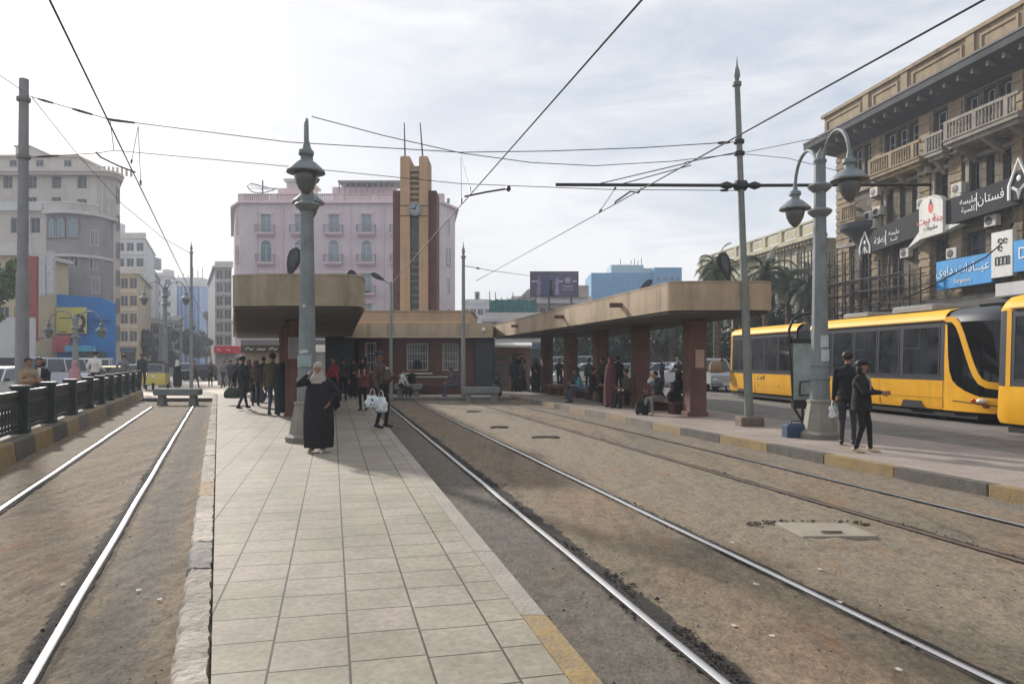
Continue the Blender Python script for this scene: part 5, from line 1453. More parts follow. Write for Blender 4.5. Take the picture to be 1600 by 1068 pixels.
for pc in (12, 54, 98): win(B1, ux(pc), Z(257, YB), .9, .8, y=.95, style='plain', mf=M_GREYR)
b = MB(); b.box(ux(6), 2, Z(239, YB), ux(30), 8, Z(222, YB)); b.box(ux(5), 1.8, Z(222, YB), ux(31), 8.2, Z(219.5, YB)); bpart(b, 'roof_house', M_CREAM, B1)
for k in range(9):
    xx = ux(128) + k * .42; b = MB(); 
b = MB()
for k in range(14): b.box(ux(117) + k * .4, .3 + .02 * k * k * .6, HB + .002, ux(117) + k * .4 + .2, .5 + .02 * k * k * .6, HB + .9)
bpart(b, 'parapet', M_CREAM, B1)
for k in range(6):
    for q, yy in enumerate((2.55,)):
        win(B1, cr0 + 1.82, 4 + 3.3 * k, .8, 1.9, y=yy, style='plain', mf=M_GREYR, mp=M_PANE_D, rz=R(100))
for pxs in (158, 163): 
    b = MB(); b.tube([(ux(pxs), .25 + .6 * (pxs - 158) / 5, .2), (ux(pxs), .25 + .6 * (pxs - 158) / 5, HB - 1)], .12, 6); bpart(b, 'pilaster', M_TRIM, B1, 30)

# left: lower building with arched loggia and a curved balustrade
YC = 76.0
B2 = thing('old_corner_building', 'older grey corner building with three arched windows under a curved balustrade, above the blue hoarding', 'building', (X(-30, YC), YC, 0))
def vx(px_): return X(px_, YC) - X(-30, YC)
H2 = Z(330, YC); e1 = vx(72); e2 = vx(148)
def curve2(n=9): return [(e1 + (e2 - e1) * k / n, -1.2 * math.sin(PI * .5 * k / n) * (1 - .9 * (k / n) ** 3) + 1.4 * (k / n) ** 3) for k in range(n + 1)]
cv = curve2()
b = MB(); ops = [(vx(24) - .5, Z(364, YC), vx(24) + .5, Z(340, YC)), (vx(55) - .5, Z(364, YC), vx(55) + .5, Z(340, YC)), (vx(24) - .6, Z(455, YC), vx(24) + .6, Z(425, YC))]
facade(b, 0, e1, 0, 0, H2, ops, .25); bpart(b, 'wall', M_CREAM, B2)
for o_ in ops: win(B2, (o_[0] + o_[2]) / 2, o_[1], o_[2] - o_[0], o_[3] - o_[1], y=.15, style='plain', mf=M_GREYR)
b = MB()
pts = cv + [(e2 + .1, 3.4), (e2 - 2.2, 7), (e1, 7)]
b.prism(pts, 0, H2 - .4); bpart(b, 'wall', M_GYL, B2, 30)
b = MB(); pts2 = [(p_[0], p_[1] - .7) for p_ in cv] + [(e2 + .5, 3.6), (e2 - 2.2, 6.8), (e1, 6.8)]
b.prism(pts2, H2 - .398, H2 - .05); zq = Z(398, YC); b.prism([(p_[0], p_[1] - .45) for p_ in cv] + [(e2 + .3, 3), (e1, 3)], zq - .3, zq); bpart(b, 'cornice', M_TRIM, B2, 30)
b = MB()
for k in range(len(cv) - 1):
    for q in (0, .25, .5, .75):
        xx = cv[k][0] + (cv[k + 1][0] - cv[k][0]) * q; yy = cv[k][1] + (cv[k + 1][1] - cv[k][1]) * q - .5; b.box(xx - .06, yy, H2 - .048, xx + .06, yy + .1, H2 + .62)
rails_ = [(p_[0], p_[1] - .45, H2 + .7) for p_ in cv]; b.tube(rails_, .11, 5); bpart(b, 'balustrade', M_TRIM, B2)
b = MB(); b.box(-1, -.5, H2 + .002, e1, -.2, H2 + .9); bpart(b, 'parapet', M_PALE, B2)
def on2(px_):
    x_ = vx(px_); 
    for k in range(len(cv) - 1):
        if cv[k][0] <= x_ <= cv[k + 1][0]:
            q = (x_ - cv[k][0]) / (cv[k + 1][0] - cv[k][0]); dxx, dyy = cv[k + 1][0] - cv[k][0], cv[k + 1][1] - cv[k][1]
            return x_, cv[k][1] + dyy * q, math.atan2(dyy, dxx)
    return x_, cv[-1][1], .5
for pc in (83, 100, 118):
    x_, y_, a_ = on2(pc); win(B2, x_, Z(371, YC), .85, 1.95, y=y_ - .02, style='arch', mf=M_GYL, mp=M_PANE_P, rz=a_)
for (pc, zz0, hh) in ((142, 382, 1.6), (101, 455, 2.0), (143, 458, 1.8), (82, 420, 1.3), (120, 418, 1.2), (141, 420, 1.1)):
    x_, y_, a_ = on2(pc); win(B2, x_, Z(zz0, YC), .85, hh, y=y_ - .06, style='plain', mf=M_TRIM, mp=M_PANE, rz=a_)
# blue hoarding
YH = 70.0
HO = thing('blue_hoarding', 'tall blue hoarding wall with a yellow portrait poster across the left road', 'hoarding', (X(80, YH), YH, 0))
def hx(px_): return X(px_, YH) - X(80, YH)
b = MB(); b.add([(0, 0, 0), (hx(166), 1.4, 0), (hx(166), 1.4, Z(472, YH)), (hx(148), 1.1, Z(463, YH)), (0, 0, Z(459, YH)), (0, .3, 0), (hx(166), 1.7, 0), (hx(166), 1.7, Z(472, YH)), (hx(148), 1.4, Z(463, YH)), (0, .3, Z(459, YH))],
               [(0, 1, 2, 3, 4), (9, 8, 7, 6, 5), (0, 4, 9, 5), (4, 3, 8, 9), (3, 2, 7, 8), (2, 1, 6, 7)]); bpart(b, 'board', mat('hoarding_blue', (28, 118, 190), rough=.6, var=.12, scale=.8, stain=.15), HO)
b = MB(); b.box(hx(89), -.12, Z(521, YH), hx(136), -.04, Z(480, YH)); po = bpart(b, 'poster', mat('poster_yellow', (206, 204, 110), rough=.6, rgb2=(196, 178, 108), scale=.7), HO)
def poster_bit(b, name, m): return b.build(name, m, po, angle=0)
b = MB(); pc = (hx(125), -.125, Z(503, YH)); b.M = Matrix.Translation(pc) @ Matrix.Rotation(R(90), 4, 'X')
b.lathe([(.62, 0), (.62, .012)], 20, sy=1.25); poster_bit(b, 'dark_hair', mat('print_black', (34, 32, 30), rough=.6))
b = MB(); b.M = Matrix.Translation((hx(125.5), -.14, Z(503, YH))) @ Matrix.Rotation(R(90), 4, 'X'); b.lathe([(.27, 0), (.27, .012)], 16, sy=1.35); poster_bit(b, 'printed_face', mat('print_skin', (206, 176, 140), rough=.6))
b = MB(); b.add([(hx(119), -.128, Z(520, YH)), (hx(134), -.128, Z(520, YH)), (hx(130), -.128, Z(511, YH)), (hx(122), -.128, Z(511, YH))], [(0, 1, 2, 3)]); poster_bit(b, 'printed_shoulders', MATS['print_black'])
b = MB(); b.box(hx(93), -.126, Z(497.5, YH), hx(117), -.121, Z(496, YH)); b.box(hx(93), -.126, Z(519, YH), hx(106), -.121, Z(517.5, YH)); poster_bit(b, 'print_line', mat('print_green', (60, 84, 40), rough=.6))
b = MB()
for k in range(7): b.tube([(hx(141 + 3.2 * k), .55 + .06 * k, Z(500, YH)), (hx(142.5 + 3.2 * k), .56 + .06 * k, Z(497 + 2 * wob(k), YH)), (hx(143.5 + 3.2 * k), .58 + .06 * k, Z(502 + 3 * wob(k, 2), YH))], .07, 4)
bpart(b, 'scrawl', mat('dark_teal_print', (22, 72, 106), rough=.6), HO)
b = MB(); b.box(hx(83), -.5, Z(550, YH), hx(112), -.2, Z(523.5, YH)); bpart(b, 'red_sign', mat('red_sign', (168, 54, 62), rough=.6, rgb2=(196, 110, 112), scale=1.6, stretch=(1, 1, 3)), HO)
b = MB(); b.box(hx(112), -1.1, Z(549, YH), hx(152), -.2, Z(540, YH)); bpart(b, 'awning', mat('cyan_awning', (70, 160, 196), rough=.6, var=.1), HO)
b = MB(); b.box(hx(120), -.06, 0, hx(166), .0, Z(549, YH)); bpart(b, 'shopfront', M_PANE_D, HO)
# vertical street signs and pipes left of the hoarding
t = thing('shop_sign', 'tall red and white vertical shop sign beside the left wire pole', 'sign', (X(52, 58), 58, 0))
b = MB(); b.box(-.35, 0, 3.2, .25, .25, Z(400, 58)); b.build('panel', mat('brick_red_sign', (150, 70, 62), rough=.6, var=.2), t, angle=0)
b = MB(); b.box(.45, 0, Z(462, 58), .95, .25, Z(398, 58)); b.box(1.1, -.1, Z(460, 58), 1.6, .2, Z(392, 58)); b.build('panel', mat('grey_white_sign', (182, 180, 184), rough=.6, var=.2), t, angle=0)
b = MB(); b.tube([(-.05, .1, 0), (-.05, .1, 3.3)], .08, 6); b.tube([(-.05, .3, 3.4), (1.6, .3, 3.6)], .06, 5); b.build('bracket', M_GREYM, t)
t = thing('shop_sign', 'large blank pale panel standing behind the left wire pole', 'sign', (X(8, 52), 52, 0))
b = MB(); b.box(-3, 0, 1.9, 2.0, .25, Z(496, 52)); b.build('panel', M_PALE, t, angle=0)
b = MB(); b.tube([(-2, .1, 0), (-2, .1, 2)], .08, 6); b.tube([(1.4, .1, 0), (1.4, .1, 2)], .08, 6); b.build('post', M_GREYM, t)
block('old_building', 'dark tan low building behind the tree at the far left', X(-60, 66), X(44, 66), 66, Z(400, 66), 6, M_TANR, 2, 4, 1.0, 1.7, z0=4, seed=2)
# far street, left side and end
blist = [
    ('apartment_tower', 'pale stepped apartment tower just right of the cream corner building', 150, 226, 132, 373, M_PALE, 7, 5, 1.3, 1.5, dict(side_dx=-.4, roofbits=2, seed=4, cornice=.2)),
    ('tan_building', 'yellowish building with a projecting upper storey behind the blue hoarding', 158, 215, 108, 428, M_TANR, 4, 4, 1.1, 1.6, dict(side_dx=-.4, seed=5)),
    ('grey_building', 'narrow grey building past the yellowish one in the left street', 205, 236, 150, 420, M_GREYR, 6, 3, 1.2, 1.5, dict(side_dx=-.4, seed=6, roofbits=1)),
    ('white_building', 'white apartment block beside the blue glass tower', 222, 270, 210, 432, M_PALE, 7, 3, 1.6, 1.6, dict(side_dx=-.4, seed=7, roofbits=1)),
    ('low_building', 'low lilac grey building under the twin arm lamp in the left street', 196, 248, 140, 505, M_GYL, 2, 5, 1.2, 1.5, dict(side_dx=-.4, seed=1)),
    ('hazy_building', 'pale hazy building closing the left street', 290, 345, 330, 500, M_PALE, 4, 5, 2, 2, dict(seed=9, cornice=.2, roofbits=3)),
    ('hazy_building', 'lower hazy building in front of the blue glass tower', 236, 282, 190, 500, M_GREYR, 3, 4, 1.6, 1.8, dict(side_dx=-.4, seed=8, cornice=.2)),
]
for (nm, lab, p0, p1, Yk, pt, m, r_, c_, ww, hh, kw) in blist:
    block(nm, lab, X(p0, Yk), X(p1, Yk), Yk, Z(pt, Yk), kw.pop('depth', 22), m, r_, c_, ww, hh, **kw)
for (p0, p1, Yk, pt, m, sd, lab) in ((208, 234, 175, 462, M_CREAM, 14, 'cream hazy block beyond the narrow grey building'), (228, 266, 255, 452, M_GYL, 15, 'lilac hazy block left of the blue glass tower'), (262, 304, 300, 492, M_PALE, 16, 'pale low block behind the far lamp posts'), (300, 334, 262, 486, M_CREAM, 17, 'cream block right of the distant wire pole'), (328, 350, 185, 452, M_PALE, 18, 'pale block behind the narrow grey building with balconies')):
    block('street_building', lab, X(p0, Yk), X(p1, Yk), Yk, Z(pt, Yk), 14, m, 4, 4, 1.4, 1.7, side_dx=-.4, seed=sd, cornice=.25, roofbits=2)
# blue glass tower
YG = 240.0
T = thing('glass_tower', 'tall blue glass tower at the end of the left street', 'building', (X(268, YG), YG, 0))
Wg = X(313, YG) - X(268, YG); Hg = Z(447, YG)
b = MB(); b.box(0, 0, 0, Wg, 14, Hg); bpart(b, 'curtain_wall', M_BLUEG, T)
b = MB()
for k in range(8): xx = Wg * k / 7; b.box(xx - .14, -.2, 0, xx + .14, -.003, Hg)
bpart(b, 'mullions', mat('pale_blue_fin', (150, 176, 210), rough=.5), T)
b = MB(); b.box(-.3, -.4, Hg, Wg + .3, 14, Hg + 1.2); b.box(Wg * .0, 1, Hg + 1.2, Wg * .98, 8, Z(433, YG)); bpart(b, 'crown', M_PALE, T)
b = MB()
for k in range(6): xx = Wg * (.05 + .17 * k); b.tube([(xx, 4, Hg + 1), (xx, 4, Hg + 3 + 4 * wob(k, 3))], .12, 5)
bpart(b, 'masts', M_GREYM, T)
# right side of the left street, left of the pink building
block('grey_building', 'narrow grey building with blue balconies seen left of the pink building', X(336, 128), X(362, 128), 128, Z(418, 128), 30, M_GREYR, 6, 2, 1.2, 1.6, seed=3, cornice=.3, side_dx=-.45)
t = thing('water_tower', 'small mushroom topped tower in the hazy left street', 'tower', (X(325, 170), 170, 0))
b = MB(); b.lathe([(.35, 0), (.3, 10.5), (.5, 11)], 10); b.build('stem', M_CONC, t); b = MB(); b.lathe([(.5, 11), (1.0, 11.6), (1.1, 12.8), (.9, 13.0)], 12); b.build('head', M_CONC_D, t)

# ------------------------------------------------------------------ behind the station and canopy, right
block('ornate_building', 'ornate low building with roof gables under the billboard', X(800, 110), X(925, 110), 110, Z(474, 110), 16, mat('old_pale_stone', (170, 160, 150), rough=.85, var=.15, scale=.8, stain=.3), 2, 9, .9, 1.7, z0=4.4, seed=10, roofbits=3)
orn = [o for o in bpy.data.objects if o.name.startswith('ornate_building')][0]
Ho = Z(474, 110)
for k, pc in enumerate((826, 858, 880, 905)):
    b = MB(); xx = X(pc, 110) - X(800, 110); b.add([(xx - 1.3, -.3, Ho + .9), (xx + 1.3, -.3, Ho + .9), (xx, -.3, Ho + 2.2), (xx - 1.3, 1.2, Ho + .9), (xx + 1.3, 1.2, Ho + .9), (xx, 1.2, Ho + 2.2)], [(0, 1, 2), (5, 4, 3), (0, 2, 5, 3), (1, 4, 5, 2)]); bpart(b, 'gable', MATS['old_pale_stone'], orn)
b = MB()
T = thing('netted_building', 'building wrapped in green scaffold netting right of the tower', 'building', (X(765, 104), 104, 0))
Wn = X(838, 104) - X(765, 104); Hn = Z(470, 104)
b = MB(); n_ = 26
vs = []
for i in range(n_ + 1):
    for j in range(9): vs.append((Wn * i / n_, .18 * math.sin(i * 2.1 + j), Hn * j / 8 + (.35 * wob(i, 2) if j == 8 else 0)))
b.add(vs, [(i * 9 + j, (i + 1) * 9 + j, (i + 1) * 9 + j + 1, i * 9 + j + 1) for i in range(n_) for j in range(8)])
bpart(b, 'netting', mat('green_net', (64, 128, 124), rough=.9, var=.25, scale=1.2, stretch=(1, 1, .3)), T, 60)
b = MB(); b.box(.2, .6, 0, Wn - .1, 12, Hn - .4); bpart(b, 'wall', M_GREYR, T)
for k in range(9): 
    b = MB(); xx = Wn * k / 8; b.tube([(xx, .35, 0), (xx, .35, Hn + .5 + .9 * wob(k, 6))], .06, 5); bpart(b, 'scaffold_pole', M_RUST, T)
block('hazy_building', 'pale hazy block in the gap right of the clock tower', X(722, 190), X(768, 190), 190, Z(474, 190), 16, M_PALE, 3, 4, 1.6, 1.6, seed=11, roofbits=2, cornice=.2)
# blue clad building
YU = 165.0
T = thing('blue_building', 'broad light blue office building on the skyline behind the right canopy', 'building', (X(924, YU), YU, 0))
def wx(px_): return X(px_, YU) - X(924, YU)
M_BCLAD = mat('light_blue_cladding', (70, 138, 180), rough=.5, var=.1, scale=.4, streak=.1)
b = MB(); b.box(0, 0, 0, wx(1020), 14, Z(426, YU)); b.box(wx(1020) + .01, -1.5, 0, wx(1063), 14, Z(419, YU)); bpart(b, 'wall', M_BCLAD, T)
b = MB(); b.box(wx(957), 2, Z(426, YU), wx(1008), 10, Z(412, YU)); b.box(wx(1008), 2, Z(426, YU), wx(1040), 10, Z(417, YU)); bpart(b, 'roof_house', mat('pale_blue_grey', (150, 176, 190), rough=.7, var=.1), T)
b = MB()
for k in range(9): b.box(wx(1023 + 4.4 * k), -1.53, 2, wx(1023 + 4.4 * k) + .16, -1.503, Z(421, YU))
for k in range(12): b.box(wx(926 + 7.8 * k), -.03, 2, wx(926 + 7.8 * k) + .1, -.003, Z(428, YU))
bpart(b, 'cladding_seams', mat('deeper_blue_seam', (70, 126, 166), rough=.6), T)
for i in range(4):
    for j in range(2): win(T, wx(1027 + 10 * i), Z(432 + 14 * j, YU) - 1.2, .9, 1.0, y=-1.55, style='plain', mf=M_BCLAD, mp=M_PANE)
b = MB()
for k in range(10): xx = wx(958 + 5.6 * k); b.tube([(xx, 5, Z(412, YU)), (xx, 5, Z(410 - 12 * wob(k, 5), YU))], .09, 4)
bpart(b, 'aerials', M_GREYM, T)
# low wall-like buildings visible through the canopy
block('yellow_building', 'pale yellow low building seen between the canopy columns', X(1000, 92), X(1180, 92), 92, Z(498, 92), 10, mat('straw_render', (188, 180, 150), rough=.85, var=.1, scale=.6, stain=.25), 1, 8, 1.1, 1.6, z0=4.0, seed=12)
block('grey_building', 'grey shop building far behind the canopy columns', X(760, 84), X(1000, 84), 84, Z(503, 84), 8, M_GYL, 1, 10, 1.2, 1.4, z0=3.9, seed=13)
# billboard
YBB = 98.0
T = thing('billboard', 'purple billboard with four stage figures on two posts above the rooftops', 'billboard', (X(866, YBB), YBB, 0))
hw = (X(902, YBB) - X(829, YBB)) / 2; z0b, z1b = Z(462, YBB), Z(425.5, YBB)
b = MB(); b.box(-hw, 0, z0b, hw, .35, z1b); b.build('board', mat('billboard_purple', (78, 62, 98), rough=.6, rgb2=(52, 48, 78), scale=.5), T, angle=0)
b = MB(); t_ = .12
b.box(-hw - t_, -.08, z1b, hw + t_, .4, z1b + .14); b.box(-hw - t_, -.08, z0b - .12, hw + t_, .4, z0b); b.box(-hw - t_, -.08, z0b, -hw, .4, z1b); b.box(hw, -.08, z0b, hw + t_, .4, z1b); b.build('frame', M_BLACKM, T, angle=0)
for px_ in (858, 893): b = MB(); b.tube([(X(px_, YBB) - X(866, YBB), .3, 0), (X(px_, YBB) - X(866, YBB), .3, z0b)], .14, 8); b.build('post', M_BLACKM, T)
def bx(px_): return (px_ - 870) / 1600 * 0
def bb(qx_, qz): return -hw + 2 * hw * (qx_ - 165) / (1460 - 165), z1b - (z1b - z0b) * (qz - 200) / (830 - 200)
def fig(cx_, top, bot, wd, m, nm):
    x_, zt2 = bb(cx_, top); _, zb2 = bb(cx_, bot); b = MB(); h_ = zt2 - zb2
    b.add([(x_ - wd * .5, -.012, zb2), (x_ + wd * .5, -.012, zb2), (x_ + wd * .3, -.012, zb2 + h_ * .5), (x_ + wd * .42, -.012, zb2 + h_ * .78), (x_ + wd * .1, -.012, zb2 + h_ * .86), (x_ - wd * .1, -.012, zb2 + h_ * .86), (x_ - wd * .42, -.012, zb2 + h_ * .78), (x_ - wd * .3, -.012, zb2 + h_ * .5)], [tuple(range(8))])
    b.M = Matrix.Translation((x_, -.014, zb2 + h_ * .92)) @ Matrix.Rotation(R(90), 4, 'X'); b.lathe([(h_ * .075, -.004), (h_ * .075, .0)], 10); b.build(nm, m, T, angle=0)
fig(390, 330, 820, .75, mat('print_mauve', (126, 104, 138), rough=.6), 'printed_figure'); fig(890, 340, 800, .6, mat('print_lilac', (146, 124, 164), rough=.6), 'printed_figure')
fig(620, 300, 825, 1.9, mat('print_navy', (40, 58, 96), rough=.6), 'printed_figure'); fig(735, 260, 820, .7, mat('print_teal', (52, 86, 112), rough=.6), 'printed_figure')
b = MB(); q = bb(1185, 410); b.M = Matrix.Translation((q[0], -.012, q[1])) @ Matrix.Rotation(R(90), 4, 'X'); b.lathe([(.42, -.004), (.42, .004)], 18); b.build('printed_disc', mat('print_grey', (136, 134, 160), rough=.6), T, angle=0)
b = MB()
for (a, c, zz, hh) in ((1020, 1340, 570, .09), (1020, 1340, 660, .08), (1320, 1440, 440, .2), (180, 350, 440, .2), (1100, 1300, 600, .05), (930, 1050, 440, .22)):
    p0 = bb(a, zz); p1 = bb(c, zz); b.box(p0[0], -.016, p0[1] - hh / 2, p1[0], -.003, p0[1] + hh / 2)
b.build('printed_line', mat('print_pale', (170, 158, 184), rough=.6), T, angle=0)

# ------------------------------------------------------------------ OLD STONE BUILDING ON THE RIGHT
UD = Vector((.148, -.989)); RB0 = (24.3, 55.0); RZB = math.atan2(-.989, .148)
def tpx(px_, off=0.0):
    """distance along the facade for a photo column; off = metres in front of the facade"""
    ox_, oy_ = RB0[0] - .989 * off, RB0[1] - .148 * off
    r = (px_ - 800) / FPX
    return (oy_ * r - ox_) / (.148 + .989 * r)
def Yt(t, off=0.0): return RB0[1] - .148 * off - .989 * t
def zpx(px_, py_, off=0.0): return Z(py_, Yt(tpx(px_, off), off))
M_STONE = brick_mat('tawny_stone', (134, 123, 106), (112, 103, 90), (72, 66, 58), 1.3, .62, .03, rot=(R(-90), 0, 0), rough=.9, stain=.5, bump=.5, nscale=.5)
M_STONE2 = mat('ochre_stone', (158, 140, 114), rough=.9, var=.14, scale=.9, stain=.45, streak=.4, bump=.3, bscale=10)
M_STONE3 = mat('pale_weathered_stone', (154, 148, 137), rough=.9, var=.14, scale=1.2, stain=.45, streak=.35, bump=.3, bscale=12)
M_REVEAL = mat('dark_reveal_stone', (96, 92, 88), rough=.95, var=.25, scale=1.2, stain=.4, streak=.3)  # window reveals, darker than the wall face
M_EAVE = mat('dark_eaves', (78, 80, 82), rough=.95, var=.25, scale=.8, stain=.3)  # eaves and corbel, darker than the walls
M_WOOD = mat('grey_timber', (112, 106, 100), rough=.8, var=.2, scale=3)
OB = thing('stone_building', 'weathered ochre stone building with deep dark eaves and balconies on the right', 'building', (RB0[0], RB0[1], 0), RZB)
Lb = 47.0; HE = 17.2
ops = []; wl = []
def addop(pa, pb, z0, z1, mp=None):
    a, c = tpx(pa), tpx(pb); ops.append((a, z0, c, z1)); wl.append((a, z0, c, z1, mp))
for (pa, pb) in ((1334, 1347), (1351, 1363), (1384, 1399), (1402, 1418), (1421, 1437), (1460, 1483), (1510, 1530), (1537, 1556), (1563, 1583)): addop(pa, pb, 14.4, 16.75)
for (pa, pb) in ((1387, 1396), (1406, 1415), (1425, 1435), (1463, 1483), (1517, 1530), (1541, 1554), (1567, 1582)): addop(pa, pb, 10.7, 13.0, M_PANE_D)
for (pa, pb) in ((1345, 1362), (1395, 1412), (1462, 1484), (1511, 1540), (1578, 1592)): addop(pa, pb, 6.0, 9.0)
for (pa, pb) in ((1325, 1350), (1365, 1392), (1405, 1440), (1455, 1490), (1505, 1545), (1560, 1600)): addop(pa, pb, .3, 4.6, M_PANE_D)
for k in range(6):
    a = tpx(1612) + 1 + 3.2 * k
    for z0, z1 in ((14.4, 16.75), (10.7, 13), (6, 9), (.3, 4.6)):
        ops.append((a, z0, a + 1.4, z1)); wl.append((a, z0, a + 1.4, z1, None))
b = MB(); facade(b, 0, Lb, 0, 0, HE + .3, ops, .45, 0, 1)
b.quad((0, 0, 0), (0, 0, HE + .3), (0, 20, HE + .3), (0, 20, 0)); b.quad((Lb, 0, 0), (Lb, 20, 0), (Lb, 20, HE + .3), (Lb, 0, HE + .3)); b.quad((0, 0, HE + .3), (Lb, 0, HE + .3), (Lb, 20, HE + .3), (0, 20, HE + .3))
bpart(b, 'wall', [M_STONE, M_REVEAL], OB)
for (a, z0, c, z1, mp) in wl: win(OB, (a + c) / 2, z0, c - a, z1 - z0, y=.3, style='cross', mf=M_TRIM if z0 > 13 else M_WOOD, mp=mp or M_PANE)
# surrounds
def tri(pa, pb, z0, z1):
    a, c = tpx(pa) - .3, tpx(pb) + .3; b = MB()
    b.box(a - .12, -.16, z1 + .12, c + .12, -.003, z1 + .34); b.box(a, -.1, z0 - .02, a + .26, -.003, z1 + .118); b.box(c - .26, -.1, z0 - .02, c, -.003, z1 + .118); b.box(a, -.22, z0 - .25, c, -.003, z0 - .022); bpart(b, 'window_surround', M_STONE3, OB)
for g_ in ((1384, 1437), (1460, 1483), (1510, 1583), (1334, 1363)): tri(g_[0], g_[1], 14.4, 16.75)
for g_ in ((1387, 1435), (1463, 1483), (1517, 1582)): tri(g_[0], g_[1], 10.7, 13.0)
# banded piers
for (pa, pb) in ((1310, 1330), (1366, 1380), (1440, 1456), (1487, 1506), (1588, 1602)):
    a, c = tpx(pa), tpx(pb); b = MB()
    b.box(a, -.14, 5.2, c, -.003, HE - .3)
    zz = 5.4
    while zz < HE - .5: b.box(a - .02, -.2, zz, c + .02, -.142, zz + .3); zz += .52
    bpart(b, 'pier', M_STONE2, OB)
# eaves with brackets and parapet
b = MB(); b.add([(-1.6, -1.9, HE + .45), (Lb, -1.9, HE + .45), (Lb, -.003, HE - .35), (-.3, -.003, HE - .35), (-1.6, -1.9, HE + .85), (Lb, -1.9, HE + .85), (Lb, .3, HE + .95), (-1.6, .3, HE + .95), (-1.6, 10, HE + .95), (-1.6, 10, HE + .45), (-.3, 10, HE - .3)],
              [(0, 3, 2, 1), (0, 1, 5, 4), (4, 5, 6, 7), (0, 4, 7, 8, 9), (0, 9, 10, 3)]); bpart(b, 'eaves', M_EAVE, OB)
b = MB(); b.box(0, -1.6, HE + .05, .18, -.6, HE + .36); ebm = b.mesh('eaves_bracket', mat('paler_bracket', (112, 112, 110), rough=.9), 0)
for k in range(44): link('eaves_bracket', ebm, OB, loc=(-1.0 + 1.05 * k, 0, 0))
b = MB(); b.box(-1.62, -1.96, HE + .852, Lb, -1.7, HE + .98); bpart(b, 'gutter', M_WOOD, OB)
b = MB(); zp = HE + .96
b.box(-.9, -.6, zp, Lb, .0, zp + 1.75); b.box(-1.1, -.8, zp + 1.752, Lb, .15, zp + 1.98); b.box(-.9, 0.002, zp, -.5, 9, zp + 1.75); b.box(-1.1, .152, zp + 1.752, -.4, 9, zp + 1.98); bpart(b, 'parapet', M_STONE2, OB)
b = MB(); t_ = -.6; k = 0
while t_ < Lb - 3:
    ln = 2.6 if k % 2 else 4.2
    for (x0, x1, z0, z1) in ((t_, t_ + ln, zp + 1.35, zp + 1.5), (t_, t_ + ln, zp + .25, zp + .4), (t_, t_ + .16, zp + .402, zp + 1.348), (t_ + ln - .16, t_ + ln, zp + .402, zp + 1.348)): b.box(x0, -.68, z0, x1, -.602, z1)
    b.box(t_ + ln + .35, -.72, zp + .05, t_ + ln + .95, -.602, zp + 1.75); t_ += ln + 1.3; k += 1
bpart(b, 'parapet_panel', M_STONE2, OB)
# balconies
def big_balcony(pa, pb, zf, d, m, name='balcony', nb=.24):
    a, c = tpx(pa, d), tpx(pb, d); b = MB()
    b.box(a, -d, zf - .32, c, -.003, zf); b.box(a + .15, -d + .2, zf - .55, c - .15, -.003, zf - .322); b.box(a - .05, -d - .06, zf - .1, c + .05, -d - .002, zf - .01)
    t_ = a + .3
    while t_ < c - .3: b.add([(t_, -.003, zf - 1.3), (t_ + .3, -.003, zf - 1.3), (t_, -.003, zf - .552), (t_ + .3, -.003, zf - .552), (t_, -d + .35, zf - .552), (t_ + .3, -d + .35, zf - .552)], [(0, 2, 4), (1, 5, 3), (0, 4, 5, 1), (2, 3, 5, 4)]); t_ += 1.9
    o = bpart(b, name, m, OB)
    b = MB(); b.box(a, -d, zf + .86, c, -d + .16, zf + 1.02); b.box(a, -d + .162, zf + .86, a + .16, -.003, zf + 1.02)
    t_ = a; 
    while t_ < c - .2:
        b.box(t_, -d + .002, zf + .002, t_ + .28, -d + .158, zf + .858); q = t_ + .42
        while q < min(t_ + 2.0, c - .15): b.lathe([(.05, zf + .002), (.075, zf + .25), (.04, zf + .5), (.06, zf + .858)], 6, c=(q, -d + .08, 0)); q += nb
        t_ += 2.1
    b.build('balustrade', m, o, angle=40)
big_balcony(1356, 1436, 14.1, 1.15, M_STONE2); big_balcony(1474, 1590, 14.2, 1.7, M_STONE3); big_balcony(1443, 1472, 14.15, 1.0, M_STONE3)
big_balcony(1312, 1336, 11.6, 1.3, M_STONE2)
# dark corbel under the corner balcony
b = MB(); a = (tpx(1312, 1.3) + tpx(1336, 1.3)) / 2
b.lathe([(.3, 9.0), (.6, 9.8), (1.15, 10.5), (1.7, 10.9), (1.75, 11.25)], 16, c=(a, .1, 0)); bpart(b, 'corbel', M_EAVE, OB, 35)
b = MB()
for zc in (13.6, 9.9, 5.1): b.box(0, -.22, zc, Lb, -.003, zc + .28)
bpart(b, 'string_course', M_STONE3, OB)
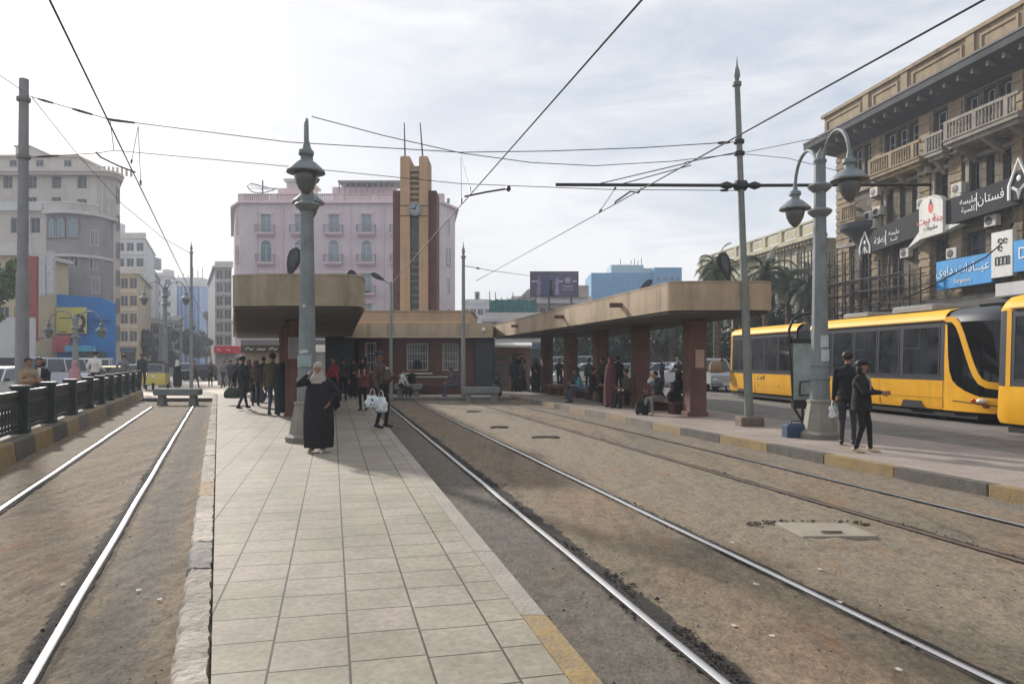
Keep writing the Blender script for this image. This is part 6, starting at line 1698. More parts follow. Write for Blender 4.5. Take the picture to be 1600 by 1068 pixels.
# dark shop fascia, white arched sign, blue signs
def sign_dir(px_, off): return tpx(px_, off)
M_SIGNK = mat('charcoal_sign', (34, 37, 41), rough=.85, var=.15, scale=1.5)
M_LET = mat('white_lettering', (226, 226, 224), rough=.5, var=.02)
M_SBLUE = mat('sky_blue_sign', (22, 146, 214), rough=.55, var=.08, scale=1.5, stain=.2, streak=.15)
M_SWHITE = mat('white_sign', (216, 214, 208), rough=.6, var=.06, stain=.16, streak=.2)
def wsign(name, label, pa, pb, z0a, z1a, z0b, z1b_, off, m, thick=.25):
    a, c = tpx(pa, off), tpx(pb, off)
    t = thing(name, label, 'sign', (RB0[0] + UD.x * a - .989 * off, RB0[1] + UD.y * a - .148 * off, 0), RZB)
    L = c - a; b = MB()
    b.add([(0, 0, z0a), (L, 0, z0b), (L, 0, z1b_), (0, 0, z1a), (0, thick, z0a), (L, thick, z0b), (L, thick, z1b_), (0, thick, z1a)], [(0, 1, 2, 3), (7, 6, 5, 4), (0, 3, 7, 4), (1, 5, 6, 2), (3, 2, 6, 7), (0, 4, 5, 1)])
    b.build('panel', m, t, angle=0)
    b = MB()
    for q in (.15, .85): b.box(L * q - .04, thick + .002, (z0a + z1a) / 2 - .04, L * q + .04, off + .1, (z0a + z1a) / 2 + .04)
    b.build('bracket', M_BLACKM, t, angle=0)
    return t, L
AR_CLIN = '\uFEEF\uFEED\uFE8D\uFEA9 \uFE95\uFE8D\uFEA9\uFE8E\u0640\u0640\uFEF4\uFECB'
t, L = wsign('shop_sign', 'sky blue sign with white Arabic lettering above the tram roof', 1463, 1549, 5.85, 7.5, 5.9, 7.5, .9, M_SBLUE)
lettering(AR_CLIN, t, M_LET, (L * .49, -.02, 6.88), .72, sx=1.0)
lettering('Surgeons', t, M_LET, (L * .5, -.02, 6.22), .36)
t, L = wsign('shop_sign', 'tall white sign panel with grey emblem between the two sky blue signs', 1549, 1582, 6.1, 8.5, 6.1, 8.5, .92, M_SWHITE)
M_GINK = mat('grey_ink', (84, 84, 86), rough=.6)
b = MB()
def stroke(b, pts, r=.035): b.tube([(p_[0], -.012, p_[1]) for p_ in pts], r, 5)
for (cx_, w_) in ((.28, .2), (.46, .2), (.64, .2), (.80, .14)):
    x_ = L * cx_
    stroke(b, [(x_ - w_ / 2, 7.15), (x_ - w_ / 2, 6.75), (x_ + w_ / 2, 6.75), (x_ + w_ / 2, 7.15), (x_ - w_ / 2 + .05, 7.15)])
for (cx_, zc) in ((.42, 7.6), (.42, 8.0), (.66, 7.98)):
    x_ = L * cx_; stroke(b, [(x_ + .12 * math.cos(k * PI / 4), zc + .12 * math.sin(k * PI / 4)) for k in range(8)])
b.build('emblem', M_GINK, t)
t, L = wsign('shop_sign', 'sky blue sign starting with a white letter D at the right edge of the view', 1583, 1640, 6.25, 7.85, 6.25, 7.85, .9, M_SBLUE)
lettering('D', t, M_LET, (.62, -.02, 7.15), .85)
t, L = wsign('shop_sign', 'charcoal shop sign with a white house emblem, left of the white arched sign', 1343, 1438, 8.9, 10.25, 9.35, 10.95, .8, M_SIGNK)
b = MB(); x_ = .62
stroke(b, [(x_ - .55, 8.95), (x_ - .55, 9.5), (x_, 10.45), (x_ + .55, 9.5), (x_ + .55, 8.95)], .07); stroke(b, [(x_ - .3, 9.0), (x_ - .05, 9.45), (x_, 9.0)], .06); stroke(b, [(x_ + .3, 9.0), (x_ + .05, 9.45), (x_, 9.0)], .06); b.ell((x_, -.02, 9.75), (.12, .03, .14), 10, 6); b.build('emblem', M_LET, t)
lettering('\uFE94\uFEFB\uFEFE\uFE9A'[:2] + '\uFEEA\uFE97', t, M_LET, (L * .36, -.02, 9.65), .62); b = MB(); b.box(L * .46, -.02, 9.25, L * .47, -.003, 10.2); b.build('divider', M_LET, t)
lettering('\uFEEA\uFEB4\uFE92\uFEE0\uFEE3', t, M_LET, (L * .60, -.02, 9.95), .42); lettering('\uFE94\uFEF4\uFEB4\uFEE0\uFEDB', t, M_LET, (L * .60, -.02, 9.52), .3)
t, L = wsign('shop_sign', 'long charcoal shop sign with white lettering right of the white arched sign', 1474, 1592, 9.55, 11.0, 9.75, 11.25, .8, M_SIGNK)
lettering('\uFEEA\uFEB4\uFE92\uFEE0\uFEE3', t, M_LET, (L * .36, -.02, 10.65), .5); lettering('\uFE94\uFEF4\uFEB4\uFEE0\uFEDB', t, M_LET, (L * .36, -.02, 10.15), .42)
b = MB(); b.box(L * .47, -.02, 9.95, L * .48, -.003, 10.95); b.build('divider', M_LET, t); lettering('\uFEE5\uFE8E\uFE98\uFEB4\uFED3', t, M_LET, (L * .66, -.02, 10.5), .7)
t, L = wsign('shop_sign', 'white house outline emblem sign at the far right above the long charcoal sign', 1580, 1612, 9.9, 11.3, 9.9, 11.3, 1.0, M_SIGNK)
b = MB(); x_ = L * .4
stroke(b, [(x_ - .62, 9.98), (x_ - .62, 10.7), (x_, 12.0), (x_ + .62, 10.7), (x_ + .62, 9.98)], .09); b.ell((x_, -.02, 11.0), (.15, .04, .16), 10, 6); stroke(b, [(x_ - .4, 10.6), (x_ - .1, 10.4), (x_, 9.98), (x_ + .1, 10.4), (x_ + .4, 10.6)], .08); b.build('emblem', M_LET, t)
# white arched sign
off = 1.0; a, c = tpx(1436, off), tpx(1473, off); L = c - a
t = thing('shop_sign', 'white round-topped sign with a red flame and red Arabic lettering', 'sign', (RB0[0] + UD.x * a - .989 * off, RB0[1] + UD.y * a - .148 * off, 0), RZB)
b = MB(); pts = [(0, 9.05), (L, 9.15), (L, 10.9)] + [(L / 2 + L / 2 * math.cos(R(k)), 10.9 + .62 * math.sin(R(k))) for k in range(15, 180, 15)] + [(0, 10.8)]
n_ = len(pts); b.add([(x_, 0, z) for x_, z in pts] + [(x_, .35, z) for x_, z in pts], [tuple(range(n_)), tuple(reversed(range(n_, 2 * n_)))] + [(i, n_ + i, n_ + (i + 1) % n_, (i + 1) % n_) for i in range(n_)]); b.build('panel', M_SWHITE, t, angle=0)
b = MB(); b.add([(L / 2 + .20 * math.sin(k * PI / 6) * (1 if k != 0 else 1), -.012, 10.82 - .36 * math.cos(k * PI / 6)) for k in range(12)], [tuple(range(12))]); b.build('flame', mat('flame_red', (214, 48, 40), rough=.5), t, angle=0)
b = MB(); b.add([(L / 2 - .12, -.016, 10.98), (L / 2 + .12, -.016, 10.98), (L / 2 + .05, -.016, 11.28), (L / 2 - .02, -.016, 11.34)], [(0, 1, 2, 3)]); b.build('flame_tip', MATS['print_black'], t, angle=0)
lettering('\uFE95\uFEF4\uFE91 \uFE94\uFEE8\uFE9F', t, mat('red_lettering', (206, 60, 60), rough=.5), (L * .48, -.02, 10.1), .62, sx=1.1)
lettering('\uFE95\uFE8E\uFEF3\uFEEE\uFEB8\uFEE3', t, MATS['print_black'], (L * .5, -.02, 9.62), .34)
b = MB(); b.box(L * .4, .352, 9.9, L * .6, 1.1, 10.1); b.build('bracket', M_BLACKM, t, angle=0)
# white wedge boards under the arched sign
for (pa, pb, lab) in ((1418, 1436, 'small white slanted board left below the arched sign'), (1474, 1500, 'small white slanted board right below the arched sign')):
    a, c = tpx(pa, .85), tpx(pb, .85); L = c - a
    b = MB(); z = 9.15
    b.M = Matrix.Translation((RB0[0] + UD.x * a - .989 * .85, RB0[1] + UD.y * a - .148 * .85, 0)) @ Matrix.Rotation(RZB, 4, 'Z')
    if 'left' in lab: q = [(0, 8.7), (L, 9.05), (L, 9.55)]
    else: q = [(0, 9.2), (L, 9.45), (0, 9.62)]
    b.add([(x_, 0, z_) for x_, z_ in q] + [(x_, .5, z_) for x_, z_ in q], [(0, 1, 2), (5, 4, 3), (0, 3, 4, 1), (1, 4, 5, 2), (2, 5, 3, 0)])
    tag(b.build('sign_board', M_SWHITE, angle=0), lab, 'sign')
# air conditioners
acm = MB(); acm.rbox(-.42, -.34, 0, .42, 0, .62, .03)
acf = MB(); acf.M = Matrix.Translation((-.08, -.345, .31)) @ Matrix.Rotation(R(90), 4, 'X'); acf.lathe([(.24, 0), (.24, .012), (.05, .02)], 14)
acb = MB(); acb.box(-.35, -.3, -.08, -.29, .3, -.003); acb.box(.29, -.3, -.08, .35, .3, -.003)
ac_me = [acm.mesh('casing', mat('ac_white', (190, 186, 178), rough=.6, var=.1, stain=.25)), acf.mesh('fan', M_BLACKM), acb.mesh('bracket', M_BLACKM)]
acs = [(1376, 330, 'upper white air conditioner on the banded pier near the corner balcony'), (1367, 351, 'large dusty air conditioner with a dark fan low on the banded pier'), (1362, 338, 'pinkish air conditioner between two others on the banded pier'), (1502, 295, 'upper air conditioner on the pier right of the white arched sign'), (1501, 312, 'lower air conditioner on the pier right of the white arched sign'), (1447, 318, 'grey air conditioner perched on top of the white arched sign'), (1497, 232, 'air conditioner on the top floor wall behind the white balcony'), (1372, 300, 'small air conditioner high on the banded pier below the left balcony'), (1448, 265, 'air conditioner under the balcony right of the single window'), (1555, 345, 'air conditioner below the long charcoal sign'), (1420, 395, 'air conditioner behind the scaffolding planks'), (1494, 396, 'air conditioner above the left sky blue sign')]
for (pa, pb, lab) in acs:
    off = .12 if pa != 1447 else .4
    t_ = tpx(pa, off); zc = zpx(pa, pb, off) - .3
    t = thing('air_conditioner', lab, 'air conditioner', (RB0[0] + UD.x * t_ - .989 * off, RB0[1] + UD.y * t_ - .148 * off, zc), RZB, 'air conditioners on the stone building')
    cs_ = link('casing', ac_me[0], t); link('fan', ac_me[1], cs_); link('bracket', ac_me[2], t)
# scaffolding in front of the left end
SC = thing('scaffolding', 'rusty tube scaffolding with planks in front of the left end of the stone building', 'scaffolding', (RB0[0], RB0[1], 0), RZB)
M_SCAF = mat('scaffold_steel', (48, 44, 44), rough=.7, var=.3, scale=5)
ts_ = [-2.6 + .95 * k for k in range(15)]; levels = [1.8, 2.7, 3.5, 4.4, 5.2, 6.1, 6.9, 7.7, 8.4, 9.6]
for k, t_ in enumerate(ts_):
    for yy in (-2.9, -1.5):
        b = MB(); top = 9.9 - .19 * k + .8 * wob(k, 3); b.tube([(t_ + .1 * wob(k, int(-yy)), yy, 0), (t_, yy, top)], .055, 5); b.build('standard', M_SCAF, SC)
for zz in levels:
    for yy in (-2.96, -1.44):
        b = MB(); ln = ts_[-1] if zz < 7 else ts_[6]; b.tube([(ts_[0] - .4, yy, zz + .1 * wob(int(zz * 3), 2)), (ln + .4, yy, zz)], .035, 5); b.build('ledger', M_SCAF, SC)
    b = MB()
    for q in range(3): b.box(ts_[0], -2.7 + .4 * q, zz + .05, ts_[6 if zz > 7 else -1] - 1.5 * wob(int(zz), q), -2.4 + .4 * q, zz + .09)
    if zz in (3.5, 6.9, 8.4): b.build('planks', mat('old_plank', (110, 94, 76), rough=.9, var=.25), SC, angle=0)
for k in range(0, 14, 2):
    b = MB(); j = (k // 2) % 4 * 2; b.tube([(ts_[k], -3.0, levels[j]), (ts_[k + 1] + .4, -3.0, levels[j + 1])], .03, 5); b.tube([(ts_[k + 1], -3.0, levels[(j + 1) % 8]), (ts_[k], -3.0, levels[(j + 1) % 8 + 1])], .03, 5); b.build('brace', M_SCAF, SC)
# timber hoarding roof and clutter over the shopfronts
b = MB(); b.box(tpx(1420, 1.5), -1.6, 4.7, Lb, -.003, 4.95); bpart(b, 'shop_canopy', mat('dark_shop_canopy', (72, 72, 72), rough=.7, var=.25), OB)
b = MB(); b.box(tpx(1558, 1.7), -1.8, 5.0, tpx(1640, 1.7), -1.62, 5.65); bpart(b, 'shop_fascia', M_PALE, OB)
# cream building further along the same street front
t0 = tpx(1296); 
CB = thing('cream_arcade_building', 'cream building with a panelled parapet and round arched windows behind the palms', 'building', (RB0[0] + UD.x * (-25), RB0[1] + UD.y * (-25), 0), RZB)
LC = 25 - 2.2; HC = 11.2
ops = []
def tc(px_): return tpx(px_) + 25
b = MB(); facade(b, 0, LC, 0, 0, HC, [], .2); b.quad((0, 0, HC), (LC, 0, HC), (LC, 12, HC), (0, 12, HC)); b.quad((LC, 0, 0), (LC, 12, 0), (LC, 12, HC), (LC, 0, HC)); M_CR2 = mat('yellowish_cream', (186, 178, 152), rough=.85, var=.08, scale=.8, stain=.35, streak=.3); bpart(b, 'wall', M_CR2, CB)
for k in range(7):
    x_ = 1.6 + 3.2 * k
    for zz in (6.6, 2.6): win(CB, x_, zz, 1.3, 3.0, y=-.004, style='arch', mf=M_CR2, mp=M_PANE)
b = MB(); b.box(-.4, -.7, HC + .002, LC + .4, .2, HC + .3); b.box(-.2, -.4, HC + .302, LC + .2, -.1, HC + .45); b.box(-.2, -.42, HC + 1.35, LC + .2, -.08, HC + 1.5)
for k in range(9): x_ = LC * k / 8; b.box(x_ - .25, -.41, HC + .452, x_ + .25, -.09, HC + 1.348)
for k in range(8): x_ = LC * (k + .5) / 8; b.box(x_ - .9, -.3, HC + .6, x_ + .9, -.2, HC + 1.2)
t_ = .1
while t_ < LC: b.box(t_, -.5, HC - .28, t_ + .22, -.003, HC); t_ += .55
bpart(b, 'parapet', M_CR2, CB)
for k in range(8): 
    b = MB(); x_ = .0 + 3.2 * k; b.box(x_ - .2, -.14, .2, x_ + .2, -.003, HC - .3); bpart(b, 'pilaster', M_TRIM if k % 2 else M_CR2, CB)
# ================================================================== PEOPLE
M_SKIN = mat('skin', (150, 108, 84), rough=.6, var=.06, scale=8)
M_SKIND = mat('tanned_skin', (112, 80, 62), rough=.6, var=.06, scale=8)
M_HAIR = mat('black_hair', (26, 23, 22), rough=.6, var=.3, scale=30)
M_LIP = mat('lips', (142, 84, 76), rough=.5)
M_EYE = mat('dark_eye', (30, 24, 22), rough=.3)
def cloth(name, rgb, var=.12): return mat('cloth_' + name, rgb, rough=.9, var=var, scale=9, bump=.35, bscale=16)
CL = {k: cloth(k, v) for k, v in dict(black=(24, 25, 28), navy=(36, 42, 54), charcoal=(52, 52, 56), grey=(106, 104, 106), brown=(78, 66, 62), olive=(74, 70, 52), red=(150, 48, 54), maroon=(92, 52, 56), denim=(66, 78, 98), white=(206, 204, 200), offwhite=(156, 147, 137), pink=(176, 132, 138), ltblue=(96, 146, 168), green=(60, 76, 64), greyblue=(84, 90, 100), tan=(150, 128, 104), jeans=(128, 126, 120), dkgreen=(36, 46, 42), plaid=(112, 66, 70)).items()}
M_SHOEB = mat('shoe_black', (26, 25, 26), rough=.5)
M_SHOEW = mat('shoe_white', (206, 200, 190), rough=.6, var=.1)
M_SHOET = mat('shoe_beige', (190, 168, 140), rough=.6, var=.1)

def ik(a, b, l1, l2, pole):
    a, b, pole = Vector(a), Vector(b), Vector(pole); d = b - a; L = d.length
    if L > (l1 + l2) * .998: b = a + d * ((l1 + l2) * .998 / L); d = b - a; L = d.length
    x_ = (l1 * l1 - l2 * l2 + L * L) / (2 * L); h = math.sqrt(max(0, l1 * l1 - x_ * x_)); n = d.normalized()
    pp = pole - n * pole.dot(n); pp.normalize()
    return a + n * x_ + pp * h, b
def capsule(b, p0, p1, r0, r1, n=12, flat=1.0, side=None):
    p0, p1 = Vector(p0), Vector(p1); d = (p1 - p0); L = d.length or 1e-6; d = d / L
    a = (Vector(side) if side else (Vector((1, 0, 0)) if abs(d.x) < .9 else Vector((0, 1, 0)))); a = (a - d * a.dot(d)).normalized(); c = d.cross(a)
    rings = []
    for th in (-80, -45, -15): t = R(th); rings.append((p0 + d * r0 * math.sin(t), r0 * math.cos(t)))
    for th in (15, 45, 80): t = R(th); rings.append((p1 + d * r1 * math.sin(t), r1 * math.cos(t)))
    b.loft([[tuple(p + (a * math.cos(2 * PI * k / n) + c * math.sin(2 * PI * k / n) * flat) * r) for k in range(n)] for p, r in rings])
def hand(b, wrist, dirv, palm_n, curl, mi, s=1.0, side=1):
    """palm, four unequal bent fingers and a thumb off the side of the palm"""
    d = Vector(dirv).normalized(); n = Vector(palm_n); n = (n - d * n.dot(d)).normalized(); u = d.cross(n) * side; w_ = Vector(wrist)
    o = len(b.f)
    pc = w_ + d * .05 * s
    rings = []
    for q, wd, th in ((-.015, .022, .018), (.02, .034, .016), (.06, .04, .013), (.09, .038, .011)):
        c = w_ + d * q * s; rings.append([tuple(c + u * wd * s * math.cos(k * PI / 4) + n * th * s * math.sin(k * PI / 4)) for k in range(8)])
    b.loft(rings, mi=mi)
    for i, ln in enumerate((.070, .078, .073, .058)):
        p = w_ + d * .088 * s + u * (.029 - .0193 * i) * s; pts = [p]; dd = d.copy()
        for seg, f in enumerate((.45, .32, .23)):
            a = curl * (.5 + .5 * seg); dd = (dd * math.cos(a) + n * math.sin(a)).normalized(); pts.append(pts[-1] + dd * ln * f * s)
        b.tube(pts, [.0095 * s, .009 * s, .008 * s, .006 * s], 6, mi=mi)
    p = w_ + d * .03 * s + u * .034 * s; q1 = p + (u * .7 + d * .6 + n * .3).normalized() * .035 * s; q2 = q1 + (u * .2 + d * .9 + n * .4).normalized() * .03 * s
    b.tube([p - u * .01 * s, p, q1, q2], [.012 * s, .012 * s, .0105 * s, .007 * s], 6, mi=mi)

def person(label, loc, rotz, H=1.7, top='black', pants='black', shoe=None, skin=None, hairm=None, pose=None, belly=0, bulk=1.0, vox=.018, hair='short', hijab=None, abaya=None, skirt=None, group=None, coat=0, inner=None, cap=None, face=True, female=False, straps=None):
    P_ = dict(lh=None, rh=None, lf=(.10, 0, .08), rf=(-.10, 0, .08), lean=0, twist=0, seat=None, headyaw=0, headpitch=0, lpole=(0, .9, -.3), rpole=(0, .9, -.3), hips=None, curl=.35)
    P_.update(pose or {})
    s = H / 1.73
    T = thing('person', label, 'person', loc, rotz, group)
    hipz = .925 if P_['seat'] is None else P_['seat'] + .09
    hy = 0 if P_['seat'] is None else 0.0
    ln = P_['lean']
    if P_['hips']: hipc = Vector(P_['hips'])
    else: hipc = Vector((0, hy, hipz))
    up = Vector((0, -math.sin(ln), math.cos(ln)))
    waist = hipc + up * .16; chest = hipc + up * .36; shc = hipc + up * .49; neck = hipc + up * .56
    hp = P_['headpitch']; hd = neck + Vector((0, -math.sin(ln * .6 + hp * .4) * .12 - .012, .125))
    sw = .185 * (0.92 if female else 1.0) * (1 + (bulk - 1) * .6)
    tw = Matrix.Rotation(P_['twist'], 3, 'Z')
    SL, SR = shc + tw @ Vector((sw * .95, .01, -.045)), shc + tw @ Vector((-sw * .95, .01, -.045))
    hwid = .09
    HL, HR = hipc + Vector((hwid, 0, -.02)), hipc + Vector((-hwid, 0, -.02))
    caps = []   # p0,p1,r0,r1,mat  0 skin 1 top 2 pants 3 shoe
    def add(p0, p1, r0, r1, m, **k): caps.append((Vector(p0), Vector(p1), r0, r1, m, k))
    bk = bulk
    # torso
    add(hipc + Vector((-.05, .0, .0)), hipc + Vector((.05, .0, .0)), .128 * bk, .128 * bk, 2 if not coat else 1)
    add(hipc + Vector((-.05, .015, .04)), hipc + Vector((.05, .015, .04)), .122 * bk, .122 * bk, 1)
    add(waist + Vector((-.045, 0, 0)), waist + Vector((.045, 0, 0)), .115 * bk, .115 * bk, 1)
    add(chest + tw @ Vector((-.07, 0, 0)), chest + tw @ Vector((.07, 0, 0)), .122 * bk, .122 * bk, 1)
    add(shc + tw @ Vector((-sw * .7, .01, -.055)), shc + tw @ Vector((0, .01, -.01)), .064 * bk, .07 * bk, 1); add(shc + tw @ Vector((sw * .7, .01, -.055)), shc + tw @ Vector((0, .01, -.01)), .064 * bk, .07 * bk, 1)
    add(chest, waist, .13 * bk, .125 * bk, 1)
    if belly: add(waist + Vector((0, -.10 * belly, .04)), waist + Vector((0, -.09 * belly, .14)), .15, .12, 1)
    add(shc + Vector((0, 0, 0)), neck + Vector((0, 0, .0)), .065, .052, 1)
    add(neck, hd - Vector((0, 0, .05)), .05, .05, 0)
    # head
    ym = Matrix.Rotation(P_['headyaw'], 3, 'Z')
    def hv(x_, y_, z_): return hd + ym @ (Matrix.Rotation(hp, 3, 'X') @ Vector((x_, y_, z_)))
    add(hv(0, .012, .028), hv(0, -.008, .02), .088, .084, 0); add(hv(0, -.02, -.03), hv(0, -.035, -.065), .066, .045, 0)
    add(hv(0, -.088, .0), hv(0, -.102, -.025), .010, .014, 0)
    add(hv(.082, .01, .0), hv(.082, .012, -.02), .013, .012, 0); add(hv(-.082, .01, .0), hv(-.082, .012, -.02), .013, .012, 0)
    # legs
    feet = []
    for (hpz, tgt, sgn) in ((HL, P_['lf'], 1), (HR, P_['rf'], -1)):
        pole_ = (0, -1, .15)
        k_, an = ik(hpz, tgt, .43, .41, pole_)
        add(hpz, k_, .088 * bk, .062, 2); add(k_, an, .058, .043, 2)
        fd = Vector(P_.get('ldir' if sgn > 0 else 'rdir', (0.12 * sgn, -1, 0))).normalized()
        add(an + Vector((0, .0, -.02)) - fd * .03, an + fd * .07 + Vector((0, 0, -.04)), .042, .038, 3); add(an + fd * .05 + Vector((0, 0, -.045)), an + fd * .15 + Vector((0, 0, -.052)), .036, .028, 3)
        feet.append(an)
    # arms
    hands = []
    for (sh, tgt, sgn, pk) in ((SL, P_['lh'], 1, 'lpole'), (SR, P_['rh'], -1, 'rpole')):
        if tgt is None: tgt = sh + Vector((.06 * sgn, -.05, -.53))
        el, wr = ik(sh, tgt, .28, .255, P_[pk])
        add(sh, el, .062 * bk, .05 * bk, 1); add(el, wr, .048 * bk, .036, 1)
        hands.append((el, wr, sgn))
    b = MB()
    for (p0, p1, r0, r1, m, k) in caps: capsule(b, p0, p1, r0, r1)
    b.v = [(x_ * s, y_ * s, z_ * s) for x_, y_, z_ in b.v]
    me = b.mesh('person_raw', M_SKIN, 0)
    tmp = link('person_raw', me); rm = tmp.modifiers.new('r', 'REMESH'); rm.mode = 'VOXEL'; rm.voxel_size = vox; rm.use_smooth_shade = True
    sm_ = tmp.modifiers.new('s', 'SMOOTH'); sm_.iterations = 2; sm_.factor = .5
    bpy.context.view_layer.update()
    m2 = bpy.data.meshes.new_from_object(tmp.evaluated_get(bpy.context.evaluated_depsgraph_get()))
    bpy.data.objects.remove(tmp); bpy.data.meshes.remove(me)
    nv = len(m2.vertices); co = np.empty(nv * 3); m2.vertices.foreach_get('co', co); co = co.reshape(-1, 3)
    nf = len(m2.polygons); cen = np.empty(nf * 3); m2.polygons.foreach_get('center', cen); cen = cen.reshape(-1, 3) / s
    best = np.full(nf, 1e9); mi = np.zeros(nf, int)
    for (p0, p1, r0, r1, m, k) in caps:
        d = np.array(p1 - p0); L2 = max(1e-9, d @ d); t_ = np.clip(((cen - np.array(p0)) @ d) / L2, 0, 1)
        dist = np.linalg.norm(cen - (np.array(p0) + t_[:, None] * d), axis=1) - (r0 + (r1 - r0) * t_)
        w_ = dist < best; best[w_] = dist[w_]; mi[w_] = m
    faces = [tuple(p.vertices) for p in m2.polygons]
    bb_ = MB(); bb_.v = [tuple(v) for v in co]; bb_.f = faces; bb_.m = [int(q) for q in mi]
    bpy.data.meshes.remove(m2)
    # hands, eyes, mouth
    for (el, wr, sgn) in hands:
        dv = (wr - el).normalized(); pn = Vector(P_.get('lpalm' if sgn > 0 else 'rpalm', (-sgn * 1.0, -.2, 0)))
        hb = MB(); hand(hb, wr + dv * .01, dv, pn, P_['curl'], 0, 1.0, sgn)
        bb_.add([(x_ * s, y_ * s, z_ * s) for x_, y_, z_ in hb.v], hb.f, 0)
    if face:
        for sx_ in (-1, 1):
            c = hv(.031 * sx_, -.083, .012) * s; bb_.ell(c, (.012 * s, .006 * s, .007 * s), 8, 5, mi=4)
            c = hv(.032 * sx_, -.088, .032) * s; bb_.ell(c, (.018 * s, .006 * s, .004 * s), 8, 5, mi=5)
        c = hv(0, -.083, -.052) * s; bb_.ell(c, (.022 * s, .008 * s, .006 * s), 8, 5, mi=6)
    body = bb_.build('body', [skin or M_SKIN, CL[top], CL[pants], shoe or M_SHOEB, M_EYE, hairm or M_HAIR, M_LIP], T, angle=70)
    S3 = lambda v: tuple(c * s for c in v)
    # hair / headwear
    qrot = (ym @ Matrix.Rotation(hp, 3, 'X')).to_euler()
    if hijab is None and hair:
        h = MB(); h.ell(S3(hv(0, .022, .042)), (.095 * s, .102 * s, .088 * s), 16, 10, rot=qrot)
        if hair == 'long': h.ell(S3(hv(0, .05, -.05)), (.088 * s, .06 * s, .13 * s), 14, 9, rot=qrot)
        h.build('hair', hairm or M_HAIR, T, angle=70)
    if cap:
        h = MB(); h.ell(S3(hv(0, .008, .055)), (.1 * s, .108 * s, .072 * s), 16, 10, rot=qrot); h.M = Matrix.Identity(4)
        c0 = hv(0, -.10, .045) * s; h.ell(c0, (.075 * s, .07 * s, .012 * s), 14, 6, rot=qrot); h.build('cap', CL[cap], T, angle=70)
    if hijab:
        h = MB(); h.ell(S3(hv(0, .02, .03)), (.105 * s, .102 * s, .112 * s), 18, 12, rot=qrot)
        c1 = neck * s
        h.loft([[tuple(Vector(S3(hv(0, .02, .02))) .lerp(c1, q) + Vector((rx * s * math.cos(2 * PI * k / 18), (ry * s) * math.sin(2 * PI * k / 18) + yo * s, zo * s)) + Vector((.008 * math.sin(k * 3) * q, 0, 0))) for k in range(18)] for (q, rx, ry, yo, zo) in ((0, .104, .09, .012, 0), (.5, .095, .088, .01, -.01), (1, .12, .105, .0, .0), (1.0, .165, .13, -.012, -.07), (1.0, .16, .14, -.03, -.15))], cap=False)
        h.build('headscarf', CL[hijab], T, angle=70)
    if abaya or skirt:
        m_ = CL[abaya or skirt]; a = MB(); rings = []
        top_z = (shc.z - .05) if abaya else (hipc.z + .12)
        secs = ((1.03, .07, .06), (1.0, .125 * bk, .095 * bk), (.955, .17 * bk, .12 * bk), (.86, .2 * bk, .15 * bk), (.66, .225 * bk, .168 * bk), (.5, .235 * bk, .178 * bk), (.25, .225 * bk, .182 * bk), (.03, .21 * bk, .185 * bk)) if abaya else ((1.0, .15 * bk, .125 * bk), (.66, .19 * bk, .155 * bk), (.25, .2 * bk, .17 * bk), (.03, .21 * bk, .18 * bk))
        cxy = lambda z: hipc.lerp(shc, max(0, (z - hipc.z) / max(.01, shc.z - hipc.z)))
        for (q, rx, ry) in secs:
            z = .06 + (top_z - .06) * q; c = cxy(z); ring = []
            for k in range(36):
                an_ = 2 * PI * k / 36; f = 1 + (.075 * (1 - q)) * math.sin(an_ * 7 + q * 3) + .05 * (1 - q) * math.sin(an_ * 12 + 1 - q * 4) + .025 * math.sin(an_ * 5 + q * 9)
                ring.append(((c.x + rx * f * math.cos(an_)) * s, (c.y - ry * .05 + ry * f * math.sin(an_)) * s, z * s))
            rings.append(ring)
        a.loft(rings); a.build('abaya' if abaya else 'skirt', m_, T, angle=75)
    if inner:
        a = MB(); p = (chest + up * .02) * s; a.M = Matrix.Translation(tuple(p)) @ Matrix.Rotation(ln, 4, 'X'); y_ = -.118 * bk * s - .012
        a.loft([[(-.02 * s, y_ + .03, -.16 * s), (.02 * s, y_ + .03, -.16 * s), (.02 * s, y_ - .004, -.16 * s), (-.02 * s, y_ - .004, -.16 * s)], [(-.035 * s, y_ + .03, .0), (.035 * s, y_ + .03, .0), (.035 * s, y_ - .008, .0), (-.035 * s, y_ - .008, .0)], [(-.045 * s, y_ + .07, .14 * s), (.045 * s, y_ + .07, .14 * s), (.045 * s, y_ + .03, .14 * s), (-.045 * s, y_ + .03, .14 * s)]])
        a.build('shirt_front', CL[inner], T)
    if coat:
        a = MB(); rings = []
        for (q, rx, ry) in ((.30, .15, .12), (.1, .158, .135), (-.05, .17, .145), (-.05 - coat, .18, .15)):
            c = hipc + up * q; rings.append([((c.x + rx * bk * math.cos(2 * PI * k / 24)) * s, (c.y + ry * bk * math.sin(2 * PI * k / 24)) * s, c.z * s) for k in range(24)])
        a.loft(rings); a.build('jacket_hem', CL[top], T)
    if straps:
        for sg in (-1, 1):
            a = MB(); a.tube([S3(shc + tw @ Vector((.1 * sg, -.10 * bk, -.02))), S3(chest + tw @ Vector((.09 * sg, -.135 * bk, .02))), S3(waist + Vector((.10 * sg, -.125 * bk, .06)))], .016 * s, 6); a.build('strap', CL[straps], T)
    return T, dict(wl=hands[0][1] * s, wr=hands[1][1] * s, el=hands[0][0] * s, chest=chest * s, hip=hipc * s, head=hd * s)

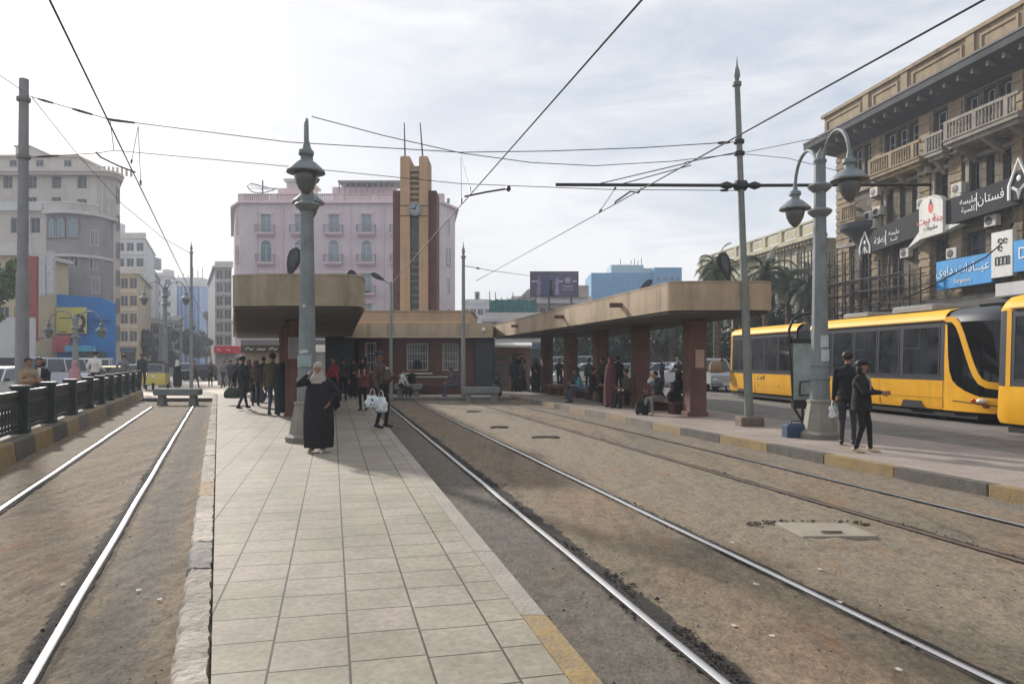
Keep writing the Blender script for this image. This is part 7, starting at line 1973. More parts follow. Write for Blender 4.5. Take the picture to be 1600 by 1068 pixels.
def bag(label, name, loc, w_, h_, d_, m, handle=True, rotz=0, name_handle='handle', mh=None, hh=.16):
    b = MB(); rings = []
    for q, f, g in ((0, .7, .6), (.06, .92, .85), (.16, 1.02, 1.0), (.3, 1.06, 1.1), (.45, 1.03, 1.12), (.6, 1.0, 1.0), (.75, .92, .8), (.88, .8, .5), (1.0, .6, .22)):
        rings.append([(w_ / 2 * f * math.cos(2 * PI * k / 20) * (1.12 if k % 5 else 1) + .008 * math.sin(5 * k + 9 * q), d_ / 2 * g * math.sin(2 * PI * k / 20), h_ * (q + .02 * math.sin(k * 2.2))) for k in range(20)])
    if name == 'carrier_bag': rings = [[(x_ + .02 * math.sin(z_ * 40 + x_ * 25 + loc[0]), y_ * (1 + .5 * math.sin(x_ * 45 + z_ * 20)), z_ + .012 * math.sin(x_ * 50)) for x_, y_, z_ in r_] for r_ in rings]
    b.loft(rings); o = b.build(name, m, angle=60); o.location = loc; o.rotation_euler = (0, 0, rotz); tag(o, label, 'bag')
    if handle:
        for sg in (-1, 1):
            b = MB(); b.tube([(-w_ * .22, sg * d_ * .1, h_ * .95), (-w_ * .12, sg * d_ * .05, h_ + hh * .8), (0, 0, h_ + hh), (w_ * .12, sg * d_ * .05, h_ + hh * .8), (w_ * .22, sg * d_ * .1, h_ * .95)], .008, 6); b.build(name_handle, mh or m, o)
    return o
def at_px(px_, py_, z):      # ground point of a photo pixel on the plane z
    Y_ = FPX * (CAM_H - z) / (py_ - HZ); return (X(px_, Y_), Y_, z)
FR = 0.0                                  # rotz 0 faces the camera (-Y); +90 deg turns to face +X (right in the photo)
# --- woman in the black abaya, shading her eyes
l = at_px(498, 706, PH)
person('woman in a black abaya and beige grey headscarf shading her eyes beside the lamp post', l, R(-6), H=1.51, top='black', pants='black', shoe=M_SHOEW, female=True, hijab='offwhite', abaya='black', vox=.010, bulk=1.25, hair=None,
       pose=dict(rh=(-.13, -.26, 1.50), rpole=(-1, -.1, -.9), rpalm=(.3, .2, -1), lh=(.27, -.10, .98), lpole=(.8, .6, 0), headyaw=R(4), headpitch=R(2), rf=(-.13, -.02, .08), lf=(.10, -.06, .08), curl=.25))
# --- man in the grey sweatshirt with white bags, side view facing right
l = at_px(596, 668, PH)
t, j = person('heavy man in a grey brown sweatshirt and cap facing right, holding white bags', l, R(78), H=1.78, top='brown', pants='black', skin=M_SKIND, cap='charcoal', hair='short', belly=1.25, bulk=1.15, vox=.011,
       pose=dict(rh=(-.24, -.03, .86), rpole=(-.4, 1, 0), lh=(.16, -.30, 1.13), lpole=(.6, .7, -.6), rf=(-.11, .07, .08), lf=(.11, -.06, .08), headyaw=R(-8), curl=.9, lean=-.06))
b = MB(); b.M = Matrix.Translation(tuple(j['chest'])); b.box(-.10, -.172, .03, .10, -.150, .075); b.build('chest_print', CL['white'], t, angle=0)
b = MB(); b.M = Matrix.Translation(tuple(j['chest'])); b.box(-.13, -.160, .0, .13, -.140, .085); b.build('chest_band', CL['black'], t, angle=0)
wm = t.matrix_basis @ Vector(tuple(j['wr']))
M_BAG = mat('white_plastic_bag', (214, 220, 222), rough=.35, var=.06, scale=6, bump=.6, bscale=10)
bo = bag('crumpled white carrier bag with a blue mark hanging from the heavy man', 'carrier_bag', (wm.x - .13, wm.y - .06, wm.z - .40), .29, .27, .12, M_BAG, rotz=R(12))
b = MB(); b.box(-.03, -.078, .13, .02, -.066, .21); b.box(-.05, -.078, .07, .05, -.068, .1); b.build('printed_mark', mat('teal_print', (46, 116, 150), rough=.5), bo, angle=0)
bag('second white carrier bag hanging lower beside the bag with the blue mark', 'carrier_bag', (wm.x + .06, wm.y - .0, wm.z - .50), .26, .34, .12, M_BAG, rotz=R(-10))
# --- right couple
l = at_px(1346, 706, PH)
t, j = person('woman in black with beige trainers holding one hand out on the right platform', l, R(52), H=1.56, top='black', pants='black', shoe=M_SHOET, female=True, hair='long', cap='black', inner='offwhite', coat=.08, vox=.010, bulk=1.25,
       pose=dict(rh=(-.16, -.36, 1.13), rpole=(-.5, .6, -.8), lh=(.12, -.36, 1.12), lpole=(.6, .6, -.8), headyaw=R(20), rf=(-.12, .07, .08), lf=(.11, -.13, .08), curl=.5, rpalm=(1, 0, .4)))
pw = t.matrix_basis @ Vector((.24, .02, .86))
bag('black shoulder bag hanging at the hip of the woman with beige trainers', 'shoulder_bag', (pw.x + .06, pw.y - .02, pw.z - .2), .28, .24, .1, CL['black'], rotz=R(50), hh=.42, mh=M_BLACKM)
l = at_px(1333, 700, PH)
t, j = person('man in a black hooded jacket standing behind the woman with beige trainers', (l[0] + .13, l[1] + .5, PH), R(150), H=1.72, top='black', pants='charcoal', shoe=M_SHOEB, hair='short', coat=.03, vox=.012, bulk=1.1, pose=dict(lf=(.1, .05, .08), rh=(-.24, -.08, .82)))
pw = t.matrix_basis @ Vector(tuple(j['wl']))
bag('small white plastic bag hanging beside the man in the black hooded jacket', 'carrier_bag', (pw.x - .0, pw.y, pw.z - .34), .14, .24, .08, M_BAG)
# --- under and beside the middle canopy
def stand(label, px_, py_, z=PH, **k):
    rz = k.pop('rz', 0.0); l_ = at_px(px_, py_, z); k.setdefault('vox', .017 if l_[1] < 26 else .024)
    k.setdefault('face', l_[1] < 26)
    return person(label, l_, R(rz), **k)
WALK = dict(lf=(.1, -.27, .08), rf=(-.1, .26, .12), lh=(.24, .16, .9), rh=(-.24, -.2, .92))
HOLD = dict(lh=(.08, -.3, 1.12), rh=(-.08, -.3, 1.14), lpole=(.7, .5, -.8), rpole=(-.7, .5, -.8))
stand('woman in a red jacket and black skirt behind the woman in the abaya', 522, 640, rz=-40, H=1.68, top='red', pants='black', female=True, hair='long', skirt='black', pose=HOLD)
stand('woman with a white knapsack harness over a plaid jacket, near the brick wall', 568, 641, rz=-15, H=1.66, top='plaid', pants='black', female=True, hijab='black', hair=None, straps='white', coat=.12, pose=HOLD)
stand('dark veiled woman standing at the navy booth behind the red jacket', 552, 622, rz=20, H=1.6, top='black', pants='black', female=True, hijab='black', hair=None, abaya='black', pose=HOLD)
t, j = stand('man in dark navy walking away left with a large basket under the canopy', 379, 640, rz=150, H=1.7, top='navy', pants='charcoal', pose=WALK)
l = at_px(366, 632, PH)
bag('large dark round bag carried by the walking man in navy', 'bag', (l[0], l[1], .38), .62, .36, .3, CL['green'], rotz=.2)
stand('woman in a brown coat and dark red headscarf with her back to us', 399, 634, rz=180, H=1.55, top='brown', pants='navy', female=True, hijab='maroon', hair=None, pose=dict(lean=.12, headpitch=R(8)))
l = at_px(403, 628, PH)
bag('big grey striped holdall standing between the walking man and the olive jacket', 'holdall', (l[0], l[1], PH), .5, .48, .3, CL['greyblue'])
stand('man in an olive jacket with his back to us beside the first red column', 426, 648, rz=175, H=1.76, top='olive', pants='denim', hair='short', bulk=1.15, coat=.08)
stand('woman with a pale shoulder strap partly hidden by the first red column', 441, 649, rz=205, H=1.5, top='dkgreen', pants='black', female=True, hijab='black', hair=None, abaya='dkgreen', straps='white')
stand('tall figure in a long black cloak half hidden behind the lamp post', 466, 645, rz=120, H=1.72, top='black', pants='black', hair='short', abaya='black', bulk=1.1, pose=dict(lean=.1))
# left background on the pale plaza
stand('figure in grey at the left end of the plaza crowd', 349, 606, z=.03, rz=-20, H=1.7, top='grey', pants='charcoal', hair='short', pose=WALK)
stand('figure in dark coat close to the left canopy edge', 360, 607, z=.03, rz=160, H=1.72, top='navy', pants='black', hair='short', coat=.1)
stand('small figure with a dark bag alone on the pale plaza', 329, 604, z=.03, rz=10, H=1.55, top='charcoal', pants='black', female=True, hijab='charcoal', hair=None, pose=HOLD)
stand('woman in a full black cloak and white headscarf behind the left buffer', 277, 606, z=.03, rz=170, H=1.68, top='black', pants='black', female=True, hijab='white', hair=None, abaya='black', bulk=1.15)
stand('man in dark clothes by the distant wire pole', 304, 606, z=.03, rz=60, H=1.7, top='brown', pants='black', hair='short', pose=WALK)
# behind the railing (left road side)
def beh(label, px_, Y_, z, **k):
    rz = k.pop('rz', 180); k.setdefault('vox', .02); k.setdefault('face', False)
    return person(label, (X(px_, Y_), Y_, z), R(rz), **k)
beh('man in a tan jacket standing against the thick left wire pole', 44, 19.6, .05, rz=60, H=1.72, top='tan', pants='charcoal', hair='short', pose=HOLD)
beh('man in a black suit with a white collar near the left wire pole', 61, 20.8, .05, rz=35, H=1.74, top='black', pants='black', hair='short', inner='white', pose=HOLD)
beh('dark jacketed man leaning on the railing right of the suited man', 70, 21.5, .05, rz=-120, H=1.66, top='navy', pants='black', hair='short', pose=dict(lean=.25, lh=(.2, -.4, 1.0), rh=(-.2, -.4, 1.0)))
beh('woman in a pink headscarf and robe behind the railing', 117, 27, .05, rz=170, H=1.62, top='pink', pants='pink', female=True, hijab='pink', hair=None, abaya='pink', bulk=1.1)
beh('man in a white shirt with his back to us behind the railing', 149, 27.5, .33, rz=185, H=1.74, top='white', pants='charcoal', hair='short', pose=dict(lh=(.3, -.1, 1.0), rh=(-.3, -.1, 1.0)))
beh('man in a grey striped jumper leaning on the railing with both elbows out', 193, 33, .33, rz=180, H=1.66, top='grey', pants='black', hair='short', pose=dict(lh=(.34, -.12, 1.05), rh=(-.34, -.12, 1.05), lean=.1))
beh('man in dark green at the far end of the railing', 222, 36, .33, rz=180, H=1.72, top='dkgreen', pants='black', hair='short')
# station front
stand('old man in dark clothes standing against the right navy booth', 739, 607, z=.05, rz=20, H=1.68, top='dkgreen', pants='charcoal', hair='short', hairm=CL['grey'], pose=HOLD)
SIT = dict(seat=.44, lf=(.13, -.42, .08), rf=(-.13, -.46, .08), lh=(.14, -.34, .68), rh=(-.14, -.32, .70), lean=.14)
def sit(label, x_, y_, z, rz, **k):
    p_ = dict(SIT); p_.update(k.pop('pose', {})); k.setdefault('vox', .02); k.setdefault('face', y_ < 26)
    return person(label, (x_, y_, z), R(rz), pose=p_, **k)
sit('seated man in a grey jacket leaning forward beside the station pole', X(710, 32.4), 32.4, .05, -70, H=1.72, top='greyblue', pants='denim', hair='short', pose=dict(seat=.5, lean=.3))
sit('seated person in white and dark left on the bench below the ticket window', X(627, 32.6), 32.6, .05, 60, H=1.5, top='white', pants='charcoal', hair='short', pose=dict(seat=.6))
sit('slim seated person in black on the bench below the ticket window', X(645, 32.9), 32.9, .05, -20, H=1.55, top='black', pants='black', hair='short', pose=dict(seat=.6))
# under the right canopy
stand('man in a navy jacket standing in front of the pink kiosk', 803, 613, rz=160, H=1.74, top='navy', pants='black', hair='short')
stand('man in a pale blue shirt beside the man in navy at the pink kiosk', 816, 612, rz=60, H=1.7, top='greyblue', pants='charcoal', hair='short', inner='white', pose=dict(lf=(.14, -.2, .08), rf=(-.1, .12, .08)))
stand('woman in a dark robe with a white handbag under the right canopy', 837, 614, rz=0, H=1.62, top='dkgreen', pants='black', female=True, hijab='black', hair=None, abaya='black', pose=HOLD)
sit('person in dark green sitting behind the fourth column of the right canopy', 2.55, 31.8, PH, 95, H=1.62, top='green', pants='black', hair='short')
sit('person in black sitting right of the fourth column of the right canopy', X(905, 29.6), 29.6, PH, -100, H=1.68, top='black', pants='charcoal', hair='short')
sit('woman in a light blue robe seated leaning forward under the right canopy', X(908, 27.3), 27.3, PH, -80, H=1.62, top='ltblue', pants='denim', female=True, hijab='charcoal', hair=None, pose=dict(lean=.3))
sit('man in black seated back to back with the light blue robe', X(925, 27.3), 27.3, PH, 60, H=1.68, top='black', pants='black', hair='short')
stand('woman in a long maroon robe and patterned shawl standing by the third column', 954, 636, rz=-50, H=1.66, top='maroon', pants='maroon', female=True, hijab='plaid', hair=None, abaya='maroon', bulk=1.08)
stand('man in dark clothes standing behind the maroon robe', 966, 622, rz=150, H=1.74, top='black', pants='charcoal', hair='short')
sit('person in brown sitting between the maroon robe and the second column', X(981, 24.2), 24.2, PH, -60, H=1.66, top='brown', pants='black', hair='short')
sit('woman in maroon with a white headscarf seated left of the crouched black figure', X(1022, 22.6), 22.6, PH, -40, H=1.62, top='maroon', pants='black', female=True, hijab='white', hair=None)
sit('youth in pale trousers seated with white trainers stretched out', X(1030, 21.3), 21.3, PH, -55, H=1.64, top='dkgreen', pants='jeans', shoe=M_SHOEW, hair='short', pose=dict(lean=.3, rf=(-.16, -.5, .08)))
sit('large black cloaked woman slumped on the seat beside the first column', X(1052, 21.4), 21.4, PH, 60, H=1.62, top='black', pants='black', female=True, hijab='black', hair=None, bulk=1.5, pose=dict(lean=.35))
l = at_px(1012, 640, PH)
b = MB(); b.lathe([(.05, 0), (.052, .02), (.052, .2), (.03, .25), (.02, .27), (.022, .30), (.001, .305)], 12, c=(0, 0, 0)); o = b.build('water_bottle', mat('blue_bottle', (60, 110, 170), rough=.2, var=.05)); o.location = (l[0], l[1], PH); tag(o, 'blue bottle on the platform by the seated youth in pale trousers', 'bottle')
bag('black rucksack lying at the feet of the seated youth in pale trousers', 'rucksack', (X(1003, 21.2), 21.2, PH), .34, .4, .25, CL['black'])
for (px_, py_, rz, top, lab, kw) in ((874, 609, 20, 'black', 'dark standing figure between the fifth and fourth columns', dict(hair='short')), (893, 606, 170, 'navy', 'tall navy clad man standing behind the seated light blue robe', dict(hair='short')), (1000, 618, 150, 'black', 'standing woman in black just right of the second column', dict(hijab='black', hair=None, abaya='black')), (1060, 612, -30, 'charcoal', 'man in charcoal standing beyond the slumped black cloaked woman', dict(hair='short')), (1034, 610, 60, 'navy', 'man in navy standing far behind the white headscarf', dict(hair='short'))):
    stand(lab, px_, py_, rz=rz, H=1.7, top=top, pants='black', pose=HOLD if rz < 100 else None, **kw)
stand('dark figure with a rucksack at the back of the middle canopy crowd', 412, 620, rz=190, H=1.7, top='black', pants='charcoal', hair='short', coat=.1)
stand('dark robed woman in the shade left of the first red column', 389, 616, rz=30, H=1.58, top='dkgreen', pants='black', hijab='brown', hair=None, abaya='dkgreen')
for (px_, py_, rz, top, lab, kw) in ((371, 617, 15, 'charcoal', 'man in charcoal behind the man walking with the large basket', dict(hair='short')), (452, 622, 0, 'brown', 'person in brown in the shade right of the olive jacket', dict(hair='short')), (536, 626, 190, 'charcoal', 'man in charcoal with his back to us beside the navy booth shutter', dict(hair='short')), (849, 607, 30, 'black', 'woman in black standing beyond the dark robe with the white handbag', dict(hijab='charcoal', hair=None, abaya='black')), (920, 612, 200, 'green', 'man in green standing between the seated figures and the maroon robe', dict(hair='short')), (941, 628, -70, 'charcoal', 'person in charcoal standing close left of the maroon robe', dict(hair='short'))):
    stand(lab, px_, py_, rz=rz, H=1.68, top=top, pants='black', pose=HOLD if rz < 100 else None, **kw)
# far right, by the tram tail
stand('man in a dark jacket walking past the tail of the yellow tram carrying a sack', 1128, 612, z=.085, rz=85, H=1.7, top='greyblue', pants='black', hair='short', pose=WALK)
l = at_px(1120, 598, .085)
bag('pale bulging sack on the shoulder of the man by the tram tail', 'sack', (X(1119, 33.2), 33.2, 1.15), .55, .55, .4, CL['tan'], handle=False)
# ================================================================== VEHICLES
M_CGL = glass_mat('car_glass', (40, 48, 54), rough=.06, var=.4, scale=1.2)
M_TYRE = mat('tyre', (28, 28, 28), rough=.9, var=.2)
M_RIM = mat('rim', (150, 150, 152), rough=.35, metal=.8)
M_HL = mat('headlight_glass', (214, 216, 214), rough=.1)
M_TL = mat('tail_light', (150, 28, 26), rough=.2)
M_PLATE = mat('number_plate', (206, 206, 200), rough=.5)
CARM = {k: mat('car_' + k, v, rough=.3, var=.04, scale=2, stain=.08, coat=.5) for k, v in dict(white=(206, 208, 208), lilac=(186, 186, 200), silver=(158, 162, 166), black=(34, 36, 40), yellow=(206, 190, 96), grey=(104, 108, 112), blue=(60, 84, 120), red=(128, 44, 44), green=(70, 104, 96)).items()}
CARPROTO = {}
def car_meshes(style):
    if style in CARPROTO: return CARPROTO[style]
    if style == 'van': L, W, belt, Ht = 4.4, 1.7, 1.05, 1.92; roof = [(-1.35, 1.08), (-.95, 1.86), (1.9, 1.92), (2.12, 1.05)]; low = [(-2.2, .35), (-2.2, .8), (-2.0, .98), (-1.35, 1.05), (2.15, 1.05), (2.2, .5), (2.15, .32)]
    elif style == 'pickup': L, W, belt, Ht = 4.9, 1.75, 1.0, 1.72; roof = [(-.9, 1.0), (-.45, 1.66), (.7, 1.70), (.95, 1.0)]; low = [(-2.4, .42), (-2.4, .85), (-2.2, 1.0), (-.9, 1.03), (2.4, 1.0), (2.45, .55), (2.4, .42)]
    elif style == 'hatch': L, W, belt, Ht = 3.9, 1.65, .92, 1.48; roof = [(-.85, .94), (-.25, 1.42), (1.3, 1.46), (1.85, .95)]; low = [(-1.92, .3), (-1.95, .6), (-1.75, .8), (-.85, .92), (1.9, .95), (1.95, .5), (1.9, .3)]
    else: L, W, belt, Ht = 4.3, 1.68, .90, 1.44; roof = [(-.75, .92), (-.15, 1.38), (.95, 1.41), (1.5, .94)]; low = [(-2.1, .3), (-2.15, .58), (-1.95, .77), (-.75, .91), (1.5, .93), (2.1, .88), (2.15, .5), (2.1, .3)]
    wf, wr_ = (-1.35, 1.32) if style != 'pickup' else (-1.5, 1.5); rw = .31
    b = MB(); n_ = len(low)
    for (s0, s1, w0, w1) in ((0, 1, 1, 1),):
        L_ = [(x_, -W / 2 * (1 if .4 < z < .85 else .95), z) for x_, z in low]; R_ = [(x_, W / 2 * (1 if .4 < z < .85 else .95), z) for x_, z in low]
        b.add(L_ + R_, [tuple(reversed(range(n_))), tuple(range(n_, 2 * n_))] + [(i, (i + 1) % n_, n_ + (i + 1) % n_, n_ + i) for i in range(n_)])
    body = b.mesh('body', CARM['white'], 25)
    b = MB(); wi = W / 2 * .93; wt = W / 2 * .78
    (a, za), (c, zc), (d, zd), (e_, ze) = roof
    b.add([(a, -wi, za), (c, -wt, zc), (d, -wt, zd), (e_, -wi, ze), (a, wi, za), (c, wt, zc), (d, wt, zd), (e_, wi, ze)], [(0, 1, 2, 3), (7, 6, 5, 4), (0, 4, 5, 1), (2, 6, 7, 3)])
    glass = b.mesh('windows', M_CGL, 0)
    b = MB(); b.add([(c - .03, -wt - .015, zc - .03), (c + .05, -wt * .92, zc + .05), (d - .05, -wt * .92, zd + .05), (d + .03, -wt - .015, zd - .03), (c - .03, wt + .015, zc - .03), (c + .05, wt * .92, zc + .05), (d - .05, wt * .92, zd + .05), (d + .03, wt + .015, zd - .03)], [(0, 1, 2, 3), (7, 6, 5, 4), (1, 5, 6, 2), (0, 4, 5, 1), (2, 6, 7, 3), (4, 0, 3, 7)])
    for sg in (-1, 1):
        for (p, q) in (((a, wi, za), (c, wt, zc)), ((d, wt, zd), (e_, wi, ze)), (((a + d) / 2 + .1, wi, (za + ze) / 2), ((c + d) / 2, wt, zc))):
            b.tube([(p[0], sg * (p[1] + .005), p[2]), (q[0], sg * (q[1] + .005), q[2])], .035, 4)
    roofm = b.mesh('roof', CARM['white'], 25)
    b = MB(); b.M = Matrix.Rotation(R(90), 4, 'X'); b.lathe([(rw * .6, -.1), (rw * .95, -.1), (rw, -.06), (rw, .06), (rw * .95, .1), (rw * .6, .1)], 18); tyre = b.mesh('tyre', M_TYRE)
    b = MB(); b.M = Matrix.Rotation(R(90), 4, 'X'); b.lathe([(rw * .6, -.07), (rw * .6, .085), (rw * .2, .10), (.02, .10)], 10); rim = b.mesh('rim', M_RIM)
    x0 = low[0][0]; x1 = max(p[0] for p in low)
    b = MB(); b.rbox(x0 - .08, -W / 2 * .93, .3, x0 + .1, W / 2 * .93, .5, .03); bf = b.mesh('bumper', CARM['grey'], 25)
    b = MB(); b.rbox(x1 - .1, -W / 2 * .93, .3, x1 + .07, W / 2 * .93, .5, .03); br = b.mesh('bumper', CARM['grey'], 25)
    b = MB(); b.ell((0, 0, 0), (.09, .16, .08), 10, 7); hl = b.mesh('headlight', M_HL)
    b = MB(); b.rbox(-.05, -.14, -.08, .05, .14, .08, .02); tl = b.mesh('tail_light', M_TL)
    b = MB(); b.box(-.01, -.24, -.06, .01, .24, .06); npm = b.mesh('number_plate', M_PLATE, 0)
    b = MB(); b.ell((0, 0, 0), (.05, .1, .07), 8, 6); mir = b.mesh('wing_mirror', M_BLACKM)
    CARPROTO[style] = dict(body=body, glass=glass, roof=roofm, tyre=tyre, rim=rim, bf=bf, br=br, hl=hl, tl=tl, np=npm, mir=mir, W=W, wf=wf, wr=wr_, x0=x0, x1=x1, rw=rw, a=a, za=za)
    return CARPROTO[style]
def paint(o, m):
    o.material_slots[0].link = 'OBJECT'; o.material_slots[0].material = m
def car(name, label, x_, y_, z, rz, style, colour, group='cars on the streets', roofcol=None):
    k = car_meshes(style); T = thing(name, label, 'car' if style != 'van' else 'van', (x_, y_, z), rz, group)
    if style == 'pickup': T['category'] = 'pickup'
    m = CARM[colour]
    o = link('body', k['body'], T); paint(o, m); o = link('roof', k['roof'], T); paint(o, CARM[roofcol] if roofcol else m)
    link('windows', k['glass'], T); link('bumper', k['bf'], T); link('bumper', k['br'], T)
    for xx in (k['wf'], k['wr']):
        for sg in (-1, 1):
            w_ = link('wheel', k['tyre'], T, loc=(xx, sg * (k['W'] / 2 - .09), k['rw']), rotz=0 if sg < 0 else PI); link('rim', k['rim'], w_)
    for sg in (-1, 1):
        link('headlight', k['hl'], T, loc=(k['x0'] + .04, sg * k['W'] * .36, .64)); link('tail_light', k['tl'], T, loc=(k['x1'] - .01, sg * k['W'] * .38, .72)); link('wing_mirror', k['mir'], T, loc=(k['a'] + .2, sg * (k['W'] / 2 + .06), k['za'] + .06))
    link('number_plate', k['np'], T, loc=(k['x0'] - .092, 0, .42)); link('number_plate', k['np'], T, loc=(k['x1'] + .082, 0, .42))
    return T
# left road (x axis of a car is its length, front at -x)
def cpx(name, label, px_, Y_, rzd, style, colour, z=-.06, **k): return car(name, label, X(px_, Y_), Y_, z, R(rzd), style, colour, **k)
cpx('parked_car', 'white hatchback cut off by the left edge behind the railing', -14, 30, 100, 'hatch', 'white')
cpx('parked_van', 'lilac white van in front of the red sign on the left road', 98, 47, 160, 'van', 'lilac')
cpx('minibus', 'white minibus behind the lilac van on the left road', 130, 54, 120, 'van', 'white')
cpx('minibus', 'pale green minibus below the cyan awning', 158, 62, 112, 'van', 'green', roofcol='white')
cpx('taxi', 'yellow roofed black taxi behind the railing', 172, 40, 112, 'sedan', 'yellow')
cpx('parked_car', 'silver saloon on the left road beside the yellow taxi', 203, 56, 112, 'sedan', 'silver')
cpx('parked_car', 'white saloon on the left road beyond the man in the striped jumper', 212, 66, 112, 'sedan', 'white')
cpx('parked_car', 'dark saloon between the far lamp post and the railing end', 236, 62, 112, 'sedan', 'black')
cpx('parked_car', 'white hatchback in the distance left of the far lamp post', 240, 80, 110, 'hatch', 'white')
cpx('parked_car', 'grey hatchback in the distance right of the far lamp post', 292, 72, 110, 'hatch', 'grey')
cpx('parked_car', 'black saloon crossing at the far plaza edge', 318, 66, 10, 'sedan', 'black')
cpx('parked_car', 'silver hatchback at the far plaza edge by the canopy', 346, 68, 5, 'hatch', 'silver')
cpx('parked_car', 'white saloon far along the left street', 228, 95, 110, 'sedan', 'white')
# three-wheeled cart-taxi near the railing end
t = thing('three_wheeler', 'yellow black three wheeled taxi by the end of the railing', 'rickshaw', (X(243, 42), 42, -.0), R(20))
b = MB(); b.loft([[(-.6, -1.1, .35), (.6, -1.1, .35), (.6, -1.1, 1.0), (-.6, -1.1, 1.0)], [(-.62, 1.1, .35), (.62, 1.1, .35), (.62, 1.1, .95), (-.62, 1.1, .95)]]); b.build('body', CARM['yellow'], t, angle=20, bevel=.05)
b = MB(); b.loft([[(-.58, -.7, 1.55), (.58, -.7, 1.55), (.5, -.7, 1.66), (-.5, -.7, 1.66)], [(-.6, 1.1, 1.5), (.6, 1.1, 1.5), (.5, 1.1, 1.64), (-.5, 1.1, 1.64)]]); b.build('roof', M_BLACKM, t, angle=20)
b = MB()
for sg in (-1, 1):
    for yy in (-.9, .2, 1.05): b.tube([(sg * .58, yy, .95), (sg * .55, max(-.68, yy), 1.58)], .025, 5)
b.build('frame', M_BLACKM, t)
for (xx, yy) in ((0, -1.2), (-.58, .8), (.58, .8)):
    b = MB(); b.M = Matrix.Translation((xx, yy, .23)) @ Matrix.Rotation(R(90), 4, 'Y'); b.lathe([(.1, -.05), (.23, -.05), (.23, .05), (.1, .05)], 14); b.build('wheel', M_TYRE, t)
b = MB(); b.ell((0, -1.12, .8), (.1, .06, .1), 10, 7); b.build('headlight', M_HL, t)
# right: cars seen between the canopy columns
rc = [(786, 52, 5, 'hatch', 'white', 'white hatchback right behind the pink kiosk'), (862, 50, 4, 'sedan', 'white', 'white saloon seen between the fifth and fourth columns'), (884, 56, 2, 'van', 'silver', 'silver van seen over the seated people, left of the third column'), (912, 48, 3, 'sedan', 'white', 'white saloon seen behind the light blue robe'), (935, 58, 5, 'hatch', 'grey', 'grey hatchback seen left of the maroon robe'), (975, 48, 0, 'sedan', 'silver', 'silver saloon seen right of the maroon robe'), (1026, 50, 2, 'hatch', 'lilac', 'lilac hatchback seen above the white headscarf'), (1056, 46, 4, 'sedan', 'white', 'white saloon seen left of the first column')]
for (px_, Y_, rz, st_, colr, lab) in rc: cpx('parked_car' if st_ != 'van' else 'parked_van', lab, px_, Y_, rz, st_, colr, z=.085)
car('pickup_truck', 'grey pickup truck facing us between the first column and the tram tail', X(1110, 40), 40, .085, R(95), 'pickup', 'silver')
# pink kiosk
YK = 40.5
t = thing('kiosk', 'pinkish kiosk with a white awning beyond the right navy booth', 'kiosk', (X(772, YK), YK, .03))
kw = X(828, YK) - X(772, YK)
b = MB(); facade(b, 0, kw, 0, 0, 2.5, [(kw * .5, 0, kw * .88, 1.75)], .4); b.quad((0, 0, 0), (0, 0, 2.5), (0, 2, 2.5), (0, 2, 0)); b.quad((kw, 0, 0), (kw, 2, 0), (kw, 2, 2.5), (kw, 0, 2.5)); b.quad((0, 0, 2.5), (kw, 0, 2.5), (kw, 2, 2.5), (0, 2, 2.5)); b.build('wall', mat('dusty_pink_board', (150, 122, 118), rough=.7, var=.12, stain=.2), t, angle=0)
b = MB(); b.box(kw * .5, .4, 0, kw * .88, .45, 1.75); b.build('doorway', M_DARK, t, angle=0)
b = MB(); b.add([(-.1, -.7, 2.5), (kw + .1, -.7, 2.5), (kw + .1, 0, 2.66), (-.1, 0, 2.66), (-.1, -.7, 2.38), (kw + .1, -.7, 2.38)], [(0, 1, 2, 3), (4, 5, 1, 0)]); b.build('awning', M_WHITE, t, angle=0)
b = MB()
for k in range(4): b.box(.1, -.05, .35 + .45 * k, kw * .42, -.002, .62 + .45 * k)
b.build('goods_shelf', mat('mixed_goods', (150, 140, 130), rough=.7, rgb2=(60, 70, 90), scale=6), t, angle=0)
b = MB(); b.box(kw * .45, -.03, 2.0, kw * .8, -.002, 2.04); b.box(kw * .5, -.03, 1.9, kw * .7, -.002, 1.93); b.build('sign_line', M_DARK, t, angle=0)
# stalls behind the middle canopy
def stall(label, p0, p1, Yk, h, mw, sign, seed=0, lines=3):
    t = thing('market_stall', label, 'stall', (X(p0, Yk), Yk, .03)); w_ = X(p1, Yk) - X(p0, Yk)
    b = MB(); b.box(0, 0, 0, w_, 1.8, h - .45); b.build('wall', mw, t, angle=0)
    b = MB(); n_ = int(w_ / .12)
    for k in range(n_): b.box(w_ * (k + .2) / n_, -.03, .1, w_ * (k + .8) / n_, -.002, h - .6)
    b.build('shutter', mw, t, angle=0)
    b = MB(); b.box(-.05, -.5, h - .44, w_ + .05, 1.8, h + .05); sg = b.build('sign', sign, t, angle=0, bevel=.02)
    b = MB()
    for k in range(lines): x_ = w_ * (k + .3) / lines; b.tube([(x_, -.51, h - .26), (x_ + w_ * .08, -.51, h - .12 - .1 * wob(k, seed)), (x_ + w_ * .16, -.51, h - .28), (x_ + w_ * .22, -.51, h - .2)], .025, 5)
    b.build('sign_marks', M_WHITE, sg)
M_CORR = mat('corrugated_beige', (150, 140, 122), rough=.7, var=.12, scale=3)
stall('beige shuttered stall with a dark brown sign behind the middle canopy', 382, 438, 46, 2.6, M_CORR, mat('dark_brown_sign', (58, 54, 46), rough=.6))
stall('dark stall with a small red sign at the left end of the middle canopy', 340, 368, 50, 2.6, M_GYL, mat('bright_red_sign', (180, 50, 60), rough=.6), 3, 2)
stall('stall with a white and blue sign left of the first red column', 440, 476, 48, 2.7, M_NAVY, M_WHITE, 5, 2)
stall('grey stall seen between the red column and the navy booth', 480, 530, 52, 2.7, M_GREYR, M_WHITE, 7, 3)
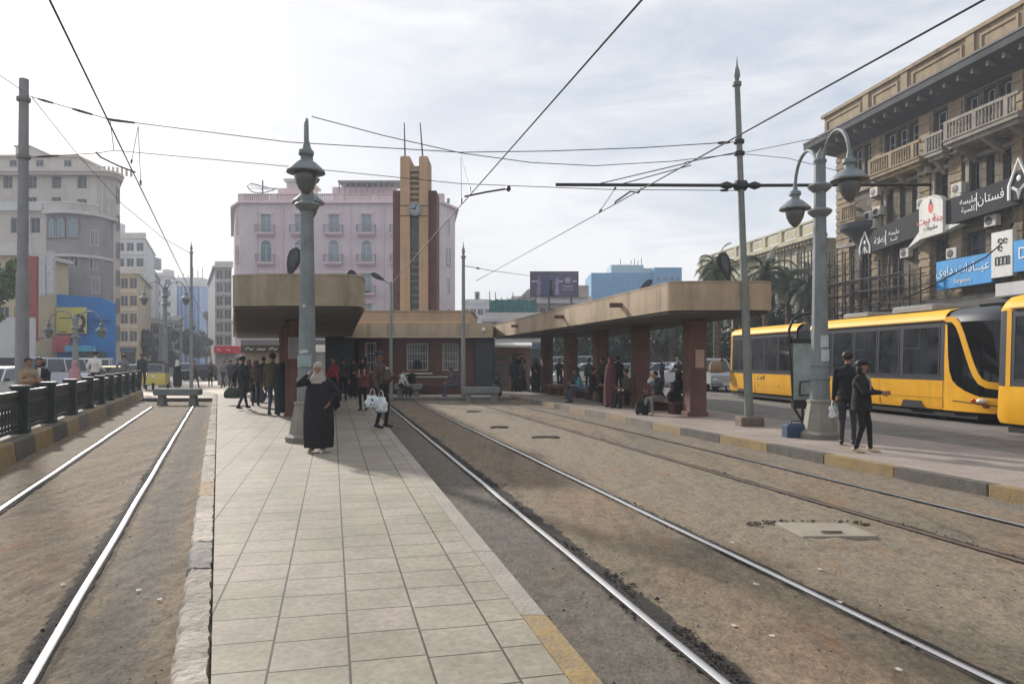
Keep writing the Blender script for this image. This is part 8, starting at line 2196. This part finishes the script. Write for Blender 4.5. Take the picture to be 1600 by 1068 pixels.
# motorbike by the booth
t = thing('motorcycle', 'dark motorcycle parked beside the right navy booth', 'motorcycle', (X(775, 34.5), 34.5, .05), R(15))
for yy in (-.65, .65):
    b = MB(); b.M = Matrix.Translation((0, yy, .3)) @ Matrix.Rotation(R(90), 4, 'Y'); b.lathe([(.2, -.04), (.3, -.05), (.31, 0), (.3, .05), (.2, .04)], 18); w_ = b.build('wheel', M_TYRE, t)
b = MB(); b.ell((0, -.1, .72), (.14, .3, .15), 12, 8); b.build('tank', M_BLACKM, t); b = MB(); b.ell((0, .4, .76), (.13, .36, .07), 12, 7); b.build('seat', M_TYRE, t)
b = MB(); b.tube([(0, -.65, .3), (0, -.45, .95)], .03, 6); b.tube([(-.34, -.38, 1.0), (0, -.46, .98), (.34, -.38, 1.0)], .02, 6); b.ell((0, -.56, .85), (.09, .09, .1), 10, 7); b.build('handlebar', M_BLACKM, t)
b = MB(); b.rbox(-.13, -.3, .25, .13, .3, .58, .04); b.build('engine', M_RUST, t)

# ================================================================== TREES AND PALMS
M_LEAF = mat('green_leaf', (86, 112, 62), rough=.7, var=.45, scale=.9)
M_LEAF2 = mat('grey_green_leaf', (58, 72, 58), rough=.75, var=.4, scale=.6)
M_PALM = mat('palm_leaf', (56, 70, 50), rough=.7, var=.4, scale=.8)
M_BARK = mat('bark', (98, 84, 70), rough=.95, var=.3, scale=5, bump=.6)
def tree(label, x_, y_, h, cr, n=2600, m=None, seed=0, leaf=.17, z0=0, trunk=.45):
    T = thing('tree', label, 'tree', (x_, y_, z0)); rs = random.Random(seed)
    b = MB(); th = h * trunk; b.tube([(0, 0, 0), (.06, .02, th * .5), (.0, .1, th), (.1, 0, h * .75)], [.2, .16, .13, .05], 8)
    for k in range(7):
        a = k * 2.4; b.tube([(0, .05, th * (.75 + .05 * k)), (cr * .35 * math.cos(a), cr * .35 * math.sin(a), th + (h - th) * .35), (cr * .65 * math.cos(a), cr * .65 * math.sin(a), th + (h - th) * (.4 + .35 * wob(k, seed)))], [.09, .05, .02], 6)
    b.build('trunk', M_BARK, T)
    cl_ = [(cr * .7 * rs.uniform(-1, 1), cr * .7 * rs.uniform(-1, 1), th * .8 + (h - th * .8) * rs.uniform(.12, .9), cr * rs.uniform(.22, .45)) for _ in range(16)]
    vs = []; fs = []
    for k in range(n):
        c = cl_[rs.randrange(16)]; v = Vector((rs.gauss(0, 1), rs.gauss(0, 1), rs.gauss(0, 1))).normalized() * c[3] * rs.uniform(.45, 1.08) ** .6
        p = Vector(c[:3]) + Vector((v.x, v.y, v.z * .75)); d1 = Vector((rs.gauss(0, 1), rs.gauss(0, 1), rs.gauss(0, .7))).normalized(); d2 = d1.orthogonal().normalized(); q = rs.uniform(0, 6.28); d2 = d2 * math.cos(q) + d1.cross(d2) * math.sin(q)
        l_ = leaf * rs.uniform(.6, 1.3); i = len(vs); vs += [tuple(p - d1 * l_), tuple(p + d2 * l_ * .45), tuple(p + d1 * l_), tuple(p - d2 * l_ * .45)]; fs.append((i, i + 1, i + 2, i + 3))
    b = MB(); b.add(vs, fs); b.build('crown', m or M_LEAF, T, angle=0)
    return T
def palm(label, x_, y_, h, fl=2.3, nf=26, seed=0, m=None, z0=0):
    T = thing('palm_tree', label, 'palm tree', (x_, y_, z0)); rs = random.Random(seed)
    b = MB(); b.tube([(0, 0, 0), (.05, 0, h * .3), (.02, .05, h * .7), (0, 0, h)], [.26, .2, .18, .2], 9)
    for k in range(int(h / .3)): b.lathe([(.19, .3 * k), (.225, .3 * k + .14), (.19, .3 * k + .28)], 9)
    b.build('trunk', M_BARK, T)
    vs = []; fs = []
    for k in range(nf):
        az = k * 2.39996 + rs.uniform(-.2, .2); el = R(78) - R(112) * (k / nf) + rs.uniform(-.12, .12); L = fl * rs.uniform(.85, 1.1)
        d = Vector((math.cos(az) * math.cos(el), math.sin(az) * math.cos(el), math.sin(el))); p = Vector((0, 0, h)); seg = 12; sd = Vector((-math.sin(az), math.cos(az), 0))
        for j in range(seg):
            p2 = p + d * L / seg; wl_ = fl * .30 * (math.sin(PI * (j + .8) / (seg + .8)) ** .7)
            for sg in (-1, 1):
                for q in (0, .33, .66):
                    pp = p.lerp(p2, q); tip = pp + sd * sg * wl_ * .8 + d * wl_ * .55 - Vector((0, 0, wl_ * (.30 + .2 * rs.random()))); i = len(vs)
                    vs += [tuple(pp), tuple(pp + d * .055), tuple(tip)]; fs.append((i, i + 1, i + 2))
            i = len(vs); vs += [tuple(p - sd * .025), tuple(p + sd * .025), tuple(p2 + sd * .02), tuple(p2 - sd * .02)]; fs.append((i, i + 1, i + 2, i + 3))
            p = p2; d = (d + Vector((0, 0, -.14 - .015 * j))).normalized()
    b = MB(); b.add(vs, fs); b.build('crown', m or M_PALM, T, angle=0)
    return T
TG = 'palms behind the right canopy'
palm('tall feathery palm left of the black floodlight over the right canopy end', X(1120, 44), 44, Z(418, 44), 1.75, seed=1)
palm('palm with a wide crown right of the spike pole', X(1197, 46), 46, Z(425, 46), 2.2, seed=2)
palm('lower palm against the cream building', X(1232, 52), 52, Z(440, 52), 2.2, seed=3)
palm('small palm near the scaffolding behind the lamp post', X(1262, 50), 50, Z(455, 50), 1.9, seed=4)
palm('short palm between the first column and the tram', X(1150, 50), 50, Z(470, 50), 2.0, seed=5)
palm('palm seen low between the second and first columns', X(1050, 60), 60, Z(508, 60), 1.9, seed=6)
tree('green tree filling the left edge beside the wire pole', X(-14, 46), 46, Z(388, 46), 1.7, n=4200, seed=3, leaf=.16)
tree('bushy dark tree behind the palms on the right', X(1190, 58), 58, Z(462, 58), 3.2, n=3600, m=M_LEAF2, seed=4, leaf=.22, trunk=.3)
tree('dark tree seen between the third and second columns', X(960, 66), 66, Z(505, 66), 3.0, n=2600, m=M_LEAF2, seed=5, leaf=.24, trunk=.3)
tree('dark tree seen between the second and first columns', X(1075, 66), 66, Z(492, 66), 3.6, n=3000, m=M_LEAF2, seed=6, leaf=.24, trunk=.3)
tree('grey green tree seen through the gap left of the third column', X(900, 68), 68, Z(510, 68), 2.6, n=2200, m=M_LEAF2, seed=7, leaf=.24, trunk=.3)
tree('dark tree beside the first column at the pickup truck', X(1128, 62), 62, Z(488, 62), 2.6, n=2600, m=M_LEAF2, seed=8, leaf=.22, trunk=.3)
for (px_, Yq, hpx, lab, sd) in ((222, 115, 505, 'hazy street tree left of the far lamp post', 9), (300, 125, 515, 'hazy street tree right of the distant wire pole', 10), (246, 150, 510, 'farther hazy street tree behind the far lamp post', 11), (322, 150, 520, 'small hazy street tree under the mushroom tower', 12)):
    tree(lab, X(px_, Yq), Yq, Z(hpx, Yq), 3.0, n=1300, m=M_LEAF2, seed=sd, leaf=.4, trunk=.35)

# ================================================================== HAZE
hzm = bpy.data.materials.new('haze_air'); hzm.use_nodes = True
t_ = hzm.node_tree; t_.nodes.clear(); o_ = N(t_, 'ShaderNodeOutputMaterial'); pv = N(t_, 'ShaderNodeVolumePrincipled')
pv.inputs['Color'].default_value = (0.86, 0.91, 1.0, 1); pv.inputs['Density'].default_value = HAZE_D; pv.inputs['Anisotropy'].default_value = 0.2
t_.links.new(pv.outputs[0], o_.inputs['Volume'])
hb = MB(); hb.box(-240, -20, -1.2, 240, 410, 40); hz = hb.build('haze', hzm, angle=0); kind(hz, 'stuff')
